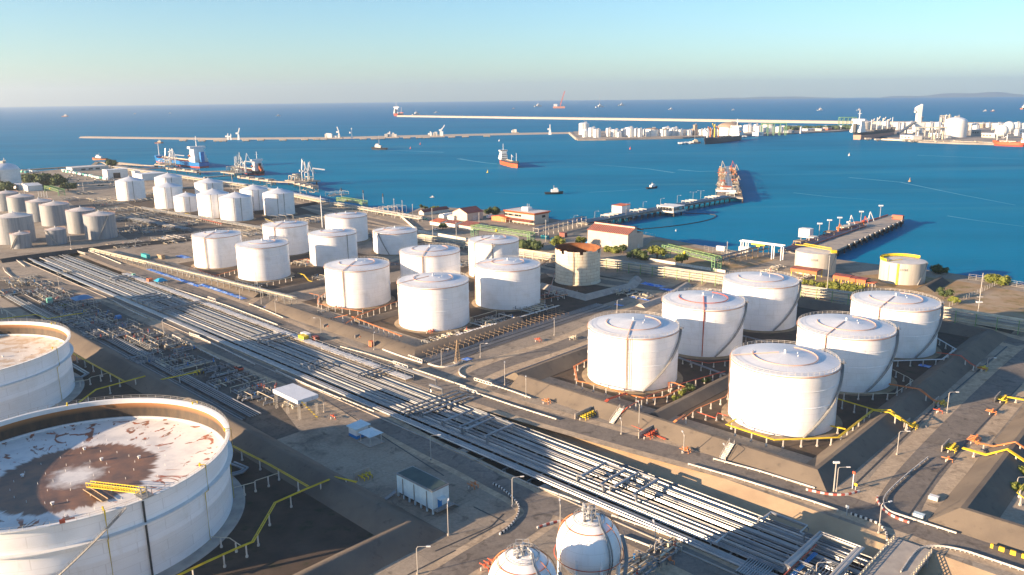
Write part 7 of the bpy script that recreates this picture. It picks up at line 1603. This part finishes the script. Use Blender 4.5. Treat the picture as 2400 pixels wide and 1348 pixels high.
for z, lab, kw in (((243, 405, 205, 372), 'tallest white domed tank at the left corner of the first far terminal', {}), ((390, 520, 275, 402), 'white tank third from the left corner of the far terminal', {}), ((300, 392, 318, 412), 'small dome tank before the tallest one at the far corner', dict(rh=.8)), ((472, 590, 292, 416), 'white flat topped tank fourth from the left on the far terminal', dict(rh=.1)),
    ((665, 762, 280, 402), 'tall white tank with a thin mast, left middle of the far terminal', {}), ((742, 886, 305, 408), 'wide white tank with blue shade, left middle of the far terminal', {}), ((838, 915, 338, 414), 'small greyish tank before the wide one', {}), ((900, 985, 290, 400), 'white tank right of the small greyish one', {}), ((960, 1110, 272, 385), 'wide white tank behind a slimmer one', {}), ((1012, 1105, 285, 414), 'slim white tank standing before the wide one', {}), ((1110, 1170, 282, 400), 'white tank between two slim ones', {}), ((1165, 1245, 285, 413), 'slim white tank, second along', {}), ((1235, 1290, 292, 385), 'white tank hidden behind the second slim one', {}),
    ((1283, 1486, 290, 405), 'big brownish roofed tank in blue shade, centre of the far terminal', dict(roof=BR, rh=.2)), ((1494, 1652, 292, 403), 'wide cream tank right of the brown roofed one', dict(roof=BR, rh=.15)), ((1545, 1680, 268, 372), 'white tank behind the wide cream one', {}), ((1650, 1762, 290, 392), 'white tank in shade right of the wide cream one', {}), ((1690, 1800, 270, 375), 'domed white tank at the back of the far terminal', {}), ((1755, 1800, 300, 392), 'narrow shaded tank before the domed one', {}), ((1798, 1872, 300, 395), 'narrow sunlit tank beside a shaded one', {}), ((1915, 2018, 312, 392), 'white tank left of the tall brown silo', {}), ((2022, 2092, 222, 388), 'tall brown silo on the first far terminal', dict(shell=BR, roof=BR)), ((2000, 2050, 285, 385), 'short brown tank before the tall brown silo', dict(shell=BR, roof=BR)), ((2108, 2200, 300, 388), 'white tank right of the brown silo', {}), ((2185, 2300, 300, 392), 'wider white tank right of the brown silo', {}), ((2290, 2352, 290, 372), 'brown roofed tank at the end of the row', dict(shell=BR, roof=BR))):
    ftank(z, O1, S1, lab, **kw)
O2, S2 = (1600, 240), 5.714
for z, lab, kw in (((458, 792, 338, 452), 'widest tank of the far terminal with a brown domed roof', dict(roof=BR, rh=.42)), ((805, 945, 315, 402), 'white tank right of the widest brown roofed one', {}), ((948, 1020, 300, 380), 'white tank second right of the widest one', {}), ((972, 1070, 328, 405), 'lower white tank with a yellow edge', {}), ((1052, 1228, 308, 400), 'wide white tank with an orange brown roof', dict(roof=K.cream_pipe)), ((1240, 1345, 335, 402), 'blueish white tank by the green frame', {}), ((1566, 1594, 328, 418), 'slim white column standing at the water', dict(rh=.05)), ((1340, 1495, 380, 412), 'low ring shaped dark tank on the far shore', dict(shell=K.galv, roof=K.galv, rh=.05))):
    ftank(z, O2, S2, lab, **kw)
O3, S3 = (1980, 230), 5.714; G3 = 'tanks of the far right terminal'
for z, lab, kw in (((135, 345, 328, 418), 'wide grey tank at the left of the far right terminal', dict(shell=K.cream, roof=K.galvroof, rh=.15)), ((420, 490, 318, 405), 'white tank behind the bulk carrier, left', {}), ((484, 598, 322, 408), 'white tank behind the bulk carrier', {}), ((645, 755, 338, 428), 'white tank right of the bulk carrier', {}), ((750, 810, 335, 420), 'blueish tank right of the bulk carrier', {}), ((812, 930, 330, 402), 'cream tank left of the tall tower', dict(shell=K.cream)), ((1075, 1192, 338, 432), 'white tank right of the tall tower', {}), ((1195, 1295, 332, 420), 'white tank partly hidden by the banded gas tank', {}), ((1650, 1792, 352, 440), 'grey tank in the shade right of the banded gas tank', dict(shell=K.cream)), ((1790, 1882, 342, 402), 'brown tank in the far right terminal', dict(shell=BR)), ((1885, 1957, 338, 392), 'cream tank in the far right terminal back row', {}), ((1955, 2122, 352, 442), 'wide cream tank behind the far spheres', dict(shell=K.cream)), ((2230, 2366, 338, 402), 'white tank right of the far spheres', {}), ((2268, 2345, 420, 503), 'small white tank below the one right of the spheres', {}), ((2372, 2460, 340, 430), 'white tank cut by the right picture edge', {}), ((1700, 1800, 372, 452), 'small white tank before the shaded grey one', {}), ((1010, 1075, 340, 420), 'narrow tank beside the tower block', {})):
    ftank(z, O3, S3, lab, group=G3, **kw)
gas_tank((1980 + 1310 / S3, 1980 + 1626 / S3, 230 + 312 / S3, 230 + 528 / S3), 'banded white gas tank, largest tank of the far right terminal', .38, zb=ZI, wide=True)
for (x, y, r_, lab) in ((2345.8, 311, 14, 'left of the two far white spheres'), (2362.5, 301, 13, 'right of the two far white spheres, partly behind')):
    c = G(x, y + 13, ZI); w_ = (c - Vector((0, 0, CAMZ))).dot(FW); rr = r_ / FPX * w_; t = Thing('sphere_tank', lab, 'sphere tank', c, 0); mb = MB(); mb.ball((0, 0, rr + 3), rr, 24, m=14); t.part('vessel', mb, K.whitewall)
    for i in range(7): a = i * .9; mb = MB(); mb.cyl((rr * .95 * cos(a), rr * .95 * sin(a)), 0, rr + 3, .5, n=6); t.part('leg', mb, K.whitewall)
# tall white tower with its block and the conveyor
c = G(2149, 312, ZI); h = ztop(c, 249); t = Thing('conveyor_tower', 'tall slim white tower rising above the far right terminal', 'tower', c); w_ = 11
mb = MB(); mb.box((0, 0, 0), (w_, w_ * .8, h), z0=0); t.part('shaft', mb, K.whitewall); mb = MB(); mb.hull([(-w_ / 2 - 4, -5, h * .86), (w_ / 2, -5, h * .86), (w_ / 2, 5, h * .86), (-w_ / 2 - 4, 5, h * .86)], [(-w_ / 2 - 4, -5, h * .95), (w_ / 2, -5, h + 5), (w_ / 2, 5, h + 5), (-w_ / 2 - 4, 5, h * .95)]); t.part('head', mb, K.whitewall); mb = MB(); mb.box((-w_ / 2 - 4.6, 0, h * .8), (2, 8, 5)); t.part('balcony', mb, K.curb)
mb = MB(); mb.box((0, -4, 13), (24, 14, 26)); t.part('base_block', mb, K.whitewall)
a, b_ = G(2104, 317, ZI), G(2158, 310, ZI); t = Thing('conveyor', 'blue grey inclined conveyor rising to the right from the bulk carrier', 'conveyor', a); d = b_ - a; mb = MB(); mb.bar((0, 0, 4), (d.x, d.y, 38), 6, 4); t.part('gallery', mb, K.steeld)
for f in (.35, .7, .98): mb = MB(); mb.bar((d.x * f, d.y * f, 0), (d.x * f, d.y * f, 4 + 34 * f - 2), 2.5); t.part('trestle_leg', mb, K.steeld)
def farblock(px0, px1, yt, label, mt, depth=20, zb=None, roof=None):
    zb = ZI if zb is None else zb; a, b_ = G(*px0, zb), G(*px1, zb); h = ztop(a, yt); d = b_ - a; L_ = d.length; t = Thing('terminal_building', label, 'building', a, math.atan2(d.y, d.x)); mb = MB(); mb.box((L_ / 2, depth / 2, 0), (L_, depth, h), z0=0); t.part('wall', mb, mt, smooth=False); mb = MB(); mb.box((L_ / 2, depth / 2, 0), (L_ + 1.5, depth + 1.5, 1.0), z0=h); t.part('roof', mb, roof or K.roofw, smooth=False)
    for i in range(3): mb = MB(); mb.box((L_ * (i + .7) / 4, -.3, h * .55), (L_ * .12, .6, h * .25)); t.part('window', mb, K.glass)
for a_ in (((1842, 301), (1873, 300), 296, 'long beige block behind the far shore', K.beige), ((1777, 319), (1789, 318.5), 311, 'small white house at the far quay', K.whitewall), ((1892, 307), (1919, 306), 303, 'long white roof on the far shore', K.whitewall), ((1925, 307), (1934, 306.5), 303, 'small beige building on the far shore', K.beige), ((1940, 305), (1949, 304.5), 300.5, 'tiny red building on the far shore', K.redp), ((1944, 301), (1956, 300.5), 296, 'white block on the far shore behind the red one', K.whitewall), ((1977, 301), (1992, 300), 296, 'white shed under the dark frame', K.whitewall), ((2109, 325), (2140, 328), 317, 'pale quay building left of the process block', K.curb), ((2176, 320), (2198, 321), 313, 'white building with a blue roof before the banded tank', K.whitewall), ((2188, 322), (2208, 324), 316, 'low white building at the quay, centre', K.whitewall), ((2300, 322), (2330, 323), 313, 'cream industrial block left of the far spheres', K.cream), ((2120, 312), (2145, 313), 305, 'long cream shed behind the conveyor', K.curb), ((2380, 312), (2410, 313), 303, 'white block at the right edge', K.whitewall), ((2276, 318), (2298, 318), 305, 'dark blue grey block beside the shaded tanks', K.steeld)):
    farblock(*a_)
for px, w_, h, lab, gr in (((2180, 327), 60, 26, 'maze of pale pipes and columns on the far quay', 0), ((1812, 318), 60, 30, 'green open frame on the far quay', 1), ((2214, 290), 30, 26, 'brown frame tower left of the banded tank', 0), ((1985, 299), 50, 30, 'dark green portal frame on the far shore', 1)):
    random.seed(int(px[0])); c = G(*px, ZI); t = Thing('process_block', lab, 'process block', c)
    for i in range(5): mb = MB(); x = w_ * (i / 4 - .5); mb.bar((x, -5, 0), (x, -5, h), 1.4); mb.bar((x, 5, 0), (x, 5, h), 1.4); mb.bar((x, -5, h), (x, 5, h), 1.4); t.part('frame', mb, K.green if gr else K.pole)
    mb = MB(); mb.box((0, 0, h), (w_, 11, 2)); t.part('top_deck', mb, K.green if gr else K.cream_pipe)
    if not gr:
        for i in range(12): mb = MB(); hh = random.uniform(.3, 1.2) * h; mb.cyl((random.uniform(-.5, .5) * w_, random.uniform(-8, 8)), 0, hh, random.uniform(1, 2.4), n=8); t.part('column', mb, random.choice((K.whitewall, K.cream_pipe, K.pole)))
a, b_ = lin((2068, 328), (2330, 337), SEA + 1); trestle(a, b_, 16, SEA + 4, 'pale quay front of the far right terminal', 'quay', 'quay', 40, 3, mt=K.cream_pipe)
for x, y in ((2034, 328), (2057, 330), (2125, 331), (2138, 333), (2152, 333), (2199, 335), (2216, 335), (2243, 334), (2292, 336)):
    c = G(x, y, SEA + 1); t = Thing('mooring_dolphin', 'tan mooring dolphin before the far right quay', 'dolphin', c, 0, 'dolphins before the far right quay'); mb = MB(); mb.box((0, 0, 3), (13, 8, 3.4)); t.part('cap', mb, K.pier); mb = MB(); mb.cyl((0, 0), -2, 1.2, 2, n=8); t.part('pile', mb, K.pile)
for x, y in ((1594, 338), (1601, 337.5), (1610, 337), (1621, 336), (1730, 323), (1737, 322.5), (1745, 322)):
    c = G(x, y, SEA + 1); t = Thing('mooring_dolphin', 'white capped mooring dolphin beside the ship with yellow cranes', 'dolphin', c, 0, 'dolphins beside the crane ship'); mb = MB(); mb.box((0, 0, 2.5), (8, 8, 3)); t.part('cap', mb, K.whitewall); mb = MB(); mb.cyl((0, 0), -2, 1, 1.8, n=8); t.part('pile', mb, K.pile)
random.seed(33)                               # scrub along the far shore
for i in range(18):
    x = 1845 + i * 8.6; bush((x, 304.8 - (x - 1840) * .015 + (i % 3) * .5, ), 26, 9, 'low dark scrub bush on the far shore between the two terminals', K.leafd, 50, seed=i, zb=ZI).o['group'] = 'scrub on the far shore'
# hills far beyond the sea
K.hill = mat('far_hill', (.16, .17, .16), (.12, .13, .12), .001, 1)
def hills(x0, x1, top, seed, label, dist=19000):
    random.seed(seed); n_ = 40; mb = MB(); fr = []; bk = []; tp = []
    for i in range(n_ + 1):
        x = x0 + (x1 - x0) * i / n_; d = FW * FPX + RT * (x - 1200) - UP * (230 - 674); d.z = 0; d.normalize(); f = i / n_; e = sin(pi * f) ** .6
        hh = top * e * (.55 + .25 * sin(f * 9 + seed) + .2 * sin(f * 23 + seed * 2)) ; p = d * dist; fr.append((p.x, p.y, SEA - 1)); q = d * (dist + 700); tp.append((q.x, q.y, max(2, hh) + 30 * e)); q = d * (dist + 1600); bk.append((q.x, q.y, SEA - 1))
    vs = fr + tp + bk; m_ = n_ + 1; fs = [(i, i + 1, m_ + i + 1, m_ + i) for i in range(n_)] + [(m_ + i, m_ + i + 1, 2 * m_ + i + 1, 2 * m_ + i) for i in range(n_)]; mb.add(vs, fs); struct('hills', mb, K.hill)
hills(1640, 1960, 20, 2, ''); hills(2060, 2500, 75, 3, '')

# ------------------------------------------------------------------ ships
def ship(stern, bow, beam, fb, label, hull, low=None, deck=None, house=None, funnel=None, cranes=(), mast=True, name='cargo_ship', cat='ship', hs=.78, hh=None, house_len=.13, cargo='tanker', extra=None, anti=.35):
    """stern, bow: survey points at the waterline; fb: height of the deck above water"""
    a, b_ = G(*stern, SEA), G(*bow, SEA); d = b_ - a; L_ = d.length; t = Thing(name, label, cat, (a.x, a.y, SEA), math.atan2(d.y, d.x)); st = [0, .04, .12, .3, .7, .86, .95, 1.0]; wd = [.62, .82, .97, 1, 1, .82, .42, .03]
    def sec(z, k0, flare=0): return [[(L_ * s_ + (flare * s_ if s_ > .9 else -flare * .3 * (s_ < .05)), sgn * beam / 2 * w_ * k0, z) for s_, w_ in zip(st, wd)] for sgn in (1, -1)]
    def ringz(z, k0, fl=0): p, q = sec(z, k0, fl); return p + q[::-1]
    zl = fb * anti; mb = MB(); r0, r1, r2 = ringz(-1.5, .86), ringz(zl, .97), ringz(fb, 1.0, beam * .16)
    n_ = len(r0); mb.add(r0 + r1, [(i, (i + 1) % n_, n_ + (i + 1) % n_, n_ + i) for i in range(n_)]); t.part('lower_hull', mb, low or hull)
    mb = MB(); mb.add(r1 + r2, [(i, (i + 1) % n_, n_ + (i + 1) % n_, n_ + i) for i in range(n_)]); t.part('hull', mb, hull)
    mb = MB(); r3 = [(x, y * .97, z - .6) for x, y, z in r2]; mb.add(r3, [tuple(range(n_))[::-1]]); t.part('deck', mb, deck or K.deckgreen, smooth=False)
    mb = MB(); mb.hull([(x, y, z) for x, y, z in r2 if x > L_ * .84], [(x, y * 1.02, z + fb * .28) for x, y, z in r2 if x > L_ * .84]); t.part('forecastle', mb, hull)
    hh = hh or beam * .75; hl = L_ * house_len; x0 = L_ * (1 - hs) - hl / 2; mb = MB(); k = 4
    for i in range(k): q = 1 - i * .12; mb.box((x0 + hl * .04 * i, 0, fb + hh * (i + .5) / k), (hl * q, beam * .82 * (1 - .08 * i), hh / k + .02 * i)); 
    hs_ = t.part('superstructure', mb, house or K.whitewall, smooth=False); mb = MB(); mb.box((x0 + hl * .12, 0, fb + hh * 1.06), (hl * .45, beam * .98, hh * .16)); t.part('bridge', mb, house or K.whitewall, hs_)
    mb = MB()
    for i in range(3): mb.box((x0 + hl * .04 * i + hl * (1 - i * .12) / 2 + .05, 0, fb + hh * (i + .6) / k), (.12, beam * .6, hh * .07))
    mb.box((x0 + hl * .35, 0, fb + hh * 1.08), (.15, beam * .8, hh * .07)); t.part('windows', mb, K.glass, hs_)
    mb = MB(); mb.box((x0 - hl * .62, 0, fb + hh * .38), (hl * .22, beam * .22, hh * .75)); t.part('funnel', mb, funnel or K.shipblack)
    if mast:
        mb = MB(); mb.cyl((x0 + hl * .1, 0), fb + hh, fb + hh * 1.9, beam * .035, beam * .02, 6); mb.bar((x0 + hl * .1, -beam * .15, fb + hh * 1.6), (x0 + hl * .1, beam * .15, fb + hh * 1.6), beam * .02); t.part('radar_mast', mb, K.whitewall)
        mb = MB(); mb.cyl((L_ * .93, 0), fb, fb + hh * 1.1, beam * .03, beam * .02, 6); t.part('foremast', mb, K.whitewall)
    if cargo == 'tanker':
        for i in range(7): mb = MB(); x = L_ * (.36 + i * .075); mb.tube([(x, -beam * .42, fb + .3), (x, beam * .42, fb + .3)], beam * .025, 5); t.part('cross_pipe', mb, K.whitewall if i % 2 else K.redp)
        mb = MB(); mb.bar((L_ * .3, 0, fb + 1.2), (L_ * .86, 0, fb + 1.2), beam * .09, beam * .05); t.part('catwalk', mb, K.cream_pipe)
        mb = MB(); mb.cyl((L_ * .58, beam * .1), fb, fb + hh * .8, beam * .03, n=6); mb.bar((L_ * .58, beam * .1, fb + hh * .75), (L_ * .68, beam * .1, fb + hh * .5), beam * .03); t.part('hose_crane', mb, K.whitewall)
    elif cargo == 'bulk':
        for i in range(6): mb = MB(); mb.box((L_ * (.36 + i * .088), 0, fb + .8), (L_ * .06, beam * .6, 2)); t.part('hatch', mb, hull)
    for i, (f, hgt, m_) in enumerate(cranes): mb = MB(); mb.cyl((L_ * f, 0), fb, fb + hgt, beam * .05, n=8); mb.bar((L_ * f, 0, fb + hgt * .7), (L_ * f + L_ * .07, 0, fb + hgt * 1.05), beam * .07); t.part('deck_crane', mb, m_)
    mb = MB(); mb.ball((x0 + hl * .3, beam * .44, fb + hh * .45), beam * .07, 8); t.part('lifeboat', mb, K.orange)
    return t, L_, x0, hl
ship((479, 394), (368, 379), 26, 9, 'blue hulled tanker with white superstructure moored at the left loading jetty', K.shipblue, K.antifoul, K.deckred, funnel=K.blue, hs=.84, hh=21, house_len=.12, anti=.3)
t, L_, x0, hl = ship((612, 411), (548, 400), 17, 6, 'black hulled ship with an orange free fall lifeboat at its stern, middle loading jetty', K.shipblack, K.antifoul, K.deckred, hs=.86, hh=14, house_len=.1)
mb = MB(); mb.bar((4, 0, 13), (-5, 0, 6.5), 3.4, 3.4); t.part('free_fall_lifeboat', mb, K.orangeroof)
ship((1177, 384), (1213, 394), 13, 7.5, 'small tanker with an orange red hull and white bridge sailing in the bay', K.shipblack, K.shiporange, K.deckgreen, hs=.84, hh=13, house_len=.2, anti=.8)
ship((1730, 328), (1652, 338.5), 26, 11, 'dark blue ship with yellow deck cranes at the first far terminal', K.shipblack, K.shipblack, K.steeld, hs=.88, hh=20, house_len=.16, cargo='bulk', cranes=((.62, 24, K.orange), (.74, 30, K.yellow), (.86, 24, K.orange), (.95, 22, K.whitewall)))
ship((2008, 327.5), (2094, 318), 30, 17, 'bulk carrier with a pinkish stern and dark hull at the far right terminal', K.shipblack, mat('stern_pink', (.40, .22, .17), None), K.steeld, hs=.93, hh=26, house_len=.13, cargo='bulk', anti=.62, cranes=((.35, 26, K.curb), (.5, 30, K.curb), (.66, 28, K.curb), (.8, 24, K.curb)))
ship((2402, 344), (2330, 341), 24, 8, 'red hulled tanker cut by the right picture edge', K.shiporange, K.antifoul, K.deckred, hs=.93, hh=16, house_len=.12)
ship((928, 272.5), (942, 271.5), 36, 16, 'distant red ship with white house at the left end of the white causeway', K.shiporange, K.antifoul, K.deckred, hs=.8, hh=34, house_len=.2)
def boat(px, L_, label, hull, house, rot, wake=None, mast=0, name='tug_boat', cat='boat', group=None, s=1):
    c = G(*px, SEA); t = Thing(name, label, cat, c, R(rot), group); w_ = L_ * .3; st = [(-.5, .8), (-.3, 1), (.2, 1), (.4, .6), (.52, .03)]
    a = [(L_ * x, w_ / 2 * q * .85, -.4) for x, q in st] + [(L_ * x, -w_ / 2 * q * .85, -.4) for x, q in st[::-1]]; b2 = [(L_ * x * 1.04, w_ / 2 * q, L_ * .11 + (L_ * .05 if x > .3 else 0)) for x, q in st] + [(L_ * x * 1.04, -w_ / 2 * q, L_ * .11 + (L_ * .05 if x > .3 else 0)) for x, q in st[::-1]]
    mb = MB(); mb.hull(a, b2); t.part('hull', mb, hull); mb = MB(); mb.box((L_ * .05, 0, L_ * .19), (L_ * .4, w_ * .7, L_ * .16)); mb.box((L_ * .1, 0, L_ * .31), (L_ * .2, w_ * .5, L_ * .09)); t.part('cabin', mb, house, smooth=False)
    mb = MB(); mb.box((L_ * .205, 0, L_ * .32), (.1, w_ * .42, L_ * .04)); t.part('window', mb, K.glass); mb = MB(); mb.cyl((0, 0), L_ * .3, L_ * (.5 + mast), L_ * .012, n=5); t.part('mast', mb, K.pole)
    mb = MB(); mb.tube([(L_ * x * 1.06, w_ / 2 * q * 1.03, L_ * .1) for x, q in st] + [(L_ * x * 1.06, -w_ / 2 * q * 1.03, L_ * .1) for x, q in st[::-1]], L_ * .018, 5, closed=True); t.part('fender', mb, K.black)
boat((1298, 455), 19, 'black hulled tug with a white cabin in the middle of the bay', K.shipblack, K.whitewall, 6); boat((1528, 442), 15, 'small dark tug heading right towards the first jetty', K.shipblack, K.whitewall, 32); boat((889, 351), 34, 'tug with an orange mast near the long breakwater', K.shipblack, K.curb, 160, mast=.35)
boat((1628, 336.5), 26, 'tan work boat behind the bow of the crane ship', K.curb, K.cream_pipe, 10, mast=.6); boat((234, 375), 26, 'white and orange boat at the far left trestle', K.orange, K.whitewall, 175); boat((373, 336), 20, 'small tan boat below the left of the breakwater', K.orange, K.cream_pipe, 0); boat((1018 - 5, 463), 5, 'tiny white boat low in the bay left of the tug', K.whitewall, K.whitewall, 0)
K.farboat = None
for i, (px, L_, lab, h_, m_) in enumerate((((153, 273.5), 130, 'tiny reddish ship near the horizon at the left', K.orange, 0), ((316, 267.5), 70, 'tiny white ship near the horizon, second from the left', K.whitewall, 0), ((398, 266), 60, 'tiny white ship near the horizon, third from the left', K.whitewall, 0), ((652, 272.5), 90, 'tiny pale ship near the horizon, left of the red ship', K.whitewall, .1), ((1261, 250), 260, 'pale rig ship near the horizon', K.curb, .1), ((1405, 252), 240, 'rig ship with a tall mast near the horizon', K.whitewall, .9), ((1456, 248), 200, 'pale ship right of the tall masted one', K.curb, 0), ((1572, 257.5), 110, 'small ship near the horizon above the far terminal', K.whitewall, 0), ((1718, 258.5), 70, 'tiny boat above the white causeway', K.whitewall, 0), ((1922, 259), 120, 'white boat above the far shore', K.whitewall, 0), ((2013, 259), 90, 'tiny white boat left of the tall tower', K.whitewall, 0), ((2309, 261), 70, 'tiny boat right of the banded tank, left', K.whitewall, 0), ((2327, 261), 70, 'tiny boat right of the banded tank, right', K.orange, 0), ((1203, 255), 70, 'tiny boat below the horizon left of the rig ship', K.orange, 0), ((2399, 256), 200, 'reddish ship cut by the right edge near the horizon', K.orange, .5), ((975, 269), 150, 'pale ship behind the left end of the causeway', K.curb, .2), ((1022, 265), 90, 'tiny pale boat above the left causeway', K.whitewall, 0))):
    boat(px, L_ * .34, lab, h_, K.curb, (i * 37) % 40, mast=m_, name='distant_ship', cat='ship')
c = G(1310, 255, SEA); t = Thing('crane_barge', 'orange crane barge with a leaning red jib near the horizon', 'crane barge', c); mb = MB(); mb.box((0, 0, 12), (100, 40, 16)); t.part('hull', mb, K.orange); mb = MB(); mb.box((-30, 0, 28), (30, 26, 24)); t.part('house', mb, K.whitewall); mb = MB(); mb.bar((10, 0, 25), (50, 0, 150), 8); t.part('jib', mb, K.redp)
for px, s_, m_, lab in (((1143, 405), 1.6, K.yellow, 'yellow buoy below the orange tanker'), ((962, 349), 2, K.redp, 'red buoy right of the masted tug'), ((985, 339), 2, K.redp, 'small red buoy near the breakwater'), ((1477, 350), 2.2, K.redp, 'red buoy in front of the first far terminal'), ((1990, 365), 2, K.curb, 'pale buoy below the gap between terminals'), ((2132, 426), 2, K.timber, 'brown buoy in the right of the bay'), ((1170, 331), 2.2, K.whitewall, 'white buoy below the breakwater'), ((1584, 542), .7, K.whitewall, 'tiny white float near the oil boom'), ((443, 401 + 3), 1, K.redp, 'tiny red float by the left jetty')):
    c = G(*px, SEA); s_ *= .55; t = Thing('buoy', lab, 'buoy', c); mb = MB(); mb.cyl((0, 0), -.5, 1.2 * s_, 1.5 * s_, n=12); t.part('float', mb, m_); mb = MB(); mb.cyl((0, 0), 1.2 * s_, 4.6 * s_, .8 * s_, .15 * s_, 8); t.part('tower', mb, m_)
# floating oil boom
path = smooth_path([G(x, y, SEA + .2) for x, y in ((1504, 537), (1560, 532), (1620, 524), (1662, 515), (1678, 506), (1662, 502), (1640, 501), (1600, 500))], 8); mb = MB(); mb.tube(path, .45, 6); one('oil_boom', mb, K.dark, 'dark floating oil boom curving out from the shore beside the first jetty', 'boom')
# wakes: thin sheets of foam lying on the water
K.foam = mat('wake_foam', (.06, .28, .42), (.02, .22, .38), .03, .6)
def wake(px, w0, w1, name='wake'):
    path = [G(x, y, SEA) for x, y in px]; L_ = len(path); mb = MB(); vs = []
    for i, p in enumerate(path):
        e = (path[min(i + 1, L_ - 1)] - path[max(i - 1, 0)]); nrm = Vector((-e.y, e.x, 0)).normalized(); w_ = w0 + (w1 - w0) * i / (L_ - 1); vs += [p + nrm * w_ / 2 + Vector((0, 0, .02)), p - nrm * w_ / 2 + Vector((0, 0, .02))]
    fs = [(2 * i, 2 * i + 1, 2 * i + 3, 2 * i + 2) for i in range(L_ - 1)]; mb.add(vs, fs); a, b2, c2 = [Vector(mb.v[i]) for i in mb.f[0][:3]]
    if (b2 - a).cross(c2 - a).z < 0: mb.f = [f_[::-1] for f_ in mb.f]
    struct(name, mb, K.foam, 'stuff', smooth=False)
wake([(1172, 385), (1140, 382), (1105, 377), (1075, 372)], 4, 10); wake([(898, 352), (960, 354), (1040, 357)], 4, 9); wake([(1288, 455), (1230, 454), (1160, 451)], .8, 1.6); wake([(1518, 442), (1470, 446), (1380, 451)], .8, 1.8); wake([(2404, 373), (2280, 369), (2150, 364)], 1.5, 5); wake([(2380, 481), (2250, 456), (2110, 427), (1990, 416)], 1, 5); wake([(2400, 531), (2290, 517), (2220, 506)], .8, 3); wake([(1720, 400), (1640, 402), (1590, 398)], 3, 9); wake([(2070, 470), (1950, 462), (1860, 452)], .7, 2.5)
wake([(1390, 386), (1450, 390), (1520, 396), (1580, 405)], 1.5, 6)
